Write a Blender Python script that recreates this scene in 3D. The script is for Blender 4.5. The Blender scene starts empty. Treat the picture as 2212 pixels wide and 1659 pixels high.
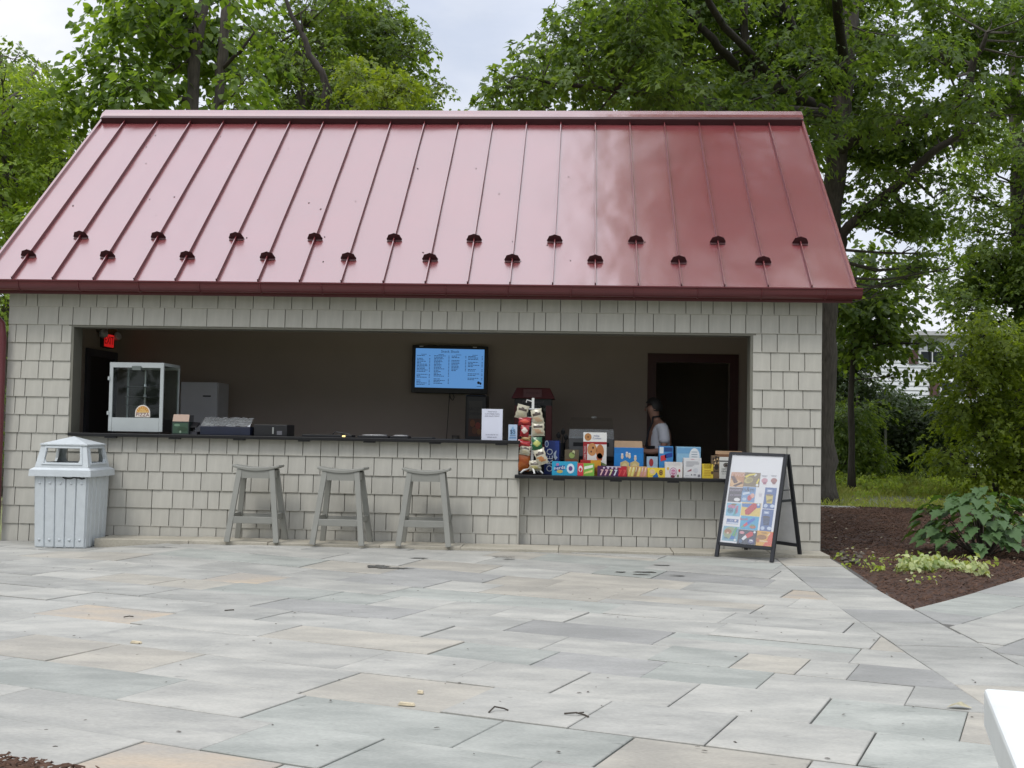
import bpy, bmesh, math, random
import numpy as np
from mathutils import Vector, Matrix
random.seed(7)
rng = np.random.default_rng(7)
scene = bpy.context.scene
COL = scene.collection
R = math.radians

# ------------------------------------------------------------------ camera
FPX = 2570.0
CAMP = np.array([5.657, -11.4206, 1.15])
_y, _p, _r = R(-3.331), R(2.306), R(1.024)
fw = np.array([math.sin(_y)*math.cos(_p), math.cos(_y)*math.cos(_p), math.sin(_p)])
rt = np.array([math.cos(_y), -math.sin(_y), 0.0])
up = np.cross(rt, fw)
rt2 = math.cos(_r)*rt + math.sin(_r)*up
up2 = -math.sin(_r)*rt + math.cos(_r)*up
cam = bpy.data.cameras.new("camera")
cam.sensor_width = 36.0
cam.lens = 36.0*FPX/2212.0
cam.clip_start = 0.05
cam.clip_end = 1500
camo = bpy.data.objects.new("camera", cam)
camo.matrix_world = Matrix(((rt2[0], up2[0], -fw[0], CAMP[0]), (rt2[1], up2[1], -fw[1], CAMP[1]),
                            (rt2[2], up2[2], -fw[2], CAMP[2]), (0, 0, 0, 1)))
COL.objects.link(camo)
scene.camera = camo

# ------------------------------------------------------------------ light
SUN_EL, SUN_AZ = 58.0, 215.0      # azimuth: direction the light comes from, clockwise from +y
world = bpy.data.worlds.new("World")
scene.world = world
world.use_nodes = True
wn, wl = world.node_tree.nodes, world.node_tree.links
wn.clear()
w_out = wn.new('ShaderNodeOutputWorld')
w_bg = wn.new('ShaderNodeBackground')
w_bg.inputs['Strength'].default_value = 0.1
w_sky = wn.new('ShaderNodeTexSky')
w_sky.sky_type = 'NISHITA'
w_sky.sun_disc = False
w_sky.sun_elevation = R(SUN_EL)
w_sky.sun_rotation = R(SUN_AZ)
w_tc = wn.new('ShaderNodeTexCoord')
w_map = wn.new('ShaderNodeMapping')
w_map.inputs['Scale'].default_value = (1.0, 1.0, 2.6)
w_map.inputs['Location'].default_value = (0.35, 0.1, 0.0)
wl.new(w_tc.outputs['Generated'], w_map.inputs['Vector'])
w_n = wn.new('ShaderNodeTexNoise')
w_n.inputs['Scale'].default_value = 2.6
w_n.inputs['Detail'].default_value = 7
w_n.inputs['Roughness'].default_value = 0.55
wl.new(w_map.outputs['Vector'], w_n.inputs['Vector'])
w_r = wn.new('ShaderNodeValToRGB')          # how much cloud covers the blue
w_r.color_ramp.elements[0].position = 0.36
w_r.color_ramp.elements[0].color = (0.8, 0.8, 0.8, 1)
w_r.color_ramp.elements[1].position = 0.56
w_r.color_ramp.elements[1].color = (1, 1, 1, 1)
wl.new(w_n.outputs['Fac'], w_r.inputs['Fac'])
w_n2 = wn.new('ShaderNodeTexNoise')         # light and grey parts of the cloud
w_n2.inputs['Scale'].default_value = 3.4
w_n2.inputs['Detail'].default_value = 6
wl.new(w_map.outputs['Vector'], w_n2.inputs['Vector'])
w_c = wn.new('ShaderNodeValToRGB')
w_c.color_ramp.elements[0].position = 0.36
w_c.color_ramp.elements[0].color = (6.9, 7.5, 8.8, 1)
w_c.color_ramp.elements[1].position = 0.62
w_c.color_ramp.elements[1].color = (9.4, 9.6, 10.0, 1)
wl.new(w_n2.outputs['Fac'], w_c.inputs['Fac'])
w_sep = wn.new('ShaderNodeSeparateXYZ')     # an overcast sky is brighter towards the zenith
wl.new(w_tc.outputs['Generated'], w_sep.inputs[0])
w_z = wn.new('ShaderNodeMapRange')
w_z.inputs['From Min'].default_value = 0.35
w_z.inputs['From Max'].default_value = 1.0
w_z.inputs['To Min'].default_value = 1.0
w_z.inputs['To Max'].default_value = 2.5
wl.new(w_sep.outputs['Z'], w_z.inputs['Value'])
w_mul = wn.new('ShaderNodeMix')
w_mul.data_type = 'RGBA'
w_mul.blend_type = 'MULTIPLY'
w_mul.inputs['Factor'].default_value = 1.0
wl.new(w_c.outputs['Color'], w_mul.inputs[6])
wl.new(w_z.outputs['Result'], w_mul.inputs[7])
w_mix = wn.new('ShaderNodeMix')
w_mix.data_type = 'RGBA'
wl.new(w_r.outputs['Color'], w_mix.inputs['Factor'])
wl.new(w_sky.outputs['Color'], w_mix.inputs[6])
wl.new(w_mul.outputs[2], w_mix.inputs[7])
wl.new(w_mix.outputs[2], w_bg.inputs['Color'])
wl.new(w_bg.outputs['Background'], w_out.inputs['Surface'])

sun = bpy.data.lights.new("sun", 'SUN')
sun.energy = 1.5
sun.angle = R(14)
sun.color = (1.0, 0.96, 0.9)
suno = bpy.data.objects.new("sun", sun)
_sd = Vector((math.sin(R(SUN_AZ))*math.cos(R(SUN_EL)), math.cos(R(SUN_AZ))*math.cos(R(SUN_EL)), math.sin(R(SUN_EL))))
suno.rotation_euler = _sd.to_track_quat('Z', 'Y').to_euler()
suno.location = (0, -6, 20)
COL.objects.link(suno)
scene.view_settings.view_transform = 'Standard'
scene.view_settings.look = 'None'
scene.view_settings.gamma = 1.0
scene.view_settings.exposure = 0.12
scene.view_settings.use_curve_mapping = False
scene.cycles.max_bounces = 8
scene.cycles.diffuse_bounces = 4
scene.cycles.glossy_bounces = 3
scene.cycles.transmission_bounces = 6
scene.cycles.transparent_max_bounces = 8
scene.cycles.caustics_reflective = False
scene.cycles.caustics_refractive = False
scene.cycles.use_denoising = True


# ------------------------------------------------------------------ helpers
def at(px, py, Y):
    """survey: the point at distance Y behind the front wall seen at (px, py) of the 2212 px photograph"""
    d = fw*FPX + rt2*(px-1106) - up2*(py-829.5)
    return CAMP + d*((Y-CAMP[1])/d[1])


def atz(px, py, Z=0.0):
    d = fw*FPX + rt2*(px-1106) - up2*(py-829.5)
    return CAMP + d*((Z-CAMP[2])/d[2])


def S(r, g, b):
    def f(c):
        c /= 255.0
        return c/12.92 if c <= 0.04045 else ((c+0.055)/1.055)**2.4
    return (f(r), f(g), f(b))


def mat(name, col, rough=0.6, var=0.12, scale=6.0, bump=0.0, bscale=40.0, metal=0.0, spec=0.5, ior=1.5,
        rnd=0.0, stretch=None, emit=None, estr=1.0, coat=0.0, col2=None, trans=0.0, alpha=1.0):
    m = bpy.data.materials.new(name)
    m.use_nodes = True
    n, l = m.node_tree.nodes, m.node_tree.links
    b = n['Principled BSDF']
    b.inputs['Roughness'].default_value = rough
    b.inputs['Metallic'].default_value = metal
    b.inputs['Specular IOR Level'].default_value = spec
    b.inputs['IOR'].default_value = ior
    b.inputs['Coat Weight'].default_value = coat
    b.inputs['Transmission Weight'].default_value = trans
    b.inputs['Alpha'].default_value = alpha
    c = (*col, 1)
    tc = n.new('ShaderNodeTexCoord')
    vec = tc.outputs['Object']
    if stretch:
        mp = n.new('ShaderNodeMapping')
        mp.inputs['Scale'].default_value = stretch
        l.new(vec, mp.inputs['Vector'])
        vec = mp.outputs['Vector']
    if var > 0 or col2:
        no = n.new('ShaderNodeTexNoise')
        no.inputs['Scale'].default_value = scale
        no.inputs['Detail'].default_value = 6
        no.inputs['Roughness'].default_value = 0.6
        l.new(vec, no.inputs['Vector'])
        ra = n.new('ShaderNodeValToRGB')
        ra.color_ramp.elements[0].position = 0.3
        ra.color_ramp.elements[1].position = 0.7
        lo = tuple(max(0, x*(1-var)) for x in col)
        hi = tuple(min(1, x*(1+var)) for x in (col2 or col))
        ra.color_ramp.elements[0].color = (*lo, 1)
        ra.color_ramp.elements[1].color = (*hi, 1)
        l.new(no.outputs['Fac'], ra.inputs['Fac'])
        cs = ra.outputs['Color']
        if rnd > 0:
            oi = n.new('ShaderNodeObjectInfo')
            mr = n.new('ShaderNodeMapRange')
            mr.inputs['To Min'].default_value = 1-rnd
            mr.inputs['To Max'].default_value = 1+rnd
            l.new(oi.outputs['Random'], mr.inputs['Value'])
            mx = n.new('ShaderNodeMix')
            mx.data_type = 'RGBA'
            mx.blend_type = 'MULTIPLY'
            mx.inputs['Factor'].default_value = 1
            l.new(cs, mx.inputs[6])
            l.new(mr.outputs['Result'], mx.inputs[7])
            cs = mx.outputs[2]
        l.new(cs, b.inputs['Base Color'])
    else:
        b.inputs['Base Color'].default_value = c
    if bump > 0:
        nb = n.new('ShaderNodeTexNoise')
        nb.inputs['Scale'].default_value = bscale
        nb.inputs['Detail'].default_value = 5
        l.new(vec, nb.inputs['Vector'])
        bp = n.new('ShaderNodeBump')
        bp.inputs['Strength'].default_value = bump
        bp.inputs['Distance'].default_value = 0.01
        l.new(nb.outputs['Fac'], bp.inputs['Height'])
        l.new(bp.outputs['Normal'], b.inputs['Normal'])
    if emit:
        b.inputs['Emission Color'].default_value = (*emit, 1)
        b.inputs['Emission Strength'].default_value = estr
    return m


_flat = {}


def ink(r, g, b, rough=0.45):
    """printed card or plastic in one sRGB colour"""
    k = (r, g, b, rough)
    if k not in _flat:
        _flat[k] = mat("print_%d_%d_%d" % (r, g, b), tuple(x*0.85 for x in S(r, g, b)), rough, var=0.05, scale=60)
    return _flat[k]


def glass_mat(name, tint=(1, 1, 1), rough=0.02, clear=0.9):
    m = bpy.data.materials.new(name)
    m.use_nodes = True
    n, l = m.node_tree.nodes, m.node_tree.links
    n.remove(n['Principled BSDF'])
    t = n.new('ShaderNodeBsdfTransparent')
    t.inputs['Color'].default_value = (*tint, 1)
    g = n.new('ShaderNodeBsdfGlossy')
    g.inputs['Roughness'].default_value = rough
    f = n.new('ShaderNodeLayerWeight')
    f.inputs['Blend'].default_value = 0.12
    mr = n.new('ShaderNodeMapRange')
    mr.inputs['To Min'].default_value = 1-clear
    mr.inputs['To Max'].default_value = max(0.35, 1-clear)
    l.new(f.outputs['Fresnel'], mr.inputs['Value'])
    mx = n.new('ShaderNodeMixShader')
    l.new(mr.outputs['Result'], mx.inputs['Fac'])
    l.new(t.outputs[0], mx.inputs[1])
    l.new(g.outputs[0], mx.inputs[2])
    l.new(mx.outputs[0], n['Material Output'].inputs['Surface'])
    return m


def leaf_mat(name, dark, light, trans=0.4, scale=0.6, gloss=0.35):
    m = bpy.data.materials.new(name)
    m.use_nodes = True
    n, l = m.node_tree.nodes, m.node_tree.links
    b = n['Principled BSDF']
    b.inputs['Roughness'].default_value = 0.55
    b.inputs['Specular IOR Level'].default_value = gloss
    ge = n.new('ShaderNodeNewGeometry')
    tc = n.new('ShaderNodeTexCoord')
    no = n.new('ShaderNodeTexNoise')
    no.inputs['Scale'].default_value = scale
    no.inputs['Detail'].default_value = 3
    l.new(tc.outputs['Object'], no.inputs['Vector'])
    ad = n.new('ShaderNodeMath')
    ad.operation = 'MULTIPLY_ADD'
    ad.inputs[1].default_value = 0.55
    l.new(ge.outputs['Random Per Island'], ad.inputs[0])
    ms = n.new('ShaderNodeMath')
    ms.operation = 'MULTIPLY'
    ms.inputs[1].default_value = 0.5
    l.new(no.outputs['Fac'], ms.inputs[0])
    l.new(ms.outputs[0], ad.inputs[2])
    ra = n.new('ShaderNodeValToRGB')
    ra.color_ramp.elements[0].position = 0.12
    ra.color_ramp.elements[0].color = (*dark, 1)
    ra.color_ramp.elements[1].position = 0.85
    ra.color_ramp.elements[1].color = (*light, 1)
    l.new(ad.outputs[0], ra.inputs['Fac'])
    l.new(ra.outputs['Color'], b.inputs['Base Color'])
    tr = n.new('ShaderNodeBsdfTranslucent')
    ye = n.new('ShaderNodeMix')
    ye.data_type = 'RGBA'
    ye.blend_type = 'MULTIPLY'
    ye.inputs['Factor'].default_value = 1
    ye.inputs[7].default_value = (2.0, 2.0, 0.6, 1)
    l.new(ra.outputs['Color'], ye.inputs[6])
    l.new(ye.outputs[2], tr.inputs['Color'])
    mx = n.new('ShaderNodeMixShader')
    mx.inputs['Fac'].default_value = trans
    l.new(b.outputs[0], mx.inputs[1])
    l.new(tr.outputs[0], mx.inputs[2])
    l.new(mx.outputs[0], n['Material Output'].inputs['Surface'])
    return m


_txt = {}


def text_geo(body, size):
    k = (body, size)
    if k not in _txt:
        cu = bpy.data.curves.new("lettering", 'FONT')
        cu.body = body
        cu.size = size
        cu.align_x = 'CENTER'
        cu.align_y = 'CENTER'
        cu.resolution_u = 2
        o = bpy.data.objects.new("lettering", cu)
        COL.objects.link(o)
        me = bpy.data.meshes.new_from_object(o.evaluated_get(bpy.context.evaluated_depsgraph_get()))
        _txt[k] = ([v.co[:2] for v in me.vertices], [tuple(p.vertices) for p in me.polygons])
        bpy.data.meshes.remove(me)
        bpy.data.objects.remove(o)
        bpy.data.curves.remove(cu)
    return _txt[k]


class MB:
    def __init__(s):
        s.v, s.f, s.m = [], [], []

    def add(s, vs, fs, m=0):
        o = len(s.v)
        s.v += [tuple(map(float, v)) for v in vs]
        s.f += [tuple(i+o for i in f) for f in fs]
        s.m += [m]*len(fs)
        return s

    def box(s, x0, x1, y0, y1, z0, z1, m=0):
        return s.add([(x0, y0, z0), (x1, y0, z0), (x1, y1, z0), (x0, y1, z0), (x0, y0, z1), (x1, y0, z1), (x1, y1, z1), (x0, y1, z1)],
                     [(0, 3, 2, 1), (4, 5, 6, 7), (0, 1, 5, 4), (1, 2, 6, 5), (2, 3, 7, 6), (3, 0, 4, 7)], m)

    def bar(s, a, b, w, h, m=0, side=None, w2=None, h2=None):
        """square bar from a to b; w across `side`, h across the third direction"""
        a, b = Vector(a), Vector(b)
        d = (b-a).normalized()
        sd = Vector(side) if side else (Vector((0, 0, 1)).cross(d) if abs(d.z) < .95 else Vector((1, 0, 0)))
        sd = (sd - d*sd.dot(d)).normalized()
        t = d.cross(sd)
        w2 = w if w2 is None else w2
        h2 = h if h2 is None else h2
        vs = []
        for p, ww, hh in ((a, w, h), (b, w2, h2)):
            for i, j in ((-1, -1), (1, -1), (1, 1), (-1, 1)):
                vs.append(p+sd*(i*ww/2)+t*(j*hh/2))
        return s.add(vs, [(0, 3, 2, 1), (4, 5, 6, 7), (0, 1, 5, 4), (1, 2, 6, 5), (2, 3, 7, 6), (3, 0, 4, 7)], m)

    def tube(s, pts, rad, n=8, m=0, cap=True):
        pts = [Vector(p) for p in pts]
        if not hasattr(rad, '__len__'):
            rad = [rad]*len(pts)
        vs, fs = [], []
        pd = None
        for i, p in enumerate(pts):
            d = (pts[min(i+1, len(pts)-1)]-pts[max(i-1, 0)]).normalized()
            if pd is None:
                sd = d.cross(Vector((0, 0, 1))) if abs(d.z) < .9 else d.cross(Vector((0, 1, 0)))
            sd = (sd-d*sd.dot(d)).normalized()
            pd = d
            t = d.cross(sd)
            for k in range(n):
                a = 2*math.pi*k/n
                vs.append(p+(sd*math.cos(a)+t*math.sin(a))*rad[i])
        for i in range(len(pts)-1):
            for k in range(n):
                fs.append((i*n+k, i*n+(k+1) % n, (i+1)*n+(k+1) % n, (i+1)*n+k))
        if cap:
            fs.append(tuple(range(n-1, -1, -1)))
            fs.append(tuple((len(pts)-1)*n+k for k in range(n)))
        return s.add(vs, fs, m)

    def lathe(s, prof, c=(0, 0, 0), n=16, m=0, sx=1, sy=1):
        vs, fs = [], []
        for r_, z in prof:
            for k in range(n):
                a = 2*math.pi*k/n
                vs.append((c[0]+r_*sx*math.cos(a), c[1]+r_*sy*math.sin(a), c[2]+z))
        for i in range(len(prof)-1):
            for k in range(n):
                fs.append((i*n+k, i*n+(k+1) % n, (i+1)*n+(k+1) % n, (i+1)*n+k))
        fs.append(tuple(range(n-1, -1, -1)))
        fs.append(tuple((len(prof)-1)*n+k for k in range(n)))
        return s.add(vs, fs, m)

    def prism(s, poly, z0, z1, m=0):
        """poly: (x, y) list counter-clockwise; z0/z1 numbers or functions of (x, y)"""
        f0 = z0 if callable(z0) else (lambda x, y: z0)
        f1 = z1 if callable(z1) else (lambda x, y: z1)
        n = len(poly)
        vs = [(x, y, f0(x, y)) for x, y in poly]+[(x, y, f1(x, y)) for x, y in poly]
        fs = [tuple(range(n-1, -1, -1)), tuple(range(n, 2*n))]
        fs += [(i, (i+1) % n, n+(i+1) % n, n+i) for i in range(n)]
        return s.add(vs, fs, m)

    # flat print on a plane: o origin, u and w in-plane unit vectors, layer height along n
    def plane(s, o, u, w):
        s.o, s.u, s.w = Vector(o), Vector(u).normalized(), Vector(w).normalized()
        s.n = s.u.cross(s.w)
        s.lay = 0.0008
        return s

    def P(s, a, b, k=1):
        return s.o+s.u*a+s.w*b+s.n*(s.lay*k)

    def rect(s, a0, b0, a1, b1, m, k=1):
        return s.add([s.P(a0, b0, k), s.P(a1, b0, k), s.P(a1, b1, k), s.P(a0, b1, k)], [(0, 1, 2, 3)], m)

    def poly(s, pts, m, k=1):
        return s.add([s.P(a, b, k) for a, b in pts], [tuple(range(len(pts)))], m)

    def disc(s, a, b, ra, rb, m, k=1, n=18, rot=0.0):
        ps = []
        for i in range(n):
            t = 2*math.pi*i/n
            x, y = ra*math.cos(t), rb*math.sin(t)
            ps.append((a+x*math.cos(rot)-y*math.sin(rot), b+x*math.sin(rot)+y*math.cos(rot)))
        return s.poly(ps, m, k)

    def text(s, body, a, b, size, m, k=2, rot=0.0, squash=1.0):
        vs, fs = text_geo(body, size)
        c, q = math.cos(rot), math.sin(rot)
        return s.add([s.P(a+(x*squash)*c-y*q, b+(x*squash)*q+y*c, k) for x, y in vs], fs, m)

    def build(s, name, mats, parent=None, smooth=False, loc=None, bevel=0.0):
        me = bpy.data.meshes.new(name)
        me.from_pydata(s.v, [], s.f)
        mats = mats if isinstance(mats, (list, tuple)) else [mats]
        for x in mats:
            me.materials.append(x)
        if len(mats) > 1:
            me.polygons.foreach_set('material_index', s.m)
        if smooth:
            me.polygons.foreach_set('use_smooth', [True]*len(me.polygons))
        me.update()
        o = bpy.data.objects.new(name, me)
        COL.objects.link(o)
        if parent:
            o.parent = parent
        if loc is not None:
            o.location = loc
        if bevel:
            b = o.modifiers.new('edge', 'BEVEL')
            b.width = bevel
            b.segments = 2
            b.limit_method = 'ANGLE'
        if smooth == 'auto':
            pass
        return o


def tag(o, label=None, cat=None, group=None, kind=None):
    if label:
        o['label'] = label
    if cat:
        o['category'] = cat
    if group:
        o['group'] = group
    if kind:
        o['kind'] = kind
    return o


def thing(name, label, cat, loc=(0, 0, 0), rz=0.0, group=None):
    o = bpy.data.objects.new(name, None)
    o.empty_display_size = 0.1
    COL.objects.link(o)
    o.location = tuple(map(float, loc))
    o.rotation_euler = (0, 0, rz)
    return tag(o, label, cat, group)


def copy_tree(o, parent=None):
    c = o.copy()
    COL.objects.link(c)
    if parent:
        c.parent = parent
    for ch in list(o.children):
        copy_tree(ch, c)
    return c


def clip(poly, a, b, c):
    """keep the side a*x+b*y<=c of a polygon"""
    out = []
    for i in range(len(poly)):
        p, q = poly[i], poly[(i+1) % len(poly)]
        dp, dq = a*p[0]+b*p[1]-c, a*q[0]+b*q[1]-c
        if dp <= 0:
            out.append(p)
        if (dp < 0 < dq) or (dq < 0 < dp):
            t = dp/(dp-dq)
            out.append((p[0]+(q[0]-p[0])*t, p[1]+(q[1]-p[1])*t))
    return out


def area(p):
    return 0.5*sum(p[i][0]*p[(i+1) % len(p)][1]-p[(i+1) % len(p)][0]*p[i][1] for i in range(len(p)))


def np_mesh(name, V, F, material, parent=None, smooth=False):
    me = bpy.data.meshes.new(name)
    k = F.shape[1]
    me.vertices.add(len(V))
    me.vertices.foreach_set('co', V.astype(np.float32).ravel())
    me.loops.add(F.size)
    me.loops.foreach_set('vertex_index', F.astype(np.int32).ravel())
    me.polygons.add(len(F))
    me.polygons.foreach_set('loop_start', np.arange(0, F.size, k, dtype=np.int32))
    me.polygons.foreach_set('loop_total', np.full(len(F), k, dtype=np.int32))
    if smooth:
        me.polygons.foreach_set('use_smooth', np.ones(len(F), dtype=bool))
    me.materials.append(material)
    me.update(calc_edges=True)
    o = bpy.data.objects.new(name, me)
    COL.objects.link(o)
    if parent:
        o.parent = parent
    return o


def sstep(x, a, b):
    t = min(1, max(0, (x-a)/(b-a)))
    return t*t*(3-2*t)


def hz(x, y):
    """height of the paving: it rises a few centimetres towards the serving wall"""
    return 0.055*sstep(x, 1.12, 1.8)*sstep(y, -2.6, -0.45)


# ------------------------------------------------------------------ materials
M = {}
M['shingle'] = mat('shingle_paint', (0.415, 0.402, 0.355), 0.75, 0.07, 3, bump=0.18, bscale=60, rnd=0.045, stretch=(6, 1, 1))
M['backing'] = mat('wall_backing', (0.20, 0.195, 0.17), 0.9, 0.05)
M['jamb'] = mat('opening_trim_paint', (0.16, 0.155, 0.125), 0.6, 0.06)
M['counter'] = mat('counter_black', (0.010, 0.010, 0.011), 0.38, 0.1, spec=.35)
M['inwall'] = mat('interior_wall_paint', (0.46, 0.385, 0.33), 0.8, 0.06, 1.2)
M['infloor'] = mat('interior_floor', (0.12, 0.11, 0.10), 0.7, 0.1)
M['black'] = mat('black_plastic', (0.012, 0.012, 0.014), 0.4, 0.1)
M['blackmetal'] = mat('black_steel', (0.015, 0.016, 0.02), 0.38, 0.1, bump=0.1, bscale=200)
M['darkred'] = mat('dark_red_casing', (0.06, 0.012, 0.010), 0.5, 0.1)
M['gutter'] = mat('gutter_paint', (0.115, 0.024, 0.028), 0.35, 0.08, 3)
M['roofdark'] = mat('snow_guard_paint', (0.05, 0.012, 0.015), 0.55, 0.1)
M['white'] = mat('white_plastic', (0.72, 0.73, 0.74), 0.4, 0.03)
M['steel'] = mat('brushed_steel', (0.55, 0.56, 0.57), 0.3, 0.05, metal=1.0)
M['card'] = mat('brown_card', (0.33, 0.22, 0.13), 0.8, 0.08, 20)
M['glass'] = glass_mat('clear_glass', (0.92, 0.95, 0.94), 0.02, 0.985)
M['film'] = glass_mat('clear_plastic', (0.85, 0.87, 0.87), 0.15, 0.7)


def roof_material():
    m = mat('red_roof_metal', (0.172, 0.032, 0.036), 0.28, 0.06, 1.5, metal=0.0, ior=1.5)
    n, l = m.node_tree.nodes, m.node_tree.links
    b = n['Principled BSDF']
    b.inputs['Metallic'].default_value = 0.0
    b.inputs['IOR'].default_value = 2.8
    b.inputs['Roughness'].default_value = 0.27
    tc = n.new('ShaderNodeTexCoord')
    mp = n.new('ShaderNodeMapping')
    mp.inputs['Scale'].default_value = (1.6, 0.8, 0.8)
    l.new(tc.outputs['Object'], mp.inputs['Vector'])
    no = n.new('ShaderNodeTexNoise')
    no.inputs['Scale'].default_value = 1.6
    no.inputs['Detail'].default_value = 1.5
    l.new(mp.outputs['Vector'], no.inputs['Vector'])
    bp = n.new('ShaderNodeBump')
    bp.inputs['Strength'].default_value = 0.5
    bp.inputs['Distance'].default_value = 0.045
    l.new(no.outputs['Fac'], bp.inputs['Height'])
    l.new(bp.outputs['Normal'], b.inputs['Normal'])
    return m


M['roof'] = roof_material()
M['seam'] = mat('seam_side_shade', (0.115, 0.020, 0.024), 0.45, 0.06, 3)  # same paint as the sheets, with the shade of the seam sides in its colour


def paver_material(name, base, blot, rnd=0.06, blot_amt=0.95, edge=0.0):
    base = (base[0]*0.83, base[1]*0.82, base[2]*0.80)
    blot = (blot[0]*0.92, blot[1]*0.91, blot[2]*0.90)
    m = bpy.data.materials.new(name)
    m.use_nodes = True
    n, l = m.node_tree.nodes, m.node_tree.links
    b = n['Principled BSDF']
    b.inputs['Roughness'].default_value = 0.62
    b.inputs['Specular IOR Level'].default_value = 0.4
    tc = n.new('ShaderNodeTexCoord')
    oi = n.new('ShaderNodeObjectInfo')
    mp = n.new('ShaderNodeMapping')
    mp.inputs['Rotation'].default_value = (0, 0, R(20))
    mp.inputs['Scale'].default_value = (0.8, 1.7, 1)
    ad = n.new('ShaderNodeVectorMath')
    ad.operation = 'ADD'
    cx = n.new('ShaderNodeCombineXYZ')
    ml = n.new('ShaderNodeMath')
    ml.operation = 'MULTIPLY'
    ml.inputs[1].default_value = 37.0
    l.new(oi.outputs['Random'], ml.inputs[0])
    l.new(ml.outputs[0], cx.inputs['Z'])
    l.new(tc.outputs['Object'], mp.inputs['Vector'])
    l.new(mp.outputs['Vector'], ad.inputs[0])
    l.new(cx.outputs[0], ad.inputs[1])
    n1 = n.new('ShaderNodeTexNoise')
    n1.inputs['Scale'].default_value = 2.4
    n1.inputs['Detail'].default_value = 6
    n1.inputs['Roughness'].default_value = 0.62
    l.new(ad.outputs[0], n1.inputs['Vector'])
    r1 = n.new('ShaderNodeValToRGB')
    r1.color_ramp.elements[0].position = 0.40
    r1.color_ramp.elements[0].color = (*base, 1)
    r1.color_ramp.elements[1].position = 0.68
    r1.color_ramp.elements[1].color = tuple(base[i]*(1-blot_amt)+blot[i]*blot_amt for i in range(3))+(1,)
    l.new(n1.outputs['Fac'], r1.inputs['Fac'])
    n2 = n.new('ShaderNodeTexNoise')          # fine grain
    n2.inputs['Scale'].default_value = 70
    n2.inputs['Detail'].default_value = 4
    l.new(ad.outputs[0], n2.inputs['Vector'])
    r2 = n.new('ShaderNodeMapRange')
    r2.inputs['From Min'].default_value = 0.3
    r2.inputs['From Max'].default_value = 0.7
    r2.inputs['To Min'].default_value = 0.9
    r2.inputs['To Max'].default_value = 1.08
    l.new(n2.outputs['Fac'], r2.inputs['Value'])
    n4 = n.new('ShaderNodeTexNoise')          # a few dark specks and dirt spots
    n4.inputs['Scale'].default_value = 16
    n4.inputs['Detail'].default_value = 3
    l.new(ad.outputs[0], n4.inputs['Vector'])
    r4 = n.new('ShaderNodeMapRange')
    r4.inputs['From Min'].default_value = 0.68
    r4.inputs['From Max'].default_value = 0.76
    r4.inputs['To Min'].default_value = 1.0
    r4.inputs['To Max'].default_value = 0.72
    l.new(n4.outputs['Fac'], r4.inputs['Value'])
    n5 = n.new('ShaderNodeTexNoise')          # broad dry dust bands across the whole yard
    n5.inputs['Scale'].default_value = 0.55
    n5.inputs['Detail'].default_value = 4
    l.new(tc.outputs['Object'], n5.inputs['Vector'])
    r5 = n.new('ShaderNodeMapRange')
    r5.inputs['From Min'].default_value = 0.3
    r5.inputs['From Max'].default_value = 0.7
    r5.inputs['To Min'].default_value = 0.93
    r5.inputs['To Max'].default_value = 1.07
    l.new(n5.outputs['Fac'], r5.inputs['Value'])
    mr = n.new('ShaderNodeMapRange')
    mr.inputs['To Min'].default_value = 1-rnd
    mr.inputs['To Max'].default_value = 1+rnd
    l.new(oi.outputs['Random'], mr.inputs['Value'])
    prev = mr.outputs[0]
    for r_ in (r2, r4, r5):
        mm = n.new('ShaderNodeMath')
        mm.operation = 'MULTIPLY'
        l.new(prev, mm.inputs[0])
        l.new(r_.outputs[0], mm.inputs[1])
        prev = mm.outputs[0]
    mx = n.new('ShaderNodeMix')
    mx.data_type = 'RGBA'
    mx.blend_type = 'MULTIPLY'
    mx.inputs['Factor'].default_value = 1
    l.new(r1.outputs['Color'], mx.inputs[6])
    l.new(prev, mx.inputs[7])
    l.new(mx.outputs[2], b.inputs['Base Color'])
    n3 = n.new('ShaderNodeTexNoise')
    n3.inputs['Scale'].default_value = 22
    n3.inputs['Detail'].default_value = 5
    l.new(ad.outputs[0], n3.inputs['Vector'])
    bp = n.new('ShaderNodeBump')
    bp.inputs['Strength'].default_value = 0.25
    bp.inputs['Distance'].default_value = 0.006
    l.new(n3.outputs['Fac'], bp.inputs['Height'])
    l.new(bp.outputs['Normal'], b.inputs['Normal'])
    return m


PV = {
    'grey': paver_material('bluestone_grey', (0.30, 0.302, 0.285), (0.40, 0.395, 0.365)),
    'pale': paver_material('bluestone_pale', (0.335, 0.335, 0.315), (0.43, 0.422, 0.385)),
    'warm': paver_material('bluestone_warm', (0.335, 0.32, 0.285), (0.42, 0.395, 0.34)),
    'green': paver_material('bluestone_green', (0.285, 0.30, 0.28), (0.375, 0.385, 0.355)),
    'tan': paver_material('bluestone_tan', (0.35, 0.325, 0.29), (0.44, 0.36, 0.265), blot_amt=0.9),
    'dark': paver_material('bluestone_dark', (0.265, 0.267, 0.258), (0.32, 0.318, 0.305)),
    'lime': paver_material('limestone_border', (0.40, 0.375, 0.31), (0.48, 0.45, 0.375)),
}
M['joint'] = mat('joint_sand', (0.07, 0.065, 0.06), 0.95, 0.2, 30)
M['mulch'] = mat('mulch_bark', (0.046, 0.022, 0.013), 0.95, 0.5, 18, bump=1.0, bscale=45)
M['chip'] = mat('mulch_chips', (0.072, 0.035, 0.019), 0.9, 0.45, 9)
M['soil'] = mat('meadow_soil', (0.20, 0.165, 0.10), 0.95, 0.3, 1.1, bump=0.6, bscale=9, col2=(0.14, 0.17, 0.06))
M['bark'] = mat('tree_bark', (0.075, 0.065, 0.055), 0.95, 0.4, 9, bump=1.0, bscale=14, stretch=(3, 3, 0.5))
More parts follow.
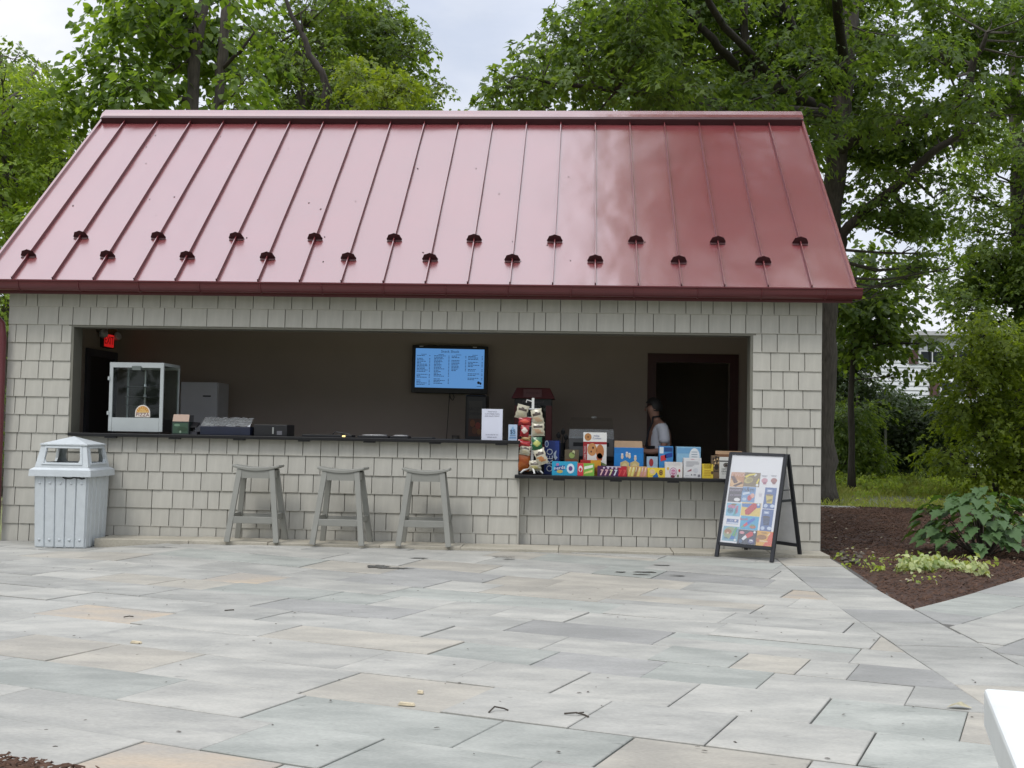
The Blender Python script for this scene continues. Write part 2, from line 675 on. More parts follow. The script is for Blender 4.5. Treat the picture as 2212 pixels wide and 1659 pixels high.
M['barkdark'] = mat('dark_bark', (0.045, 0.038, 0.032), 0.95, 0.35, 9, bump=0.8, bscale=14, stretch=(3, 3, 0.5))
M['grass'] = leaf_mat('grass_blades', (0.22, 0.27, 0.06), (0.40, 0.40, 0.13), 0.4, 0.8, 0.2)
M['weed'] = leaf_mat('weed_leaves', (0.17, 0.26, 0.05), (0.36, 0.42, 0.11), 0.45, 0.8, 0.3)
M['maple'] = leaf_mat('maple_leaves', (0.055, 0.100, 0.028), (0.15, 0.21, 0.06), 0.5, 0.5)
M['maple2'] = leaf_mat('bright_leaves', (0.10, 0.165, 0.03), (0.24, 0.31, 0.065), 0.55, 0.5)
M['big'] = leaf_mat('large_soft_leaves', (0.055, 0.105, 0.024), (0.16, 0.23, 0.05), 0.5, 0.5)
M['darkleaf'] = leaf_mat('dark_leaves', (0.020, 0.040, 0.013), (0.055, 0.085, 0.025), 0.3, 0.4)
M['midleaf'] = leaf_mat('mid_leaves', (0.062, 0.11, 0.03), (0.15, 0.20, 0.055), 0.5, 0.4)
M['bush'] = leaf_mat('olive_leaves', (0.085, 0.13, 0.02), (0.22, 0.27, 0.045), 0.5, 0.7)
M['yellowleaf'] = leaf_mat('yellow_green_leaves', (0.09, 0.14, 0.02), (0.20, 0.24, 0.04), 0.5, 0.6)
M['hydr'] = leaf_mat('oak_shaped_leaves', (0.034, 0.080, 0.028), (0.085, 0.15, 0.05), 0.25, 2.0, 0.35)
M['varieg'] = leaf_mat('cream_edged_leaves', (0.16, 0.24, 0.08), (0.50, 0.52, 0.28), 0.3, 6.0, 0.3)
M['stone'] = mat('river_stones', (0.080, 0.068, 0.055), 0.95, 0.35, 6, rnd=0.2)
# ================================================================== SETTING: ground, paving, beds
g = MB()
NR, NA = 26, 48
rr = [0.0]+[2*1.26**i for i in range(NR)]
vs = [(6, 2, -0.09)]
for r_ in rr[1:]:
    for a in range(NA):
        t = 2*math.pi*a/NA
        x, y = 6+r_*math.cos(t), 2+r_*math.sin(t)
        z = -0.09+0.35*sstep(y, 12, 40)+0.03*math.sin(x*.7+1)*math.sin(y*.9)*sstep(r_, 6, 10)
        vs.append((x, y, z))
fs = [(0, 1+a, 1+(a+1) % NA) for a in range(NA)]
for i in range(NR-1):
    for a in range(NA):
        fs.append((1+i*NA+a, 1+(i+1)*NA+a, 1+(i+1)*NA+(a+1) % NA, 1+i*NA+(a+1) % NA))
g.add(vs, fs)
ground = tag(g.build('ground', M['soil'], smooth=True), kind='structure')


def meadow_z(x, y):
    r_ = math.hypot(x-6, y-2)
    return -0.09+0.35*sstep(y, 12, 40)+0.03*math.sin(x*.7+1)*math.sin(y*.9)*sstep(r_, 6, 10)


A21 = R(21)
UU = (math.cos(A21), -math.sin(A21))
NN = (math.sin(A21), math.cos(A21))


def uv2(u, v):
    return (UU[0]*u+NN[0]*v, UU[1]*u+NN[1]*v)


patio = thing('patio', None, None)
tag(patio, kind='structure')
jb = MB()
# bedding sheet under the stones
xs_ = np.linspace(-6, 14, 81)
ys_ = np.linspace(-9.5, 0.05, 60)
vs, fs = [], []
for y in ys_:
    for x in xs_:
        vs.append((x, y, hz(x, y)-0.026))
nx = len(xs_)
BEDN = np.array([math.sin(R(52.5)), -math.cos(R(52.5))])      # right of the diagonal bed edge
for j in range(len(ys_)-1):
    for i in range(nx-1):
        cxm, cym = (xs_[i]+xs_[i+1])/2, (ys_[j]+ys_[j+1])/2
        d_ = (cxm-7.93)*BEDN[0]+(cym+3.15)*BEDN[1]
        if cxm > 7.99 and d_ < 0.12:
            continue
        if NN[0]*cxm+NN[1]*cym < -5.66 and cxm < 5.2:
            continue
        fs.append((j*nx+i, j*nx+i+1, (j+1)*nx+i+1, (j+1)*nx+i))
jb.add(vs, fs)
jb.build('paving_bed', M['joint'], patio)

colour_pts = []
for cls, pts in {
    'tan': [(430, 1632), (620, 1598), (300, 1332), (1760, 1294), (560, 1249)],
    'warm': [(80, 1398), (900, 1262), (1300, 1258), (420, 1268), (1050, 1230), (1300, 1285), (1560, 1640), (700, 1232), (1120, 1210), (1420, 1300)],
    'dark': [(1230, 1352), (1300, 1430), (1930, 1462), (880, 1318), (1540, 1247), (770, 1248), (1900, 1358), (1000, 1255)],
    'green': [(1920, 1545), (1100, 1640), (1990, 1610), (640, 1648), (900, 1560), (200, 1480), (100, 1500), (1450, 1225)],
    'pale': [(520, 1560), (300, 1450), (1200, 1480), (1500, 1530), (640, 1260), (700, 1470), (160, 1250), (1350, 1320)],
}.items():
    for p in pts:
        w_ = atz(*p)
        colour_pts.append((cls, float(w_[0]), float(w_[1])))


def inside(poly, x, y):
    for i in range(len(poly)):
        p, q = poly[i], poly[(i+1) % len(poly)]
        if (q[0]-p[0])*(y-p[1])-(q[1]-p[1])*(x-p[0]) < 0:
            return False
    return True


rest = MB()
n_pav = [0]


def shrink(poly, g_):
    c = (sum(p[0] for p in poly)/len(poly), sum(p[1] for p in poly)/len(poly))
    out = poly
    for i in range(len(poly)):
        p, q = poly[i], poly[(i+1) % len(poly)]
        nx_, ny_ = q[1]-p[1], -(q[0]-p[0])
        L = math.hypot(nx_, ny_)
        if L < 1e-6:
            continue
        nx_, ny_ = nx_/L, ny_/L
        out = clip(out, nx_, ny_, nx_*p[0]+ny_*p[1]-g_)
        if len(out) < 3:
            return []
    return out


def lay(poly, cls=None, pal=('grey', 'grey', 'pale', 'pale', 'warm', 'green', 'grey', 'pale'), zo=0.0, flat=None):
    poly = shrink(poly, random.choice((0.0012, 0.002, 0.0026, 0.0034, 0.0044)))
    if len(poly) < 3 or area(poly) < 0.012:
        return
    # drop near-duplicate corners left by clipping
    pp = []
    for p in poly:
        if not pp or math.hypot(p[0]-pp[-1][0], p[1]-pp[-1][1]) > 0.004:
            pp.append(p)
    if len(pp) > 2 and math.hypot(pp[0][0]-pp[-1][0], pp[0][1]-pp[-1][1]) < 0.004:
        pp.pop()
    poly = pp
    if len(poly) < 3:
        return
    cx_ = sum(p[0] for p in poly)/len(poly)
    cy_ = sum(p[1] for p in poly)/len(poly)
    c = cls or random.choice(pal)
    for k, x, y in colour_pts:
        if inside(poly, x, y) and cls is None:
            c = k
    dz = random.uniform(-0.0035, 0.0035)+zo
    tx, ty = random.uniform(-.004, .004), random.uniform(-.004, .004)
    top = lambda x, y: (hz(x, y) if flat is None else flat)+dz+tx*(x-cx_)+ty*(y-cy_)
    # keep the stones in or near the picture as pieces of their own
    seen = cy_ > -8.0 and abs(cx_-(5.66+(cy_+11.4)*0.03)) < 0.47*(cy_+11.4)+0.9
    if seen and n_pav[0] < 298:
        b = MB()
        n = len(poly)
        e = 0.003
        inn = shrink(poly, e)
        if len(inn) == n:
            vs_ = [(x, y, hz(x, y)-0.03) for x, y in poly]+[(x, y, top(x, y)-e) for x, y in poly]+[(x, y, top(x, y)) for x, y in inn]
            fs_ = [tuple(range(2*n, 3*n))]
            for k in range(2):
                fs_ += [(k*n+i, k*n+(i+1) % n, (k+1)*n+(i+1) % n, (k+1)*n+i) for i in range(n)]
            b.add(vs_, fs_)
        else:
            b.prism(poly, lambda x, y: hz(x, y)-0.03, top)
        b.build('paver', PV[c], patio)
        n_pav[0] += 1
    else:
        rest.prism(poly, lambda x, y: hz(x, y)-0.03, top)


rows = [-5.60, -5.18, -4.725, -4.26, -3.73, -3.19, -2.75, -2.31, -1.85, -1.39, -0.92, -0.46, 0.0, 0.45, 0.91, 1.38, 1.84, 2.3, 2.76]
fixed = {0: [5.45, 6.368, 6.98, 7.7], 1: [5.35, 6.617, 7.115, 7.75], 2: [4.75, 5.81, 6.45, 7.385, 7.935, 8.6],
         3: [4.936, 5.485, 6.40, 7.10, 7.66, 8.205, 8.755, 9.3], 4: [5.35, 6.25, 6.85, 7.357, 7.9, 8.495, 9.06],
         5: [4.5, 5.4, 6.46, 7.025, 7.604, 8.15, 8.8], 6: [4.45, 5.033, 5.59, 6.175, 6.9, 7.5, 7.92, 8.244, 8.49]}
HWALL = -0.46          # pavers stop at the limestone border
for r_ in range(len(rows)-1):
    v0, v1 = rows[r_], rows[r_+1]
    fx = fixed.get(r_)
    js = []
    if fx:
        js = list(fx)
        u = fx[0]
        while u > -9:
            u -= random.choice((0.45, 0.6, 0.75, 0.9, 1.05))
            js.insert(0, u)
        u = fx[-1]
    else:
        u = -9.0+random.random()
        js = [u]
    while u < 13:
        u += random.choice((0.45, 0.5, 0.6, 0.75, 0.75, 0.9, 1.05))
        js.append(u)
    for a, b in zip(js[:-1], js[1:]):
        # some long stones are split in two half rows
        cells = [(a, b, v0, v1)]
        if not fx and b-a > 0.85 and random.random() < 0.2:
            vm = v0+(v1-v0)*random.choice((0.4, 0.5, 0.6))
            cells = [(a, b, v0, vm), (a, b, vm, v1)]
        for a_, b_, w0, w1 in cells:
            poly = [uv2(a_, w0), uv2(b_, w0), uv2(b_, w1), uv2(a_, w1)]
            poly = clip(poly, 1, 0, 7.43)
            if not poly:
                continue
            pl = clip(poly, 0, 1, HWALL)
            if len(pl) >= 3:
                lay(pl)
            # left of the border course the paving runs on past the corner
            pl = clip(clip(poly, 0, -1, -HWALL), 1, 0, 1.12)
            pl = clip(pl, 0, 1, -0.024) if len(pl) >= 3 else pl
            if len(pl) >= 3:
                lay(pl)
# border course of the walk: stones square to the building corner
y = HWALL
while y > -9.2:
    d = random.choice((0.42, 0.5, 0.55, 0.62))
    if abs(y+3.15) < .3:
        d = .55
    lay([(7.43, y-d), (7.93, y-d), (7.93, y), (7.43, y)], random.choice(('pale', 'grey', 'warm', 'dark', 'grey')))
    y -= d
# path leaving to the right, stones at 52 degrees
c5, s5 = math.cos(R(52.5)), math.sin(R(52.5))
for i in range(9):
    w0, w1 = i*0.47, (i+1)*0.47
    u = -9.0+random.random()
    while u < 9:
        d = random.choice((0.45, 0.6, 0.75, 0.9))
        poly = [(7.93+c5*u+s5*w0*1.0, -3.15+s5*u-c5*w0), (7.93+c5*u+s5*w1, -3.15+s5*u-c5*w1),
                (7.93+c5*(u+d)+s5*w1, -3.15+s5*(u+d)-c5*w1), (7.93+c5*(u+d)+s5*w0, -3.15+s5*(u+d)-c5*w0)]
        poly = clip(poly, -1, 0, -7.935)
        poly = clip(poly, 0, -1, 9.0) if len(poly) >= 3 else poly
        if len(poly) >= 3:
            if area(poly) < 0:
                poly = poly[::-1]
            lay(poly, None, ('pale', 'grey', 'grey', 'green', 'pale', 'dark'))
        u += d
# limestone border under the counter
x = 1.12
while x < 7.92:
    d = min(random.choice((0.75, 0.9, 1.05)), 7.93-x)
    lay([(x, HWALL), (x+d, HWALL), (x+d, -0.024), (x, -0.024)], 'lime', flat=0.081)
    x += d
if rest.v:
    o = rest.build('outer_paving', PV['pale'], patio)
    o['kind'] = 'stuff'


def bed(name, corners, nu, nv, chips, amp):
    """mulch bed: an uneven patch between four corners plus loose chips"""
    b = MB()
    vs, fs = [], []
    C_ = [np.array(c) for c in corners]
    for j in range(nv+1):
        for i in range(nu+1):
            s, t = i/nu, j/nv
            p = (C_[0]*(1-s)+C_[1]*s)*(1-t)+(C_[3]*(1-s)+C_[2]*s)*t
            e = min(s, 1-s, t, 1-t)
            z = -0.02+min(1, e*14)*(amp*(0.5+0.5*math.sin(p[0]*1.9)*math.sin(p[1]*1.5+1))+0.03)+random.uniform(-.012, .012)
            vs.append((p[0], p[1], z))
    for j in range(nv):
        for i in range(nu):
            fs.append((j*(nu+1)+i, j*(nu+1)+i+1, (j+1)*(nu+1)+i+1, (j+1)*(nu+1)+i))
    b.add(vs, fs)
    o = tag(b.build(name, M['mulch'], smooth=True), kind='structure')
    V, F = [], []
    for k in range(chips):
        s, t = random.random(), random.random()
        p = (C_[0]*(1-s)+C_[1]*s)*(1-t)+(C_[3]*(1-s)+C_[2]*s)*t
        i, j = int(s*nu), int(t*nv)
        z = vs[j*(nu+1)+i][2]+random.uniform(0.0, 0.02)
        L, W = random.uniform(.008, .032), random.uniform(.0015, .0045)
        a, tl = random.uniform(0, math.pi), random.uniform(-.5, .5)
        dx, dy, dz = math.cos(a)*L, math.sin(a)*L, math.sin(tl)*L
        wx, wy = -math.sin(a)*W, math.cos(a)*W
        q = len(V)
        V += [(p[0]-dx-wx, p[1]-dy-wy, z-dz), (p[0]+dx-wx, p[1]+dy-wy, z+dz), (p[0]+dx+wx, p[1]+dy+wy, z+dz+.002),
              (p[0]-dx+wx, p[1]-dy+wy, z-dz+.002), (p[0], p[1], z+.008)]
        F += [(q, q+1, q+4), (q+1, q+2, q+4), (q+2, q+3, q+4), (q+3, q, q+4)]
    c = np_mesh('mulch_litter', np.array(V), np.array(F), M['chip'], o)
    c['kind'] = 'stuff'
    return o


bed('mulch_bed', [(7.94, -3.13), (14.2, 5.03), (13.2, 8.0), (7.94, 8.6)], 110, 120, 60000, 0.05)
u0 = uv2(-1, -5.64)
bed('front_mulch_bed', [uv2(1.0, -9.0), uv2(7.4, -9.0), uv2(7.1, -5.61), uv2(1.0, -5.61)], 90, 50, 30000, 0.07)

# ================================================================== BUILDING
bld = thing('snack_bar_building', 'shingled snack bar with red standing seam roof and long serving opening', 'building')
W_ = 7.933
OL, OR = 0.642, 7.282
OT = 2.126
CU, CL = 1.035, 0.712        # undersides of the upper and lower counter tops
XS = 5.07                    # where the counter steps down
REC = 0.10                   # the lower counter wall sits back
fwall = MB()
fwall.box(0.012, OL-0.03, 0.004, 0.15, -0.05, 2.46)
fwall.box(OR+0.03, W_-0.012, 0.004, 0.15, -0.05, 2.46)
fwall.box(OL-0.03, OR+0.03, 0.004, 0.15, OT+0.03, 2.46)
fwall.box(OL-0.0302, XS, 0.0042, 0.149, -0.0502, CU)
fwall.box(XS, OR+0.03, REC+0.004, 0.22, -0.05, CL)
fw_o = fwall.build('front_wall', M['backing'], bld)

E7 = 0.1778
Z0 = 0.17-E7
sh_cache = {}
extra = MB()
sh_list = []


def shingle(x0, x1, z0, z1, y0):
    g_ = 0.0032
    w, h = x1-x0, z1-z0
    if w < 0.03 or h < 0.02:
        return
    k = (round(w, 3), round(h, 3))
    if k not in sh_cache:
        a, b = g_, w-g_
        tb, tt = 0.015, 0.015-0.0115*min(1.0, h/E7)
        me_b = MB()
        ch = 0.002
        # wedge: thick butt at the bottom, a small chamfer round the face
        me_b.add([(a, 0, 0), (b, 0, 0), (b, 0, h+0.012), (a, 0, h+0.012),
                  (a, -tb+ch, 0), (b, -tb+ch, 0), (b, -tt+ch, h+0.012), (a, -tt+ch, h+0.012),
                  (a+ch, -tb, ch), (b-ch, -tb, ch), (b-ch, -tt, h+0.011), (a+ch, -tt, h+0.011)],
                 [(8, 9, 10, 11), (4, 5, 9, 8), (5, 6, 10, 9), (6, 7, 11, 10), (7, 4, 8, 11),
                  (0, 1, 5, 4), (1, 2, 6, 5), (2, 3, 7, 6), (3, 0, 4, 7)])
        me = bpy.data.meshes.new('shingle')
        me.from_pydata(me_b.v, [], me_b.f)
        me.materials.append(M['shingle'])
        sh_cache[k] = me
    sh_list.append((w*h, k, (x0, y0+random.uniform(-.0015, .0015), z0)))


def course(k, x0, x1, z0, z1, y0, seed):
    rr_ = random.Random(seed)
    edges = [x0]
    x = x0-rr_.choice((0.0, 0.05, 0.09, 0.13))
    while x < x1:
        x += rr_.choice((0.112, 0.145, 0.145, 0.17, 0.175, 0.175, 0.205, 0.255))
        if x > x0+0.045:
            edges.append(min(x, x1))
    if len(edges) > 2 and edges[-1]-edges[-2] < 0.05:
        edges.pop(-2)
    for a, b in zip(edges[:-1], edges[1:]):
        shingle(a, b, z0, z1, y0)


for k in range(14):
    z0, z1 = Z0+k*E7, Z0+(k+1)*E7
    if k == 13:
        z1 = 2.45
    zlo = z0
    if k >= 12:
        course(k, 0, W_, z0, z1, 0, 100+k)
        continue
    course(k, 0, OL, z0, z1, 0, 200+k)
    course(k, OR, W_, z0, z1, 0, 300+k)
    if z0 < CU-0.02:
        lo = max(z0, 0.07)
        course(k, OL, XS, lo, min(z1, CU-0.012), 0, 400+k)
    if z0 < CL-0.02:
        lo = max(z0, 0.07)
        course(k, XS, OR, lo, min(z1, CL-0.012), REC, 500+k)
sh_list.sort(key=lambda s: -s[0])
for _, k, loc in sh_list[:298]:
    o = bpy.data.objects.new('shingle', sh_cache[k])
    COL.objects.link(o)
    o.parent = fw_o
    o.location = loc
sm_ = MB()
for _, k, loc in sh_list[298:]:
    me = sh_cache[k]
    sm_.add([tuple(v.co+Vector(loc)) for v in me.vertices], [tuple(p.vertices) for p in me.polygons])
if sm_.v:
    sm_.build('narrow_shingles', M['shingle'], fw_o)['kind'] = 'stuff'
# return of the step in the wall
sb = MB()
sb.box(XS-0.004, XS+0.012, -0.018, REC+0.02, 0.06, CL)
sb.build('step_trim', M['shingle'], bld)

# trim round the opening
tb_ = MB()
tb_.box(OL-0.03, OL+0.022, -0.004, 0.20, CU, OT+0.03)
tb_.box(OR-0.022, OR+0.03, -0.004, 0.20, CL, OT+0.03)
tb_.box(OL+0.022, OR-0.022, -0.004, 0.20, OT-0.02, OT+0.03)
tb_.build('opening_trim', M['jamb'], bld)
# counter tops with their little brackets
for nm, x0, x1, zb, zt, yf, yb in (('upper_counter', OL+0.024, XS+0.012, CU, 1.068, -0.085, 0.52), ('lower_counter', XS-0.03, OR-0.024, CL, 0.745, -0.125, 0.56)):
    cb = MB()
    cb.box(x0, x1, yf, yb, zb, zt)
    co = cb.build(nm, M['counter'], bld, bevel=0.005)
    n = 7 if nm == 'upper_counter' else 4
    for i in range(n):
        bx = x0+0.42+(x1-x0-0.6)*i/(n-1)
        bb = MB()
        bb.box(bx-0.055, bx+0.055, yf+0.012, -0.021, zb-0.014, zb-0.0005)
        bb.build('bracket', M['black'], co)

# interior: side walls, partition with a doorway, floor, ceiling, back room
YB = 2.38
DX0, DX1, DZ = 6.52, 7.36, 1.985      # doorway clear opening
ib = MB()
ib.box(0.02, 0.15, 0.15, 1.76, -0.05, 2.42)
ib.box(0.02, 0.15, 1.76, 2.06, -0.05, 2.20)
ib.box(0.02, 0.15, 1.76, 2.06, 2.325, 2.42)
ib.box(0.02, 0.15, 2.06, 5.45, -0.05, 2.42)
ib.box(W_-0.15, W_-0.02, 0.15, 5.45, -0.05, 2.42)
ib.box(0.15, W_-0.15, 5.33, 5.45, -0.05, 2.42)
ib.build('side_walls', M['inwall'], bld)
pb = MB()
pb.box(0.15, DX0, YB, YB+0.12, 0.0, 2.42)
pb.box(DX1, W_-0.15, YB, YB+0.12, 0.0, 2.42)
pb.box(DX0, DX1, YB, YB+0.12, DZ, 2.42)
pb.build('partition_wall', M['inwall'], bld)
fl = MB()
fl.box(0.02, W_-0.02, 0.22, 5.45, -0.05, 0.03)
fl.build('interior_floor', M['infloor'], bld)
cl = MB()
cl.box(-0.02, W_+0.02, 0.003, 5.47, 2.461, 2.50)
cl.build('ceiling', M['inwall'], bld)
dc = MB()
dc.box(DX0-0.10, DX0, YB-0.022, YB, 0.03, DZ+0.10)
dc.box(DX1, DX1+0.10, YB-0.022, YB, 0.03, DZ+0.10)
dc.box(DX0, DX1, YB-0.022, YB, DZ, DZ+0.10)
dc.build('door_casing', M['darkred'], bld)
# outer side walls and gables above
gb = MB()
for xa, xb in ((0.0, 0.018), (W_-0.018, W_)):
    gb.box(xa, xb, 0.002, 5.47, -0.05, 2.46)
    gb.add([(xa, 0, 2.46), (xa, 5.47, 2.46), (xa, 2.735, 4.72), (xb, 0, 2.46), (xb, 5.47, 2.46), (xb, 2.735, 4.72)],
           [(0, 2, 1), (3, 4, 5), (0, 3, 5, 2), (1, 2, 5, 4), (0, 1, 4, 3)])
gb.box(0, W_, 5.452, 5.47, -0.05, 2.46)
gb.build('side_siding', M['shingle'], bld)
# side door in the left wall, its frame and the board above it
sd = MB()
sd.box(0.152, 0.185, 1.48, 1.56, 0.03, 2.0)
sd.box(0.152, 0.185, 2.25, 2.33, 0.03, 2.0)
sd.box(0.152, 0.185, 1.56, 2.25, 1.92, 2.0)
sdo = sd.build('door_frame', mat('door_frame_grey', (0.07, 0.07, 0.085), 0.5), bld)
db = MB()
db.box(0.151, 0.165, 1.562, 2.248, 0.03, 1.918)
db.build('side_door', M['black'], bld)
wb = MB()
wb.box(0.152, 0.172, 2.09, 2.30, 2.16, 2.40)
wb.build('timber_board', mat('orange_timber', (0.38, 0.17, 0.06), 0.6, 0.2, 4, stretch=(1, 8, 1)), bld)

# ---------------------------------------------------------------- roof
KP = (4.936-2.544)/2.877
YE, ZE, DR = -0.1415, 2.544, 2.877
XL, XR, SP = -0.219, 8.205, 0.4064
XS0 = 0.0859
nrm = Vector((0, -KP, 1)).normalized()
slope = Vector((0, 1, KP)).normalized()
LEN = DR*math.sqrt(1+KP*KP)


def rp(x, f, h=0.0):
    """point on the front slope: f 0 at the eave to 1 at the ridge, h above the sheet"""
    p = Vector((x, YE+DR*f, ZE+DR*KP*f))+nrm*h
    return p


rb = MB()
# rear slope, soffit and eave board under the sheets
rb.add([(XL, 2.737, 4.93), (XR, 2.737, 4.93), (XR, 5.62, 2.54), (XL, 5.62, 2.54),
        (XL, 2.737, 4.90), (XR, 2.737, 4.90), (XR, 5.60, 2.51), (XL, 5.60, 2.51)],
       [(0, 1, 2, 3), (7, 6, 5, 4), (0, 3, 7, 4), (1, 5, 6, 2), (2, 6, 7, 3)])
roof = rb.build('roof', M['roof'], bld)
deck = MB()
deck.add([rp(XL+.004, 0.003, -0.012), rp(XR-.004, 0.003, -0.012), rp(XR-.004, 1, -0.012), rp(XL+.004, 1, -0.012),
          rp(XL+.004, 0.003, -0.11), rp(XR-.004, 0.003, -0.11), rp(XR-.004, 1, -0.11), rp(XL+.004, 1, -0.11)],
         [(0, 1, 2, 3), (7, 6, 5, 4), (0, 3, 7, 4), (1, 5, 6, 2), (0, 4, 5, 1)])
deck.build('roof_deck', M['gutter'], roof)
edges = [XL]+[XS0+i*SP for i in range(20)]+[XR]
for i in range(len(edges)-1):
    a, b = edges[i]+0.001, edges[i+1]-0.001
    p = MB()
    nn = 10
    vs, fs = [], []
    for j in range(nn+1):
        for s_ in range(5):
            x = a+(b-a)*s_/4
            f = j/nn*0.995
            bow = 0.0015*math.sin(math.pi*s_/4)*math.sin(f*9+i*1.7)
            vs.append(rp(x, f, bow))
    for j in range(nn):
        for s_ in range(4):
            fs.append((j*5+s_, j*5+s_+1, (j+1)*5+s_+1, (j+1)*5+s_))
    o_ = len(vs)
    vs += [rp(a, 0, -0.01), rp(b, 0, -0.01), rp(b, 0, 0), rp(a, 0, 0)]
    fs.append((o_+3, o_, o_+1, o_+2))
    p.add(vs, fs)
    p.build('roof_panel', M['roof'], roof, smooth=True)
seam_me = None
for i in range(20):
    if seam_me is None:
        s_ = MB()
        for k in (0,):
            a, b = rp(0, 0.002, 0), rp(0, 0.985, 0)
            vs = []
            for q in (a, b):
                for dx, h in ((-0.006, 0.0), (-0.005, 0.038), (0.005, 0.038), (0.006, 0.0)):
                    vs.append(q+Vector((dx, 0, 0))+nrm*h)
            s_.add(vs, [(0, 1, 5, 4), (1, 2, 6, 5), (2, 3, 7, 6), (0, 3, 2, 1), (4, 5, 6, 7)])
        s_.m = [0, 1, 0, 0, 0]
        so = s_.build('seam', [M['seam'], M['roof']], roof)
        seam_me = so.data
    else:
        so = bpy.data.objects.new('seam', seam_me)
        COL.objects.link(so)
        so.parent = roof
    so.location = (edges[i+1], 0, 0)
# snow guards: a scalloped plate standing on every seam, two rows
sg = MB()
prof = []
for k in range(9):
    t = math.pi*(k/8)
    rad = 0.075*(1.0+(0.07 if k % 2 == 0 else -0.03))
    prof.append((-math.cos(t)*rad, 0.016+math.sin(t)*rad*0.86))
prof = [(-0.075, 0.0)]+prof+[(0.075, 0.0)]
vs = []
for th, dy in ((0, 0.0), (1, 0.05)):
    for x, h in prof:
        sc = 1.0 if th == 0 else 0.55
        vs.append(Vector((x*sc, 0, 0))+slope*dy+nrm*(h*(1.0 if th == 0 else 0.35)+0.003))
n = len(prof)
fs = [tuple(range(n-1, -1, -1)), tuple(range(n, 2*n))]+[(i, (i+1) % n, n+(i+1) % n, n+i) for i in range(n)]
sg.add(vs, fs)
for x0 in (-0.07, 0.012):            # feet gripping the seam
    vs = []
    for dx in (0, 0.058):
        for d_, h in ((-0.03, 0.002), (0.0, 0.002), (0.0, 0.012), (-0.03, 0.007)):
            vs.append(Vector((x0+dx, 0, 0))+slope*d_+nrm*h)
    sg.add(vs, [(0, 1, 2, 3), (7, 6, 5, 4), (0, 4, 5, 1), (1, 5, 6, 2), (2, 6, 7, 3), (3, 7, 4, 0)])
sgo = sg.build('snow_guard', M['roofdark'], roof)
for i in range(20):
    o = sgo if i == 0 else bpy.data.objects.new('snow_guard', sgo.data)
    if i:
        COL.objects.link(o)
        o.parent = roof
    f = 0.118 if i % 2 == 0 else 0.219
    q = rp(edges[i+1], f, 0)
    o.location = tuple(q)
# specks of leaf and twig caught on the sheets and against the guards
rl = MB()
rr_ = random.Random(12)
spots = [(rr_.uniform(XL+.3, XR-.3), rr_.uniform(.08, .93)) for _ in range(26)]
spots += [(edges[i+1]+rr_.uniform(-.06, .1), (0.118 if i % 2 == 0 else 0.219)+rr_.uniform(-.004, .02)) for i in range(20) for _ in range(rr_.choice((0, 1, 2, 4)))]
for x, f in spots:
    s = rr_.uniform(.006, .017)
    p = rp(x, f, .003)
    a = rr_.uniform(0, 3)
    d1 = Vector((math.cos(a), 0, 0))+slope*math.sin(a)
    d2 = nrm.cross(d1)
    rl.add([p-d1*s, p+d2*s*.5, p+d1*s, p-d2*s*.5, p+nrm*s*.5], [(0, 4, 3), (3, 4, 2), (2, 4, 1), (1, 4, 0)])
rl.build('roof_litter', M['barkdark'], roof)['kind'] = 'stuff'
# ridge cap and gable edge trim
rc = MB()
zr = 4.936
rc.add([(XL-0.012, 2.585, zr-0.055), (XR+0.012, 2.585, zr-0.055), (XR+0.012, 2.635, zr+0.010), (XL-0.012, 2.635, zr+0.010),
        (XL-0.012, 2.737, zr+0.080), (XR+0.012, 2.737, zr+0.080), (XR+0.012, 2.85, zr-0.06), (XL-0.012, 2.85, zr-0.06)],
       [(0, 1, 2, 3), (3, 2, 5, 4), (4, 5, 6, 7), (0, 3, 4, 7), (1, 6, 5, 2), (0, 7, 6, 1)])
rc.build('ridge_cap', M['roof'], roof, bevel=0.004)
rcl = MB()
rcl.add([rp(XL+.02, .945, .002), rp(XR-.02, .945, .002), rp(XR-.02, .945, .075), rp(XL+.02, .945, .075), rp(XL+.02, .97, .002), rp(XR-.02, .97, .002), rp(XR-.02, .97, .06), rp(XL+.02, .97, .06)],
        [(0, 1, 2, 3), (3, 2, 6, 7), (4, 7, 6, 5), (0, 3, 7, 4), (1, 5, 6, 2)])
rcl.build('ridge_shadow_strip', M['roofdark'], roof)  # added dark strip that paints the shadow line under the cap lip
for xa in (XL-0.014, XR-0.012):
    et = MB()
    a = [rp(xa, -0.002, -0.10), rp(xa+0.026, -0.002, -0.10), rp(xa+0.026, -0.002, 0.03), rp(xa, -0.002, 0.03)]
    b = [rp(xa, 0.975, -0.10), rp(xa+0.026, 0.975, -0.10), rp(xa+0.026, 0.975, 0.03), rp(xa, 0.975, 0.03)]
    et.add(a+b, [(0, 1, 2, 3), (7, 6, 5, 4), (0, 4, 5, 1), (1, 5, 6, 2), (2, 6, 7, 3), (3, 7, 4, 0)])
    et.build('gable_trim', M['roof'], roof)
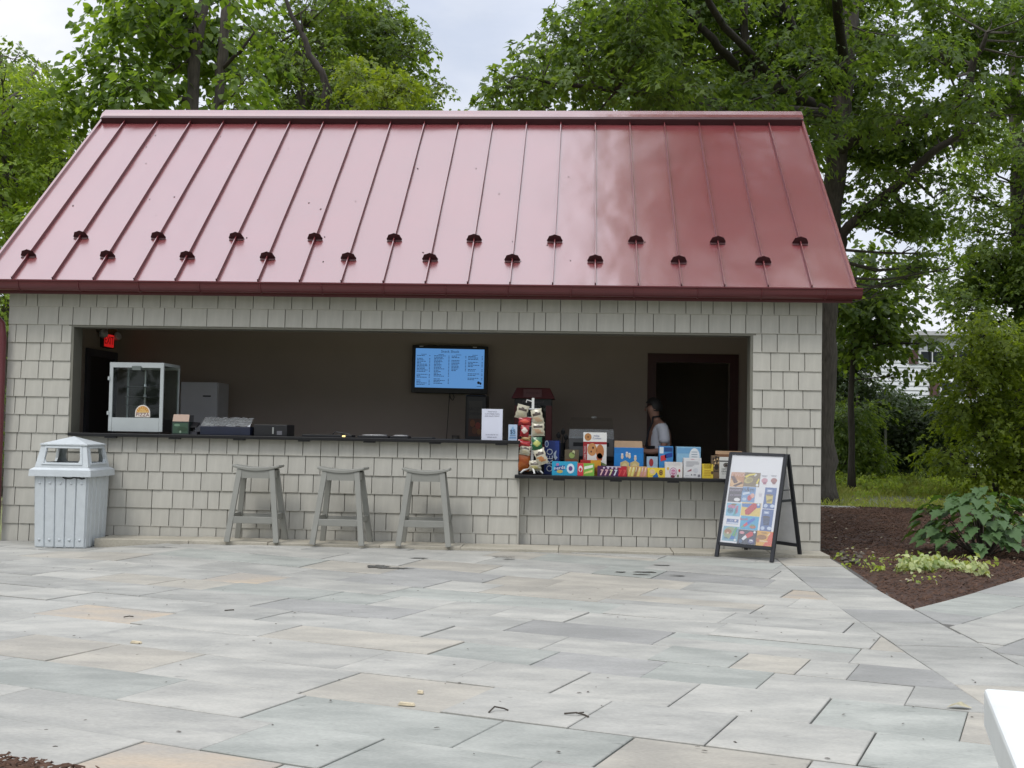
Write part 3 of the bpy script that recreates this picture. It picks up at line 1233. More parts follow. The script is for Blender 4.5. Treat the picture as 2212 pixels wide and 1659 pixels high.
# half round gutter
gt = MB()
cy_, cz_, gr = -0.205, 2.520, 0.068
prof = [(cy_+gr, cz_+0.004)]+[(cy_+gr*math.cos(t), cz_-gr*math.sin(t)*1.18) for t in [math.pi*k/10 for k in range(11)]]+[(cy_-gr-0.012, cz_+0.006), (cy_-gr-0.012, cz_+0.018), (cy_-gr+0.002, cz_+0.018)]
inner = [(y+(cy_-y)*0.07, z+(cz_-z)*0.07+0.0005) for y, z in prof]
vs = []
GX0, GX1 = XL-0.03, XR+0.045
for x in (GX0, GX1):
    vs += [(x, y, z) for y, z in prof]
n = len(prof)
fs = [(i, n+i, n+i+1, i+1) for i in range(n-1)]
vs += [(GX0, y, z) for y, z in inner]+[(GX1, y, z) for y, z in inner]
fs += [(2*n+i+1, 3*n+i+1, 3*n+i, 2*n+i) for i in range(n-1)]
fs += [tuple(range(n)), tuple(range(2*n-1, n-1, -1))]
gt.add(vs, fs)
gto = gt.build('gutter', M['gutter'], roof, smooth=False)
fb = MB()
fb.box(XL+0.02, XR-0.02, -0.137, -0.117, 2.415, 2.54)
fb.build('fascia_board', M['gutter'], roof)
sf = MB()
sf.box(XL+0.02, XR-0.02, -0.117, 0.003, 2.446, 2.458)
sf.build('soffit', M['jamb'], roof)
brk_me = None
x = 0.21
while x < XR-0.1:
    if brk_me is None:
        k_ = MB()
        pts = [(0, cy_+gr*1.04*math.cos(t), cz_-gr*1.22*math.sin(t)) for t in [math.pi*k/10 for k in range(11)]]
        k_.tube(pts, 0.007, 6)
        ko = k_.build('gutter_bracket', M['gutter'], roof)
        brk_me = ko.data
    else:
        ko = bpy.data.objects.new('gutter_bracket', brk_me)
        COL.objects.link(ko)
        ko.parent = roof
    ko.location = (x, 0, 0)
    x += 0.593
# downspout at the left corner
ds = MB()
ds.tube([(-0.16, -0.2, 2.47), (-0.16, -0.2, 2.36), (-0.12, -0.12, 2.22), (-0.045, -0.075, 2.12), (-0.03, -0.072, 2.0), (-0.03, -0.072, 0.16), (-0.04, -0.12, 0.07)], 0.045, 10)
ds.build('downspout', M['gutter'], bld, smooth=True)
# ================================================================== THINGS ON THE PAVING
# --- litter bin
M['bin'] = mat('bin_plastic', (0.50, 0.535, 0.55), 0.55, 0.05, 14, bump=0.25, bscale=90)
tb = thing('litter_bin', 'pale grey slatted litter bin with domed lid at the left wall corner', 'litter bin', (0.845, -0.345, hz(0.8, -0.3)), R(0.5))


def ring(h0, z0, h1, z1):
    return ([(-h0, -h0, z0), (h0, -h0, z0), (h0, h0, z0), (-h0, h0, z0), (-h1, -h1, z1), (h1, -h1, z1), (h1, h1, z1), (-h1, h1, z1)],
            [(0, 1, 5, 4), (1, 2, 6, 5), (2, 3, 7, 6), (3, 0, 4, 7)])


b = MB()
b.add(*ring(0.237, 0.0, 0.251, 0.665))
b.add([(-.226, -.226, 0.001), (.226, -.226, 0.001), (.226, .226, 0.001), (-.226, .226, 0.001)], [(3, 2, 1, 0)])
b.build('body', M['bin'], tb, bevel=0.008)
for fc in range(4):
    rot = Matrix.Rotation(fc*math.pi/2, 4, 'Z')
    for i in range(5):
        s = MB()
        wa, wb_ = 0.474/5, 0.50/5
        xa0, xa1 = -0.237+i*wa+0.004, -0.237+(i+1)*wa-0.004
        xb0, xb1 = -0.25+i*wb_+0.004, -0.25+(i+1)*wb_-0.004
        d = 0.012 if fc in (0, 2) else 0.006
        pts = [(xa0, -0.237, 0.008), (xa1, -0.237, 0.008), (xb1, -0.252, 0.66), (xb0, -0.252, 0.66),
               (xa0+.003, -0.237-d, 0.008), (xa1-.003, -0.237-d, 0.008), (xb1-.003, -0.252-d, 0.66), (xb0+.003, -0.252-d, 0.66)]
        pts = [rot @ Vector(p) for p in pts]
        s.add(pts, [(4, 5, 6, 7), (0, 1, 5, 4), (1, 2, 6, 5), (2, 3, 7, 6), (3, 0, 4, 7)])
        so = s.build('slat', M['bin'], tb, bevel=0.003)
        if fc == 0:
            for zz in (0.075, 0.60):
                t = zz/0.665
                xc = ((xa0+xa1)/2)*(1-t)+((xb0+xb1)/2)*t
                k = MB()
                k.lathe([(0.013, 0.0), (0.011, 0.006), (0.006, 0.009)], n=10)
                ko = k.build('bolt', M['bin'], so, smooth=True, loc=(xc, -0.237-0.015*t-d+0.001, zz))
                ko.rotation_euler = (R(90), 0, 0)
lid = MB()
lid.add(*ring(0.296, 0.662, 0.292, 0.722))
lid.add(*ring(0.292, 0.722, 0.262, 0.742))
lid.add([(-.296, -.296, .662), (.296, -.296, .662), (.296, .296, .662), (-.296, .296, .662),
         (-.25, -.25, .664), (.25, -.25, .664), (.25, .25, .664), (-.25, .25, .664)],
        [(1, 0, 4, 5), (2, 1, 5, 6), (3, 2, 6, 7), (0, 3, 7, 4)])
lo_ = lid.build('lid', M['bin'], tb, bevel=0.006)
hood = MB()
H0, H1, ZA, ZB_ = 0.256, 0.212, 0.735, 0.965


def hp(fc, s, z, inset=0.0):
    t = (z-ZA)/(ZB_-ZA)
    h = H0+(H1-H0)*t
    return Matrix.Rotation(fc*math.pi/2, 3, 'Z') @ Vector((s*h, -(h-inset), z))


for fc in range(4):
    for ins, fl_ in ((0.0, False), (0.02, True)):
        out = [hp(fc, -1 if not fl_ else -.92, ZA, ins), hp(fc, 1 if not fl_ else .92, ZA, ins), hp(fc, 1 if not fl_ else .92, ZB_, ins), hp(fc, -1 if not fl_ else -.92, ZB_, ins)]
        zi0, zi1 = 0.79, 0.92
        inn = [hp(fc, -.62, zi0, ins), hp(fc, .62, zi0, ins), hp(fc, .70, zi0+.03, ins), hp(fc, .70, zi1, ins), hp(fc, -.70, zi1, ins), hp(fc, -.70, zi0+.03, ins)]
        fs = [(0, 1, 5, 4), (1, 6, 5), (1, 2, 7, 6), (2, 3, 8, 7), (3, 0, 9, 8), (0, 4, 9)]
        if fl_:
            fs = [f[::-1] for f in fs]
        hood.add(out+inn, fs)
    a = [hp(fc, s, z, 0.0) for s, z in ((-.62, .79), (.62, .79), (.70, .82), (.70, .92), (-.70, .92), (-.70, .82))]
    c = [hp(fc, s, z, 0.02) for s, z in ((-.62, .79), (.62, .79), (.70, .82), (.70, .92), (-.70, .92), (-.70, .82))]
    hood.add(a+c, [(i, (i+1) % 6, 6+(i+1) % 6, 6+i) for i in range(6)])
    # raised surround of the mouth
    e = [hp(fc, s, z, -0.008) for s, z in ((-.78, .772), (.78, .772), (.80, .94), (-.80, .94))]
    i_ = [hp(fc, s, z, -0.008) for s, z in ((-.70, .785), (.70, .785), (.735, .925), (-.735, .925))]
    e0 = [hp(fc, s, z, 0.001) for s, z in ((-.78, .772), (.78, .772), (.80, .94), (-.80, .94))]
    i0 = [hp(fc, s, z, 0.001) for s, z in ((-.70, .785), (.70, .785), (.735, .925), (-.735, .925))]
    hood.add(e+i_+e0+i0, [(0, 1, 5, 4), (1, 2, 6, 5), (2, 3, 7, 6), (3, 0, 4, 7)]+[(8+k, 8+(k+1) % 4, (k+1) % 4, k) for k in range(4)]+[(4+k, 4+(k+1) % 4, 12+(k+1) % 4, 12+k) for k in range(4)])
hood.add([(-.226, -.226, .962), (.226, -.226, .962), (.226, .226, .962), (-.226, .226, .962), (0, 0, 1.035),
          (-.226, -.226, .95), (.226, -.226, .95), (.226, .226, .95), (-.226, .226, .95)],
         [(0, 1, 4), (1, 2, 4), (2, 3, 4), (3, 0, 4), (0, 5, 6, 1), (1, 6, 7, 2), (2, 7, 8, 3), (3, 8, 5, 0), (8, 7, 6, 5)])
hood.build('hood', M['bin'], tb)
bag = MB()
pts = []
for i in range(9):
    x = 0.02+i*0.026
    pts.append((x, -.2625-0.003*(i % 2), 0.655-0.012*math.sin(i*1.1)-(0.012 if i in (3, 4, 5) else 0)))
bag.tube(pts, 0.007, 6)
bag.build('bin_liner', M['black'], tb)

# --- three saddle stools
M['stool'] = mat('stool_paint', (0.235, 0.235, 0.21), 0.5, 0.06, 6, bump=0.1, bscale=60)


def make_stool():
    t = thing('bar_stool', '', 'bar stool')
    HS = 0.715
    s = MB()
    vs, fs = [], []
    NX, NY = 12, 4
    for lay in (0, 1):
        for j in range(NY+1):
            for i in range(NX+1):
                a, c = -1+2*i/NX, -1+2*j/NY
                hw = 0.222
                z = HS-0.022+0.026*a*a-(0.034 if lay else 0.0)*(1-0.35*a*a)
                vs.append((a*hw, c*0.115, z))
    q = (NX+1)*(NY+1)
    for j in range(NY):
        for i in range(NX):
            p = j*(NX+1)+i
            fs.append((p, p+1, p+NX+2, p+NX+1))
            fs.append((q+p+NX+1, q+p+NX+2, q+p+1, q+p))
    per = [i for i in range(NX+1)]+[j*(NX+1)+NX for j in range(1, NY+1)]+[NY*(NX+1)+i for i in range(NX-1, -1, -1)]+[j*(NX+1) for j in range(NY-1, 0, -1)]
    for k in range(len(per)):
        a, c = per[k], per[(k+1) % len(per)]
        fs.append((a, q+a, q+c, c))
    s.add(vs, fs)
    s.build('seat', M['stool'], t, bevel=0.006)
    top = {}
    for sx in (-1, 1):
        for sy in (-1, 1):
            l = MB()
            a = Vector((sx*0.232, sy*0.185, 0.0))
            c = Vector((sx*0.152, sy*0.088, HS-0.04))
            l.bar(a, c, 0.050, 0.034, side=(1, 0, 0))
            l.build('leg', M['stool'], t, bevel=0.003)
            top[sx, sy] = (a, c)

    def onleg(sx, sy, z):
        a, c = top[sx, sy]
        return a+(c-a)*(z/c.z)
    for sy in (-1, 1):
        ap = MB()
        ap.bar(onleg(-1, sy, HS-0.085), onleg(1, sy, HS-0.085), 0.02, 0.075, side=(0, 1, 0))
        ap.build('apron', M['stool'], t)
    for sx in (-1, 1):
        ap = MB()
        ap.bar(onleg(sx, -1, HS-0.085), onleg(sx, 1, HS-0.085), 0.02, 0.075, side=(1, 0, 0))
        ap.build('apron', M['stool'], t)
    f = MB()
    zf = 0.205
    f.bar(onleg(-1, -1, zf), onleg(1, -1, zf), 0.024, 0.062, side=(0, 1, 0))
    f.build('foot_rail', M['stool'], t, bevel=0.003)
    for sx in (-1, 1):
        f = MB()
        f.bar(onleg(sx, -1, 0.235), onleg(sx, 1, 0.235), 0.022, 0.05, side=(1, 0, 0))
        f.build('side_rail', M['stool'], t)
    f = MB()
    f.bar(onleg(-1, 1, zf+.015), onleg(1, 1, zf+.015), 0.022, 0.05, side=(0, 1, 0))
    f.build('foot_rail', M['stool'], t)
    return t


ZL = hz(3, -.3)+0.026
st0 = make_stool()
for i, (x, y, a, lab) in enumerate(((2.62, -0.295, 1.0, 'grey wooden saddle stool at the counter, nearest the litter bin'),
                                    (3.44, -0.335, -2.5, 'grey wooden saddle stool between the two other stools'),
                                    (4.225, -0.31, 1.5, 'grey wooden saddle stool nearest the step in the counter'))):
    o = st0 if i == 0 else copy_tree(st0)
    o.location = (x, y, ZL if y > -.32 else ZL-0.004)
    o.rotation_euler = (0, 0, R(a))
    o['label'] = lab
    o['group'] = 'bar stools under the counter'

# --- A-frame menu board
zf = hz(7.3, -.6)
FL, FR = Vector((6.905, -0.50, hz(6.9, -.5))), Vector((7.345, -0.84, hz(7.345, -.84)))
BR, BL = Vector((7.672, -0.40, hz(7.7, -.4))), Vector((7.232, -0.06, hz(7.2, -.46)+0.027))
wv = (FR-FL).normalized()
mid = (FL+FR+BR+BL)/4
af = thing('menu_board', 'black A-frame pavement board with ice lolly pictures beside the counter end', 'menu board', mid)
TW = (FR-FL).length
HT = 0.935
back_dir = Vector((-wv.y, wv.x, 0))
top_mid = mid+Vector((0, 0, HT))-back_dir*0.02
TL, TR = top_mid-wv*TW/2, top_mid+wv*TW/2


def L(v):
    return v-mid


upv = ((TL-FL).normalized())
nrm_f = wv.cross(upv)          # towards the viewer
for nm, a, c in (('front_leg', FL, TL), ('front_leg', FR, TR)):
    m_ = MB()
    m_.bar(L(a), L(c), 0.034, 0.026, side=tuple(wv))
    m_.build(nm, M['blackmetal'], af, bevel=0.003)
for nm, a, c in (('back_leg', BL, TL+back_dir*.035), ('back_leg', BR, TR+back_dir*.035)):
    m_ = MB()
    m_.bar(L(a), L(c), 0.034, 0.026, side=tuple(wv))
    m_.build(nm, M['blackmetal'], af, bevel=0.003)
zr0 = 0.115
for nm, zz in (('bottom_rail', zr0), ('top_rail', HT-0.012)):
    t = zz/HT
    m_ = MB()
    m_.bar(L(FL+(TL-FL)*t), L(FR+(TR-FR)*t), 0.026, 0.03, side=tuple(nrm_f))
    m_.build(nm, M['blackmetal'], af, bevel=0.003)
tb0, tb1 = BL+(TL-BL)*0.12, BR+(TR-BR)*0.12
m_ = MB()
m_.bar(L(tb0), L(tb1), 0.026, 0.03, side=tuple(back_dir))
m_.build('bottom_rail', M['blackmetal'], af)
# rear panel, hinge struts
ub = (TL-BL).normalized()
m_ = MB()
p0, p1 = BL+(TL-BL)*0.13+wv*.018, BR+(TR-BR)*0.13-wv*.018
p2, p3 = BR+(TR-BR)*0.93-wv*.018, BL+(TL-BL)*0.93+wv*.018
th = back_dir*0.006
m_.add([L(p) for p in (p0, p1, p2, p3)]+[L(p+th) for p in (p0, p1, p2, p3)], [(0, 1, 2, 3), (7, 6, 5, 4), (0, 4, 5, 1), (1, 5, 6, 2), (2, 6, 7, 3), (3, 7, 4, 0)])
m_.build('rear_panel', mat('panel_back_grey', (0.70, 0.70, 0.70), 0.5), af)
for sd_, t in ((FR, 0.56), (FL, 0.56)):
    tp, bk = (TR, BR) if sd_ is FR else (TL, BL)
    m_ = MB()
    m_.bar(L(sd_+(tp-sd_)*t), L(bk+(tp-bk)*t), 0.012, 0.022, side=tuple(wv))
    m_.build('strut', M['blackmetal'], af)
    m_ = MB()
    m_.bar(L(sd_+(tp-sd_)*(t+.1)), L(bk+(tp-bk)*(t+.1)), 0.006, 0.008, side=tuple(wv))
    m_.build('strut', M['blackmetal'], af)
# front panel with its poster
PWD, PHT = TW-0.036, (TL-FL).length*(1-0.12)-0.03
porg = FL+(TL-FL)*(zr0/HT)+upv*0.016+wv*0.018
m_ = MB()
m_.plane(L(porg)+nrm_f*0.004, wv, upv)
cc = [m_.P(0, 0, 0), m_.P(PWD, 0, 0), m_.P(PWD, PHT, 0), m_.P(0, PHT, 0)]
m_.add(cc+[c_-nrm_f*.012 for c_ in cc], [(0, 1, 2, 3), (7, 6, 5, 4), (0, 4, 5, 1), (1, 5, 6, 2), (2, 6, 7, 3), (3, 7, 4, 0)])
panel_white = mat('panel_white', (0.70, 0.71, 0.74), 0.25, 0.02, coat=0.5)
pan = m_.build('front_panel', panel_white, af)
PI_ = {}
po_m = []


def ik(*c):
    if c not in PI_:
        PI_[c] = len(po_m)
        po_m.append(ink(*c, 0.3))
    return PI_[c]


# the poster is measured on the close-up: corners of the panel there
CTL, CTR, CBL, CBR = np.array((380, 88.)), np.array((1172, 122.)), np.array((185, 1345.)), np.array((978, 1420.))


def st(x, y):
    """close-up pixel -> panel fraction (bilinear inverse)"""
    s, t = 0.5, 0.5
    for _ in range(8):
        p = (CBL*(1-s)+CBR*s)*(1-t)+(CTL*(1-s)+CTR*s)*t
        ds = (CBR-CBL)*(1-t)+(CTR-CTL)*t
        dt = (CTL*(1-s)+CTR*s)-(CBL*(1-s)+CBR*s)
        J = np.array([ds, dt]).T
        d = np.linalg.solve(J, np.array((x, y))-p)
        s, t = s+d[0], t+d[1]
    return s*PWD, t*PHT


pp = MB()
pp.plane(L(porg)+nrm_f*0.004, wv, upv)


def pr_(x0, y0, x1, y1, c, k=1):
    a, d = st((x0+x1)/2, (y0+y1)/2)
    # upright rectangle on the panel with the close-up's size
    w = (x1-x0)/793*PWD
    h = (y1-y0)/1275*PHT
    pp.rect(a-w/2, d-h/2, a+w/2, d+h/2, ik(*c), k)
    return a, d, w, h


def pd_(x, y, rx, ry, c, k=2, rot=0):
    a, d = st(x, y)
    pp.disc(a, d, rx/793*PWD, ry/1275*PHT, ik(*c), k, rot=rot)


def pg_(pts, c, k=2):
    pp.poly([st(*p) for p in pts][::-1], ik(*c), k)


def tx_(body, x, y, h, c, k=4, rot=0, squash=1):
    a, d = st(x, y)
    pp.text(body, a, d, h/1275*PHT, ik(*c), k, rot, squash)


# toffee bar picture
pr_(345, 360, 562, 572, (196, 140, 96))
pg_([(340, 470), (470, 470), (545, 520), (535, 568), (345, 562)], (222, 182, 132), 2)
pg_([(352, 420), (400, 410), (465, 500), (440, 515), (400, 520)], (104, 72, 66), 3)
pg_([(385, 548), (520, 500), (545, 520), (420, 568)], (96, 66, 58), 3)
tx_('TWIX', 470, 400, 78, (236, 196, 186), 4, 0, 1.1)
# banana bar picture
pr_(555, 368, 805, 570, (132, 116, 88))
pg_([(575, 420), (640, 390), (735, 380), (745, 400), (650, 412), (590, 445)], (232, 214, 84), 2)
pg_([(745, 520), (790, 450), (798, 470), (765, 535)], (238, 218, 70), 2)
pd_(630, 480, 70, 42, (190, 176, 112), 3, .2)
pd_(645, 475, 45, 26, (158, 146, 92), 4, .2)
pd_(740, 405, 24, 14, (220, 218, 212), 3, .7)
pd_(762, 550, 20, 18, (240, 240, 238), 3)
# two tubs
for cx_c, c1, c2 in ((878, (206, 150, 166), (168, 104, 124)), (1020, (168, 112, 108), (140, 92, 90))):
    pg_([(cx_c-38, 490), (cx_c+38, 494), (cx_c+24, 550), (cx_c-26, 546)], (226, 214, 216), 1)
    pd_(cx_c, 485, 48, 36, c1, 2)
    pd_(cx_c, 520, 26, 16, c2, 3)
    pr_(cx_c-46, 410, cx_c+46, 418, (150, 150, 162), 1)
    pr_(cx_c-34, 424, cx_c+34, 431, (150, 150, 162), 1)
# dark bar picture
pr_(312, 580, 520, 786, (84, 78, 88))
tx_('SNICKERS', 425, 618, 46, (196, 186, 210), 3, 0.05, .95)
tx_('ICE CREAM', 425, 690, 34, (176, 164, 190), 3, 0.05, 1)
pd_(448, 752, 48, 26, (240, 240, 242), 3)
# sweets picture
pr_(522, 574, 732, 790, (120, 160, 208))
tx_('m&m', 625, 612, 92, (70, 66, 78), 4, 0.02, 1.0)
pg_([(535, 655), (640, 640), (650, 665), (540, 690)], (206, 222, 240), 2)
pd_(645, 730, 34, 40, (200, 84, 96), 3)
pd_(690, 700, 32, 34, (232, 178, 160), 3)
pd_(562, 745, 34, 22, (188, 208, 232), 2)
# small white cup
pg_([(785, 665), (838, 668), (830, 716), (788, 712)], (206, 206, 214), 1)
pd_(812, 662, 27, 9, (222, 222, 226), 2)
# two blue cups
for y0, y1, cup in ((588, 885, (206, 190, 108)), (897, 1200, (52, 70, 104))):
    cxm = 955 if y0 < 600 else 905
    pr_(cxm-88, y0, cxm+88, y1, (84, 112, 168))
    yy = y0+100
    pg_([(cxm-58, yy), (cxm+52, yy+4), (cxm+34, yy+126), (cxm-48, yy+120)], cup, 2)
    pd_(cxm-3, yy+4, 55, 13, (142, 126, 96) if y0 < 600 else (70, 66, 76), 3)
    pd_(cxm-5, yy+82, 40, 18, (150, 138, 84) if y0 < 600 else (66, 86, 120), 3, .4)
    pd_(cxm-62, y1-42, 30, 26, (190, 206, 232), 2)
    pd_(cxm+38, y1-36, 34, 24, (204, 218, 238), 2)
    pr_(cxm-40, y0+26, cxm+40, y0+62, (168, 184, 216), 2)
    pr_(cxm-22, y0+34, cxm+22, y0+52, (214, 224, 240), 3)
# lolly pictures
pr_(280, 800, 505, 985, (128, 190, 220))
pd_(365, 850, 62, 30, (196, 128, 164), 2)
pd_(400, 822, 44, 14, (146, 122, 92), 3)
pd_(345, 905, 48, 44, (92, 148, 172), 2)
for k_, c_ in ((0, (208, 112, 140)), (1, (170, 140, 176)), (2, (96, 190, 190))):
    pg_([(440+k_*-12, 850+k_*20), (470+k_*-12, 835+k_*20), (458-k_*18, 935+k_*16), (424-k_*18, 945+k_*16)], c_, 3)
tx_('Pops', 345, 905, 40, (40, 66, 120), 4, 0.1)
pr_(515, 800, 815, 985, (232, 204, 112))
pg_([(527, 806), (815, 812), (812, 872), (700, 880), (527, 850)], (86, 132, 196), 2)
pg_([(572, 905), (700, 805), (752, 815), (760, 870), (640, 968), (580, 965)], (196, 66, 72), 3)
pd_(783, 828, 17, 17, (226, 232, 242), 3)
pr_(285, 1025, 470, 1098, (104, 128, 180))
pr_(288, 1072, 466, 1096, (206, 216, 236), 2)
pd_(425, 1050, 16, 14, (236, 226, 230), 3)
tx_('ICE', 360, 1048, 32, (226, 232, 244), 3)
pr_(500, 990, 780, 1180, (76, 172, 216))
tx_('Bomb', 560, 1030, 52, (206, 66, 92), 3, 0.05)
pg_([(545, 1112), (605, 1070), (618, 1110), (560, 1140)], (222, 74, 96), 3)
pg_([(605, 1070), (720, 1005), (735, 1040), (618, 1110)], (66, 120, 214), 3)
pg_([(510, 1140), (548, 1112), (560, 1130), (520, 1150)], (120, 186, 132), 3)
pd_(692, 1140, 48, 24, (190, 116, 92), 3)
pd_(692, 1120, 34, 14, (120, 150, 120), 4)
pr_(225, 1128, 470, 1335, (126, 178, 200))
pd_(345, 1220, 108, 84, (150, 168, 132), 2)
pd_(310, 1200, 56, 36, (166, 110, 72), 3)
pd_(305, 1222, 18, 14, (226, 206, 180), 4)
pg_([(330, 1308), (420, 1160), (462, 1170), (400, 1312)], (52, 122, 196), 4)
pg_([(372, 1262), (432, 1140), (458, 1150), (412, 1270)], (96, 172, 112), 5)
pd_(418, 1322, 20, 14, (236, 240, 242), 5)
tx_('SPIN', 278, 1292, 34, (30, 62, 110), 4)
pr_(458, 1184, 752, 1382, (46, 56, 78))
pd_(528, 1218, 38, 20, (222, 150, 164), 3)
pg_([(520, 1300), (590, 1245), (612, 1285), (545, 1330)], (236, 236, 242), 3)
pg_([(582, 1250), (660, 1205), (702, 1215), (700, 1262), (612, 1300)], (204, 56, 64), 4)
pd_(668, 1345, 52, 32, (38, 48, 120), 3)
pd_(668, 1328, 30, 10, (232, 232, 240), 4)
pd_(505, 1335, 26, 26, (66, 100, 140), 3)
pd_(724, 1216, 18, 16, (232, 236, 242), 4)
tx_('POP', 668, 1352, 34, (232, 232, 240), 5, 0.08)
pr_(735, 1202, 1000, 1415, (228, 172, 66))
pg_([(905, 1330), (960, 1215), (1004, 1225), (985, 1410), (840, 1410)], (222, 92, 62), 2)
pd_(830, 1285, 74, 34, (156, 106, 46), 2)
pd_(870, 1228, 50, 14, (190, 142, 66), 3)
pg_([(790, 1345), (800, 1325), (925, 1340), (915, 1358)], (236, 200, 150), 3)
pd_(772, 1330, 26, 30, (196, 110, 46), 3)
pd_(938, 1252, 30, 12, (240, 206, 150), 3, .9)
pp.build('poster_print', po_m, pan)
# clear cover with the sky sheen
m_ = MB()
m_.plane(L(porg)+nrm_f*0.0115, wv, upv)
m_.rect(0, 0, PWD, PHT, 0, 1)
m_.build('poster_cover', glass_mat('poster_cover_plastic', (0.98, 0.98, 0.98), 0.16, 0.80), pan)

# --- white table at the photographer's corner
tw = atz(2125, 1486, 0.74)
TA = R(-14)
_c = Vector((tw[0], tw[1], 0))+Vector((math.cos(TA), math.sin(TA), 0))*0.45-Vector((-math.sin(TA), math.cos(TA), 0))*0.60
wt = thing('white_table', 'corner of a smooth white painted table close to the viewer', 'table', (_c.x, _c.y, 0), TA)
M['tablewhite'] = mat('table_paint', (0.64, 0.66, 0.66), 0.4, 0.07, 9)
m_ = MB()
m_.box(-0.45, 0.45, -0.60, 0.60, 0.675, 0.74)
m_.build('tabletop', M['tablewhite'], wt, bevel=0.006)
for sx in (-1, 1):
    for sy in (-1, 1):
        m_ = MB()
        m_.box(sx*.38-.03, sx*.38+.03, sy*.52-.03, sy*.52+.03, 0.0, 0.675)
        m_.build('leg', M['tablewhite'], wt)

# --- litter on the stones, each piece its own
M['chipwood'] = mat('pale_wood_chip', (0.50, 0.43, 0.30), 0.8, 0.2, 30)
M['twig'] = mat('twig_bark', (0.055, 0.045, 0.035), 0.9, 0.3, 30)
M['deadleaf'] = mat('dry_leaf', (0.33, 0.30, 0.20), 0.8, 0.3, 30)


def floor_at(px, py):
    p = atz(px, py, 0.0)
    p = atz(px, py, hz(p[0], p[1]))
    return p[0], p[1], hz(p[0], p[1])+0.002


for px, py, L_, lab in ((878, 1524, 0.036, 'pale wood chip lying on the paving below the middle stool'), (294, 1390, 0.03, 'pale wood chip lying on the paving in front of the litter bin'), (908, 1498, 0.014, 'tiny pale wood crumb on the paving just beyond the larger chip')):
    b = MB()
    b.add([(-L_, -.009, 0), (L_, -.012, 0), (L_*1.05, .008, 0), (-L_*.9, .010, 0), (-L_*.8, -.007, .011), (L_*.8, -.009, .009), (L_*.85, .006, .010), (-L_*.75, .008, .012)],
          [(3, 2, 1, 0), (4, 5, 6, 7), (0, 1, 5, 4), (1, 2, 6, 5), (2, 3, 7, 6), (3, 0, 4, 7)])
    o = tag(b.build('wood_chip', M['chipwood'], loc=floor_at(px, py)), lab, 'wood chip', 'wood chips on the paving')
    o.rotation_euler = (0, 0, random.uniform(-.3, .3))
for px, py, pts, lab in ((1075, 1540, [(-.05, -.03, .004), (-.02, .02, .02), (.03, .035, .012), (.06, .04, .004)], 'curved dark twig on the paving below the counter step'),
                         (1245, 1548, [(-.07, .02, .006), (0, .0, .014), (.05, .01, .004), (.07, -.03, .004)], 'forked brown twig on the paving in front of the low counter'),
                         (278, 1335, [(-.04, -.01, .004), (0, .015, .008), (.03, .03, .004)], 'short bent twig on the tan stone below the litter bin'),
                         (495, 1320, [(-.035, -.02, .004), (.035, .03, .004)], 'short straight twig on the paving left of the nearest stool')):
    b = MB()
    b.tube([(p[0]*.7, p[1]*.7, p[2]) for p in pts], [0.0035]*len(pts), 6)
    if 'forked' in lab:
        b.tube([(0, 0, .012), (.03, .035, .008)], 0.0028, 6)
    tag(b.build('twig', M['twig'], loc=floor_at(px, py)), lab, 'twig', 'twigs on the paving')
b = MB()
b.add([(-.05, 0, .004), (-.015, -.02, .022), (.03, -.022, .012), (.06, .0, .004), (.02, .026, .026), (-.02, .024, .014)], [(0, 1, 5), (1, 2, 4, 5), (2, 3, 4)])
tag(b.build('fallen_leaf', M['deadleaf'], loc=floor_at(2070, 1532)), 'curled dry leaf on the paving behind the white table', 'leaf')
# dark specks of bark and grit
V, F = [], []
for k in range(240):
    v_ = random.uniform(-5.6, -0.2)
    u_ = random.uniform(0, 10)
    x, y = uv2(u_, v_)
    if x > 7.9 or y > -0.6:
        continue
    q = len(V)
    L_, W2 = random.uniform(.003, .012), random.uniform(.0015, .0045)
    a = random.uniform(0, 3.14)
    z = hz(x, y)+0.004
    for dx, dy, dz in ((-L_, -W2, 0), (L_, -W2, 0), (L_, W2, 0), (-L_, W2, 0), (0, 0, W2*.7)):
        V.append((x+dx*math.cos(a)-dy*math.sin(a), y+dx*math.sin(a)+dy*math.cos(a), z+dz))
    F += [(q, q+1, q+4), (q+1, q+2, q+4), (q+2, q+3, q+4), (q+3, q, q+4)]
o = np_mesh('paving_litter', np.array(V), np.array(F), M['twig'])
tag(o, kind='stuff')
# damp patches
M['wet'] = mat('damp_stone', (0.055, 0.056, 0.055), 0.25, 0.1, 10)
b = MB()
for px, py, rx, ry in ((815, 1222, .15, .09), (850, 1226, .26, .035), (905, 1204, .12, .03), (1085, 1202, .18, .018), (1100, 1206, .1, .02), (1395, 1234, .15, .035), (1340, 1234, .07, .03), (1430, 1219, .11, .025), (1385, 1240, .1, .025), (1465, 1242, .10, .02)):
    x, y, z = floor_at(px, py)
    rx, ry = rx*.7, ry*.6
    n = 18
    ps = []
    for k in range(n):
        t = 2*math.pi*k/n
        j = random.uniform(.6, 1.15)
        xx, yy = x+rx*j*math.cos(t), y+ry*j*math.sin(t)*1.6
        ps.append((xx, yy, hz(xx, yy)+0.0065))
    b.add(ps, [tuple(range(n))])
tag(b.build('damp_patches', M['wet']), kind='stuff')
# ================================================================== THINGS ON THE COUNTERS AND INSIDE
UP, LOW = 1.0685, 0.7455


def z4(x, y):
    return 1069.8+x*.248, 822.9+y*.248


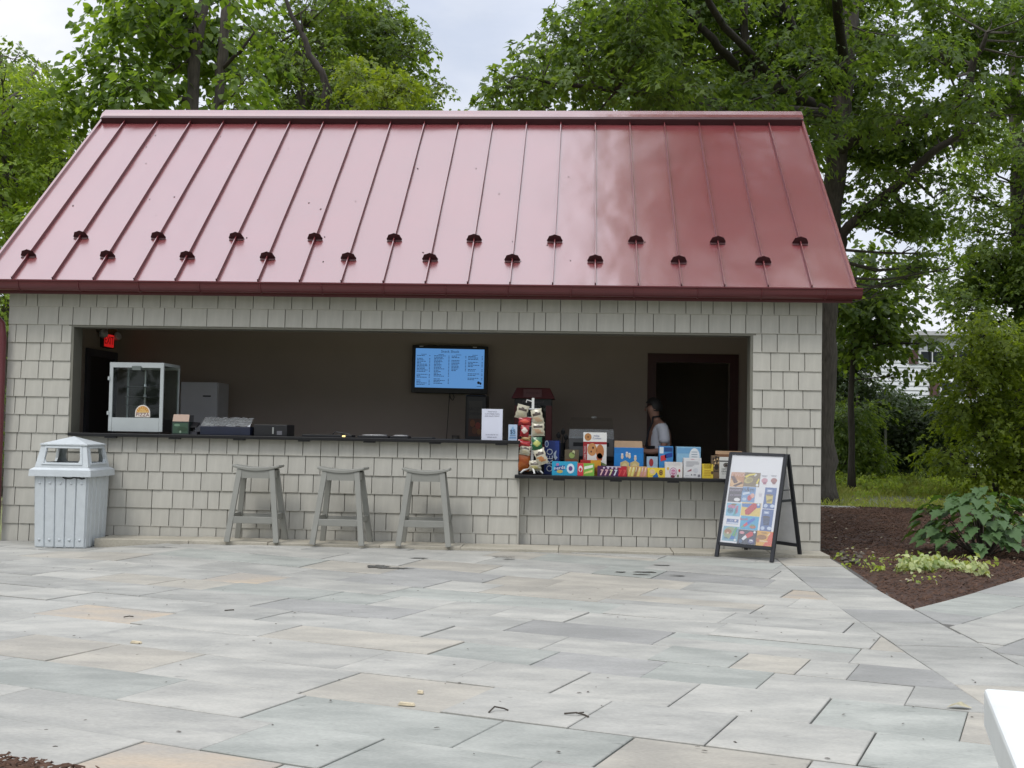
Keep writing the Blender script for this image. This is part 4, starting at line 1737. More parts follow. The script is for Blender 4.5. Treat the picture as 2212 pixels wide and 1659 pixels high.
class Face:
    """collects flat print on one carton face; fractions of the face"""

    def __init__(s, w, h, y):
        s.w, s.h = w, h
        s.b = MB()
        s.b.plane((-w/2, y, 0), (1, 0, 0), (0, 0, 1))
        s.m, s.k = [], {}

    def c(s, col):
        if col not in s.k:
            s.k[col] = len(s.m)
            s.m.append(ink(*col))
        return s.k[col]

    def rect(s, x0, y0, x1, y1, col, k=1):
        s.b.rect(x0*s.w, y0*s.h, x1*s.w, y1*s.h, s.c(col), k)

    def poly(s, pts, col, k=2):
        s.b.poly([(x*s.w, y*s.h) for x, y in pts], s.c(col), k)

    def disc(s, x, y, rx, ry, col, k=2, rot=0):
        s.b.disc(x*s.w, y*s.h, rx*s.w, ry*s.h, s.c(col), k, rot=rot)

    def text(s, t, x, y, size, col, k=4, rot=0, sq=1.0):
        s.b.text(t, x*s.w, y*s.h, size*s.h, s.c(col), k, rot, sq)

    def done(s, parent, name='print'):
        if s.b.f:
            s.b.build(name, s.m, parent)


def carton(name, label, cat, box, Y, depth, col, zb, draw=None, rz=0.0, group=None, notch=None, opened=None, zoom=z4):
    x0, y0 = zoom(box[0], box[1])
    x1, y1 = zoom(box[2], box[3])
    a, c = at(x0, y1, Y), at(x1, y1, Y)
    w = float(c[0]-a[0])
    h = float(at((x0+x1)/2, y0, Y)[2]-zb)
    t = thing(name, label, cat, ((a[0]+c[0])/2, Y+depth/2, zb), rz, group)
    b = MB()
    d = depth/2
    if notch:               # an open display tray: low front with raised corners
        n0, n1, nh = notch
        f = [(-w/2, 0), (w/2, 0), (w/2, h), (w/2*n1, h), (w/2*n1*.85, h*nh), (-w/2*n1*.85, h*nh), (-w/2*n1, h), (-w/2, h)]
        for yy, flip in ((-d, 0), (-d+.002, 1)):
            vs = [(x, yy, z) for x, z in f]
            for tri in ((0, 1, 4, 5), (1, 2, 3, 4), (0, 5, 6, 7)):
                b.add(vs, [tri[::-1] if flip else tri])
        b.add([(x, -d, z) for x, z in f]+[(x, -d+.002, z) for x, z in f], [(i, 8+i, 8+(i+1) % 8, (i+1) % 8) for i in range(8)])
        for sx in (-1, 1):
            b.box(min(sx*w/2, sx*(w/2-.002)), max(sx*w/2, sx*(w/2-.002)), -d+.002, d, 0, h*(.92 if n0 else 1))
        b.box(-w/2+.002, w/2-.002, d-.002, d, 0, h)
        b.box(-w/2+.002, w/2-.002, -d+.002, d-.002, 0, .002)
    else:
        b.box(-w/2, w/2, -d, d, 0, h)
    b.build('carton', ink(*col, 0.5), t, bevel=0.002)
    if opened:              # lid standing up behind
        o_ = MB()
        o_.add([(-w/2*.98, d, h), (w/2*.98, d, h), (w/2*.96, d+.03, h+opened), (-w/2*.96, d+.03, h+opened),
                (-w/2*.98, d-.003, h), (w/2*.98, d-.003, h), (w/2*.96, d+.027, h+opened), (-w/2*.96, d+.027, h+opened)],
               [(3, 2, 1, 0), (4, 5, 6, 7), (0, 1, 5, 4), (1, 2, 6, 5), (2, 3, 7, 6), (3, 0, 4, 7)])
        o_.build('flap', M['card'], t)
    if draw:
        F = Face(w, h, -d)
        draw(F)
        F.done(t)
    return t


# --- back row of the low counter
def d_oreo(F):
    F.rect(0.72, 0, 1, 1, (18, 48, 120))
    F.rect(0, 0, .72, 1, (20, 42, 104))
    F.disc(.14, .90, .13, .10, (190, 200, 214))
    F.disc(.14, .90, .09, .07, (70, 90, 140), 3)
    F.text('OREO', .38, .42, .27, (206, 212, 220), 4, R(90), .95)
    F.poly([(.62, .62), (.82, .72), (.78, .56), (.9, .5), (.74, .42), (.80, .3), (.66, .36)], (170, 182, 196), 2)
    F.disc(.62, .30, .16, .2, (14, 18, 40), 3)
    F.disc(.70, .22, .14, .16, (226, 226, 220), 2)


carton('cookie_box', 'tall dark blue biscuit carton with white upright lettering beside the snack rack', 'snack box', (432, 520, 560, 722), 0.17, 0.10, (18, 40, 100), LOW, d_oreo, R(-6))


def d_cookie(F):
    F.rect(0, .78, 1, 1, (226, 226, 222))
    F.disc(.2, .89, .15, .09, (176, 122, 70))
    F.disc(.2, .89, .03, .02, (70, 36, 22), 3)
    F.text('mike', .56, .92, .07, (40, 60, 130), 4)
    F.text('Cookies', .58, .86, .06, (40, 60, 130), 4)
    F.rect(0, .0, 1, .78, (150, 26, 36), 1)
    F.rect(.17, .0, 1, .72, (214, 214, 210), 2)
    F.disc(.38, .6, .2, .15, (190, 134, 82), 3)
    F.disc(.42, .64, .04, .03, (74, 38, 24), 4)
    F.disc(.34, .55, .03, .025, (74, 38, 24), 4)
    F.disc(.72, .55, .17, .17, (176, 112, 62), 3)
    F.disc(.70, .42, .13, .1, (168, 92, 62), 3)
    F.poly([(.52, 0), (.52, .22), (.7, .33), (1, .25), (1, 0)], (96, 118, 70), 3)
    F.disc(.74, .2, .10, .09, (50, 74, 44), 4)
    F.text('ookies', .36, .16, .14, (38, 48, 104), 4, R(90), .8)
    F.text('Mini', .24, .14, .12, (38, 48, 104), 4, R(90), .8)
    F.text('100 CALORIE PACKS', .085, .42, .072, (214, 196, 196), 4, R(90), .8)


carton('cookie_box', 'big white and red carton showing chocolate chip cookies, tallest on the low counter', 'snack box', (764, 448, 968, 735), 0.16, 0.13, (206, 206, 202), LOW, d_cookie)


def d_cake(F):
    F.rect(.0, .0, 1, .1, (120, 116, 104))
    F.rect(.05, .12, .95, .4, (140, 104, 66))
    F.rect(.05, .4, .95, .52, (196, 172, 120))
    F.rect(.08, .52, .92, .62, (116, 66, 40), 2)
    F.disc(.5, .78, .2, .12, (150, 170, 96), 2)
    F.disc(.62, .9, .1, .08, (196, 196, 150), 2)


t = carton('cake_pack', 'clear plastic pack with a layered cake slice and green garnish', 'snack pack', (604, 600, 728, 700), 0.20, 0.10, (96, 84, 62), LOW, d_cake)


def d_rice(F):
    F.rect(0, 0, 1, .8, (18, 118, 190))
    F.rect(0, 0, 1, .1, (16, 66, 150), 2)
    for x, rot in ((.36, .05), (.7, -.05)):
        F.poly([(x-.16, .06), (x+.15, .06), (x+.16, .46), (x+.02, .55), (x-.15, .47)], (196, 176, 122), 3)
        F.disc(x, .3, .10, .15, (212, 194, 142), 4)
    for x, y in ((.27, .68), (.43, .74), (.52, .70), (.72, .62)):
        F.disc(x, y, .045, .085, (206, 190, 172), 3)
        F.disc(x, y+.09, .04, .03, (216, 216, 220), 4)


carton('cereal_treat_box', 'wide bright blue carton of crisp rice squares with a brown flap open behind', 'snack box', (1036, 582, 1290, 742), 0.15, 0.16, (20, 110, 180), LOW, d_rice, 0, None, None, 0.065)


def d_tub(F):
    F.rect(.04, .05, .96, .52, (160, 186, 208))
    F.rect(.0, .52, 1, .92, (150, 172, 192))
    F.disc(.4, .7, .2, .2, (150, 40, 50), 2)
    F.rect(.25, .28, .8, .4, (220, 226, 232), 2)


carton('snack_tub', 'small pale blue snack tub with a red badge beside the blue carton', 'snack tub', (1320, 660, 1415, 745), 0.14, 0.10, (148, 170, 190), LOW, d_tub)


def d_blue(F):
    F.rect(0, 0, 1, 1, (54, 128, 190))
    F.rect(.04, .76, .32, .97, (206, 218, 226), 2)
    F.rect(.36, .82, .96, .96, (22, 64, 120), 2)
    F.poly([(.12, .5), (.5, .55), (.5, .72), (.12, .68)], (200, 52, 60), 3)
    F.poly([(.42, .60), (.95, .66), (.95, .8), (.42, .74)], (24, 58, 140), 3)
    F.disc(.6, .2, .28, .22, (96, 60, 48), 3)
    F.disc(.68, .16, .16, .12, (60, 34, 28), 4)
    F.rect(.75, .42, .97, .48, (206, 222, 232), 2)


carton('cookie_box', 'upright mid blue carton with a red emblem in front of the person', 'snack box', (1425, 568, 1548, 745), 0.15, 0.10, (60, 124, 180), LOW, d_blue)


def d_light(F):
    F.rect(0, 0, 1, 1, (140, 186, 214))
    F.rect(.02, .78, .98, .97, (108, 160, 200), 2)
    F.disc(.74, .68, .22, .28, (224, 228, 230), 3)
    for i in range(4):
        F.rect(.62, .82-i*.08, .86, .845-i*.08, (150, 164, 176), 4)
    F.disc(.36, .48, .12, .11, (150, 44, 44), 3)
    F.disc(.5, .44, .12, .14, (206, 160, 60), 4)
    F.poly([(.04, .0), (.5, .0), (.55, .32), (.2, .36)], (206, 186, 132), 5)
    F.poly([(.04, .12), (.12, .02), (.16, .3), (.1, .34)], (226, 236, 226), 6)


carton('snack_box', 'pale blue carton with a round white label behind the white printed box', 'snack box', (1578, 574, 1788, 745), 0.17, 0.14, (132, 176, 204), LOW, d_light)


# --- front row
def d_turq(F):
    F.rect(0, 0, 1, 1, (38, 158, 196))
    F.poly([(.10, .3), (.48, .42), (.5, .74), (.12, .66)], (28, 70, 140), 2)
    F.text('nerds', .30, .54, .34, (230, 236, 240), 4, .12, 1.1)
    F.disc(.31, .28, .12, .12, (196, 176, 96), 3)
    F.disc(.73, .5, .15, .36, (210, 226, 236), 2)
    F.disc(.73, .5, .08, .18, (96, 66, 130), 3)
    F.disc(.22, .78, .06, .1, (180, 110, 160), 3)


carton('candy_box', 'turquoise candy carton with slanted white lettering at the front of the low counter', 'candy box', (492, 702, 714, 792), -0.035, 0.09, (34, 140, 176), LOW, d_turq, R(2))


def d_air(F):
    F.rect(0, 0, .36, 1, (206, 52, 66))
    F.rect(.36, 0, 1, 1, (120, 176, 66))
    F.disc(.18, .55, .12, .26, (232, 216, 216), 2)
    F.poly([(.1, .5), (.18, .3), (.26, .5), (.22, .62), (.14, .62)], (200, 40, 56), 3)
    F.poly([(.4, .5), (.92, .68), (.92, .9), (.4, .74)], (226, 232, 214), 2)
    F.poly([(.4, .14), (.9, .3), (.9, .5), (.45, .3)], (214, 210, 120), 2)


carton('candy_box', 'small red and lime green candy carton in the front row', 'candy box', (716, 718, 862, 796), -0.04, 0.08, (150, 150, 60), LOW, d_air)


def d_star(F):
    F.rect(0, 0, .5, 1, (160, 26, 34))
    F.rect(.5, 0, 1, 1, (206, 150, 40))
    F.disc(.55, .5, .12, .3, (226, 186, 70), 2)
    F.disc(.8, .35, .12, .2, (180, 110, 34), 3)


carton('candy_box', 'red and gold candy carton tucked behind the lime green one', 'candy box', (740, 690, 920, 770), 0.06, 0.07, (170, 100, 40), LOW, d_star)


def d_purple(F):
    F.rect(0, 0, .72, 1, (70, 26, 74))
    F.rect(.72, 0, 1, 1, (176, 30, 46))
    cols = [(216, 176, 176), (220, 170, 180), (214, 206, 160), (206, 216, 226), (206, 66, 66), (206, 80, 80)]
    for i, c_ in enumerate(cols):
        x = .08+i*.155
        F.poly([(x, .08), (x+.05, .08), (x+.13, .62), (x+.08, .62)], c_, 2)
        F.poly([(x+.03, .55), (x+.13, .55), (x+.13, .66), (x+.03, .66)], c_, 3)
    for i in range(4):
        F.disc(.22+i*.14, .82, .035, .09, (206, 190, 206), 3)
    F.rect(.3, .9, .8, .97, (206, 206, 220), 2)


carton('candy_box', 'long purple and red candy tray with slanted sweets along its front', 'candy tray', (890, 742, 1146, 806), -0.04, 0.10, (66, 26, 66), LOW, d_purple)


def d_pastel(F):
    F.rect(0, 0, 1, 1, (196, 150, 90))
    for i, c_ in enumerate([(206, 186, 96), (214, 206, 120), (150, 110, 80), (216, 196, 110), (196, 140, 130), (206, 150, 140)]):
        x = .0+i*.16
        F.poly([(x, .04), (x+.12, .04), (x+.24, .94), (x+.12, .94)], c_, 2)
        F.poly([(x+.09, .5), (x+.12, .5), (x+.17, .94), (x+.13, .94)], (230, 220, 190), 3)


carton('candy_box', 'yellow and pink striped candy carton right of the purple tray', 'candy box', (1152, 746, 1320, 812), -0.045, 0.09, (190, 150, 90), LOW, d_pastel)


def d_yelblue(F):
    F.rect(0, 0, 1, 1, (226, 196, 56))
    F.poly([(.3, 0), (.62, 0), (.55, .4), (.4, .7), (.33, .4)], (30, 96, 160), 2)
    F.disc(.27, .55, .2, .38, (230, 206, 90), 3)
    F.disc(.27, .6, .14, .26, (216, 186, 150), 4)
    F.disc(.75, .52, .11, .3, (70, 52, 36), 3)
    F.disc(.75, .52, .08, .2, (190, 150, 60), 4)
    F.disc(.75, .52, .05, .12, (70, 52, 36), 5)


carton('candy_box', 'yellow and blue candy tray with a round dark emblem', 'candy tray', (1326, 758, 1482, 816), -0.05, 0.09, (216, 186, 50), LOW, d_yelblue)


def d_whitetray(F):
    F.disc(.47, .36, .22, .30, (170, 120, 150), 1)
    F.disc(.47, .36, .18, .24, (226, 222, 222), 2)
    F.disc(.47, .36, .15, .19, (186, 120, 150), 3)
    F.disc(.16, .58, .07, .1, (206, 170, 80), 2)
    F.disc(.82, .46, .06, .1, (176, 50, 66), 2)
    F.disc(.44, .08, .12, .08, (120, 40, 60), 3)
    F.disc(.74, .12, .06, .08, (90, 110, 60), 3)
    F.text('fruit', .47, .36, .17, (240, 236, 240), 5, 0, .9)


carton('candy_box', 'open white fruit snack tray with raised front corners', 'candy tray', (1480, 708, 1630, 820), -0.055, 0.12, (214, 210, 206), LOW, d_whitetray, 0, None, (1, .82, .76))


def d_whitebox(F):
    for i, (a, b_) in enumerate(((.14, .82), (.14, .88), (.14, .86), (.14, .6), (.14, .5))):
        F.rect(a, .80-i*.055, b_, .825-i*.055, (150, 150, 156))
    F.poly([(.18, .32), (.44, .46), (.44, .36), (.3, .32)], (150, 90, 100), 2)
    F.disc(.68, .38, .14, .12, (190, 192, 196), 1)
    F.disc(.45, .16, .03, .035, (60, 60, 66), 2)
    F.rect(.56, .13, .7, .19, (130, 130, 136), 2)
    F.rect(.8, .06, .94, .18, (120, 120, 126), 2)
    F.rect(.1, .1, .3, .13, (170, 170, 176), 1)
    F.rect(.4, .92, .6, .95, (200, 140, 150), 1)


carton('snack_box', 'white carton turned with its small print side to the front', 'snack box', (1640, 672, 1795, 824), -0.06, 0.11, (206, 206, 206), LOW, d_whitebox)


def d_yeltray(F):
    for i in range(4):
        F.rect(.18, .52-i*.11, .78, .56-i*.11, (170, 130, 30))
    F.disc(.9, .4, .1, .12, (80, 60, 40), 2)


carton('candy_box', 'open yellow tray with torn raised corners beside the white carton', 'candy tray', (1802, 724, 1898, 822), -0.06, 0.11, (206, 180, 50), LOW, d_yeltray, 0, None, (1, .7, .68))


def d_spot(F):
    F.rect(0, 0, 1, 1, (110, 90, 66))
    for x, y, r_ in ((.2, .85, .12), (.55, .9, .16), (.3, .72, .1), (.7, .74, .13), (.15, .6, .1), (.85, .9, .1)):
        F.disc(x, y, r_, r_*.5, (40, 28, 22), 2)
        F.disc(x+.14, y-.05, .08, .04, (206, 176, 130), 3)
    F.disc(.6, .5, .28, .13, (34, 26, 22), 3)
    F.rect(.1, .28, .9, .34, (60, 48, 38), 2)


carton('candy_box', 'brown spotted chocolate carton between yellow tray and white chocolate carton', 'candy box', (1886, 650, 1952, 820), -0.05, 0.10, (110, 90, 66), LOW, d_spot)


def d_choc(F):
    F.rect(0, 0, 1, 1, (206, 206, 200))
    F.rect(0, .79, 1, .84, (20, 20, 24), 2)
    F.disc(.62, .63, .26, .11, (34, 30, 30), 2)
    F.disc(.62, .63, .18, .07, (150, 140, 130), 3)
    F.disc(.62, .63, .13, .045, (34, 30, 30), 4)
    F.text('HAPPY', .5, .44, .11, (40, 40, 44), 3, 0, .9)
    F.text('GRAIN', .5, .33, .12, (40, 40, 44), 3, 0, .9)
    F.text('SEA SALT', .5, .22, .07, (90, 90, 96), 3, 0, .9)


carton('candy_box', 'white carton with black band and round black emblem, half hidden by the menu board', 'candy box', (1952, 664, 2046, 818), -0.06, 0.11, (206, 206, 200), LOW, d_choc)
carton('cardboard_box', 'open plain brown cardboard box behind the white carton at the right end', 'cardboard box', (1934, 640, 2180, 818), 0.12, 0.20, (128, 92, 64), LOW, None, 0, None, None, 0.03)

# --- wire rack with clipped snack bags
rx_, ry_ = float(at(1149, 1012, 0.03)[0]), 0.03
rk = thing('snack_rack', 'white clip stand for snack bags at the left end of the low counter', 'snack rack', (rx_, ry_, LOW))
M['rackwhite'] = mat('rack_paint', (0.62, 0.62, 0.60), 0.45, 0.05)
b = MB()
b.box(-.012, .012, -.006, .006, 0.05, 0.735)
b.build('post', M['rackwhite'], rk)
for a in (200, 340, 285, 60, 120):
    b = MB()
    c_, s_ = math.cos(R(a)), math.sin(R(a))
    b.tube([(0, 0, .062), (c_*.03, s_*.03, .058), (c_*.085, s_*.085, .038), (c_*.115, s_*.115, .010)], 0.0095, 8)
    b.build('foot', M['rackwhite'], rk, smooth=True)
b = MB()
b.tube([(-.006, 0, .70), (-.06, -.01, .715), (-.065, -.01, .69)], 0.006, 6)
b.build('clip', M['rackwhite'], rk)
for i in range(7):
    b = MB()
    z = .63-i*.085
    b.bar((-.07, -.008, z), (.07, -.008, z), .006, .012)
    b.build('clip', M['rackwhite'], rk)


def bag(label, cx, ctop, w, h, rot, body, panel, dy=-.02, dark=(74, 62, 52), kind=0):
    o = thing('snack_bag', label, 'snack bag', (rx_+cx, ry_+dy, LOW+ctop), 0.0, 'snack bags clipped to the rack')
    o.rotation_euler = (R(random.uniform(-10, 4)), R(rot), R(random.uniform(-14, 14)))
    b = MB()
    NX, NZ = 8, 12
    vs, fs = [], []
    r_ = random.Random(label)
    cr = [[r_.uniform(-.003, .003) for _ in range(NX+1)] for _ in range(NZ+1)]
    for side in (1, -1):
        for j in range(NZ+1):
            t = j/NZ
            puff = 0.026*math.sin(math.pi*min(1, max(0, (t-.06)/.88)))**.6 if .06 < t < .94 else 0.001
            for i in range(NX+1):
                s = -1+2*i/NX
                k = math.sqrt(max(0, 1-s*s*.92))
                edge = 0.008*math.sin(t*17+i) if abs(s) == 1 else 0
                vs.append((s*w/2*(1-.07*math.sin(math.pi*t))+edge*.4, -side*(puff*k+cr[j][i]*(.9 if 0 < j < NZ else 0)*(side if False else 1))-(.0005*side), -t*h))
    n = (NX+1)*(NZ+1)
    for j in range(NZ):
        for i in range(NX):
            p = j*(NX+1)+i
            fs.append((p, p+NX+1, p+NX+2, p+1))
            fs.append((n+p, n+p+1, n+p+NX+2, n+p+NX+1))
    b.add(vs, fs)
    # printed areas follow the front face
    mats = [ink(*body, 0.28), ink(*panel, 0.28), ink(*dark, 0.28)]
    for idx in range(len(b.f)):
        q = idx//2
        j, i = q//NX, q % NX
        if idx % 2 == 0:
            if kind == 0 and ((i-3.5)/2.9)**2+((j-3.4)/1.6)**2 < 1:
                b.m[idx] = 2
            if kind == 0 and 6 <= j <= 9 and 1 <= i <= 6 and abs(i-3.5-(j-7.5)*.4) < 2:
                b.m[idx] = 1
            if kind == 1 and ((i-3.5)/2.6)**2+((j-5.5)/3)**2 < 1:
                b.m[idx] = 1
            if kind == 2 and (j == 0 or abs(j-4-i*.4) < 1.2):
                b.m[idx] = 1
    b.build('bag', mats, o, smooth=True)
    return o


cream, red_, green_, orange_ = (186, 180, 158), (150, 24, 32), (24, 96, 54), (160, 84, 30)
bag('cream snack bag at the top left of the rack', -.088, .665, .115, .135, 14, cream, (196, 190, 160))
bag('cream snack bag at the top right of the rack, tilted', .028, .625, .11, .15, -14, cream, (190, 160, 130), -.03)
bag('red snack bag under the top left cream bag', -.072, .55, .125, .085, 4, red_, (206, 80, 60), -.015, kind=1)
bag('red and white snack bag in the middle of the left column', -.068, .475, .085, .115, 6, red_, (214, 200, 190), -.025, kind=1)
bag('cream snack bag in the middle of the right column', .052, .50, .125, .13, -3, cream, (186, 150, 120), -.03)
bag('tan snack bag below the red and white bag', -.06, .375, .095, .06, 3, (170, 130, 80), (190, 160, 110), -.012, kind=1)
bag('wide red snack bag left of the green bag', -.075, .33, .125, .075, 5, red_, (196, 60, 60), -.02, kind=2)
bag('green snack bag in the right column', .045, .36, .10, .125, -2, green_, (190, 196, 110), -.028, kind=1)
bag('cream snack bag above the orange bag', -.062, .275, .105, .09, 8, cream, (190, 180, 150), -.03)
bag('orange snack bag low in the left column', -.07, .21, .115, .18, 3, orange_, (150, 70, 26), -.025, kind=2)
bag('cream snack bag low in the right column, swung outwards', .06, .245, .11, .155, -20, cream, (190, 130, 80), -.035)
bag('cream snack bag at the bottom of the rack', .03, .135, .12, .10, -3, cream, (190, 180, 120), -.03)

# --- signs on the upper counter
qa = at(1040, 943, 0.0)
qb = at(1085, 884, 0.0)
qw, qh = float(at(1085, 943, 0)[0]-qa[0]), float(qb[2]-UP)
q = thing('table_sign', 'upright white notice in a clear stand at the end of the upper counter', 'sign', (qa[0]+qw/2, 0.0, UP), R(-4))
b = MB()
b.box(-qw/2, qw/2, -.003, .003, 0.0, qh)
b.build('sheet', mat('sign_white', (0.62, 0.64, 0.74), 0.2, 0.02), q)
b = MB()
b.box(-qw/2-.004, qw/2+.004, .003, .006, 0.0, qh+.004)
b.box(-qw/2, qw/2, .006, .06, 0.0, .004)
b.build('stand', M['film'], q)
F = Face(qw, qh, -.003)
F.text('MAKE YOUR', .5, .91, .052, (84, 84, 104), 2)
F.text('CUSTOMIZED PIZZA', .5, .84, .052, (84, 84, 104), 2)
F.text('AND SALAD TODAY', .5, .77, .052, (84, 84, 104), 2)
F.text('SCAN ABOVE TO', .5, .17, .052, (84, 84, 104), 2)
F.text('ORDER NOW', .5, .09, .052, (84, 84, 104), 2)
F.done(q)
qa = at(1098, 944, 0.02)
qw, qh = float(at(1117, 944, .02)[0]-qa[0]), float(at(1107, 917, .02)[2]-UP)
q = thing('price_sign', 'small pale blue $5 price sign beside the white notice', 'sign', (qa[0]+qw/2, 0.02, UP))
b = MB()
b.box(-qw/2, qw/2, -.003, .003, 0.0, qh)
b.build('sheet', mat('sign_blue_white', (0.42, 0.52, 0.66), 0.2, 0.02), q)
b = MB()
b.box(-qw/2, qw/2, .003, .05, 0.0, .004)
b.build('stand', M['film'], q)
F = Face(qw, qh, -.003)
F.poly([(.5, .9), (.8, .62), (.8, .3), (.2, .3), (.2, .62)], (140, 176, 210), 1)
F.text('$5', .5, .54, .36, (36, 52, 84), 3)
F.rect(.15, .3, .85, .33, (70, 100, 140), 2)
F.rect(.12, .12, .88, .24, (120, 156, 196), 2)
F.done(q)

# --- pizza warmer
Yp = 0.02
pa, pb_ = at(233, 931, Yp), at(350, 931, Yp)
pw_ = float(pb_[0]-pa[0])
ph_ = float(at(290, 783, Yp)[2]-UP)
pz = thing('pizza_warmer', 'tall glass pizza display warmer with white frame on the upper counter', 'food warmer', ((pa[0]+pb_[0])/2, Yp+.24, UP))
fr = mat('warmer_frame', (0.40, 0.43, 0.43), 0.4, 0.04)
hw, D2 = pw_/2, 0.24
for sx in (-1, 1):
    for sy in (-1, 1):
        b = MB()
        ww = 0.034 if sy < 0 else 0.018
        x0 = sx*hw
        b.box(min(x0, x0-sx*ww), max(x0, x0-sx*ww), min(sy*D2, sy*(D2-.02)), max(sy*D2, sy*(D2-.02)), 0.02, ph_-.05)
        b.build('post', fr, pz, bevel=0.002)
b = MB()
b.box(-hw, hw, -D2, -D2+.02, ph_-.05, ph_)
b.box(-hw, -hw+.02, -D2+.02, D2, ph_-.03, ph_)
b.box(hw-.02, hw, -D2+.02, D2, ph_-.03, ph_)
b.box(-hw, hw, D2-.02, D2, ph_-.05, ph_)
b.build('top_frame', fr, pz)
b = MB()
b.box(-hw+.02, hw-.02, -D2+.02, D2-.02, ph_-.028, ph_-.004)
b.build('roof', M['black'], pz)
b = MB()
b.box(-hw+.036, hw-.036, -D2+.002, -D2+.018, 0.02, 0.155)
b.build('lower_panel', fr, pz)
b = MB()
b.box(-hw+.02, hw-.02, -D2+.02, D2-.02, 0.012, 0.14)
b.build('base', M['black'], pz)
b = MB()
b.box(-hw+.034, hw-.034, -D2+.006, -D2+.010, 0.156, ph_-.052)
b.build('front_glass', M['glass'], pz)
for sx in (-1, 1):
    b = MB()
    xx = sx*(hw-.009)
    b.box(xx-.002, xx+.002, -D2+.021, D2-.021, 0.14, ph_-.052)
    b.build('side_glass', M['glass'], pz)
b = MB()
b.box(-hw+.02, hw-.02, D2-.012, D2-.006, 0.14, ph_-.052)
b.build('rear_panel', mat('warmer_dark', (0.05, 0.05, 0.045), 0.4), pz)
for z in (.27, .36, .46):
    b = MB()
    b.lathe([(0.0, 0), (.19, 0), (.195, .004), (.0, .006)], (0, 0, z), 24)
    b.build('shelf', mat('shelf_wire', (0.28, 0.28, 0.27), 0.35, metal=.6) if z == .27 else bpy.data.materials['shelf_wire'], pz)
b = MB()
b.tube([(0, 0, .14), (0, 0, ph_-.06)], .008, 8)
b.build('spindle', M['steel'], pz)
for z in (.27, .36, .46):
    b = MB()
    b.lathe([(.0, 0), (.02, 0), (.012, .03), (0, .03)], (0, 0, z+.006), 10)
    b.build('hub', M['steel'], pz)
for z in (.18, .52):
    b = MB()
    b.box(-hw-.012, -hw+.004, -D2-.012, -D2-.0005, z, z+.035)
    b.build('hinge', fr, pz)
b = MB()
b.box(-.045, .045, -D2-.012, -D2-.0005, ph_-.075, ph_-.035)
b.build('latch', mat('latch_grey', (0.12, 0.14, 0.13), 0.5), pz)
b = MB()
b.plane((0.0, -D2+.0055, .206), (1, 0, 0), (0, 0, 1))
sm = [ink(224, 218, 206), ink(206, 140, 60), ink(120, 26, 40), ink(224, 190, 120)]
arc = lambda r_: [(r_*math.cos(t), r_*math.sin(t)) for t in [math.pi*k/14 for k in range(15)]]
ox = .07
b.poly([(ox+.075, -.045), (ox+.075, 0)]+[(ox+x, y) for x, y in arc(.075)]+[(ox-.075, 0), (ox-.075, -.045)], 0, 1)
b.poly([(ox+x, y) for x, y in arc(.064)], 1, 2)
b.poly([(ox+x, y) for x, y in arc(.04)], 3, 3)
for k in range(7):
    t = math.pi*(k+.5)/7
    b.disc(ox+.052*math.cos(t), .052*math.sin(t), .007, .007, 3, 4)
b.text('PIZZA', ox, -.022, .05, 2, 3, 0, 1.0)
b.text('HOT', ox, .018, .03, 1, 4)
b.build('pizza_sticker', sm, pz)

# --- white appliance and soap bottle on the back bench
YBK = 1.45
bench = MB()
ba, bb_ = 0.4, 6.1
bench.box(ba, bb_, YBK-.12, 2.36, 0.86, 0.90)
bench.box(ba+.03, bb_-.03, YBK-.08, 2.36, 0.03, 0.86)
o = bench.build('back_bench', M['counter'])
tag(o, 'long black work bench along the back wall of the snack bar', 'bench')
ra, rb_ = at(388, 930, YBK+.2), at(467, 826, YBK+.2)
rw, rh = float(at(467, 930, YBK+.2)[0]-ra[0]), float(rb_[2]-.901)
rf = thing('white_fridge', 'small white refrigerator with a short dark badge on the back bench', 'refrigerator', (ra[0]+rw/2, YBK+.42, .901))
b = MB()
b.box(-rw/2, rw/2, -.18, .22, 0, rh)
b.build('cabinet', mat('fridge_white', (0.66, 0.66, 0.70), 0.4, 0.03), rf, bevel=0.008)
b = MB()
b.box(-rw/2, rw/2, -.225, -.185, 0.01, rh)
do = b.build('door', bpy.data.materials['fridge_white'], rf, bevel=0.008)
b = MB()
b.box(rw/2-.16, rw/2-.07, -.228, -.2255, rh*.78, rh*.78+.016)
b.build('badge', M['black'], do)
b = MB()
b.box(-rw/2+.02, -rw/2+.16, -.2275, -.2255, rh*.1, rh*.5)
b.build('paper_note', ink(150, 150, 156), do)
sx_ = at(511, 930, YBK+.3)[0]
sp = thing('soap_bottle', 'clear pump bottle on the back bench right of the white refrigerator', 'bottle', (sx_, YBK+.3, .901))
b = MB()
b.lathe([(.036, 0), (.04, .01), (.04, .16), (.015, .2), (.013, .22)], n=16)
b.build('bottle', mat('soap_amber', (0.20, 0.17, 0.12), 0.2), sp, smooth=True)
b = MB()
b.tube([(0, 0, .22), (0, 0, .27), (-.05, -.01, .275)], .007, 6)
b.build('pump', M['black'], sp)

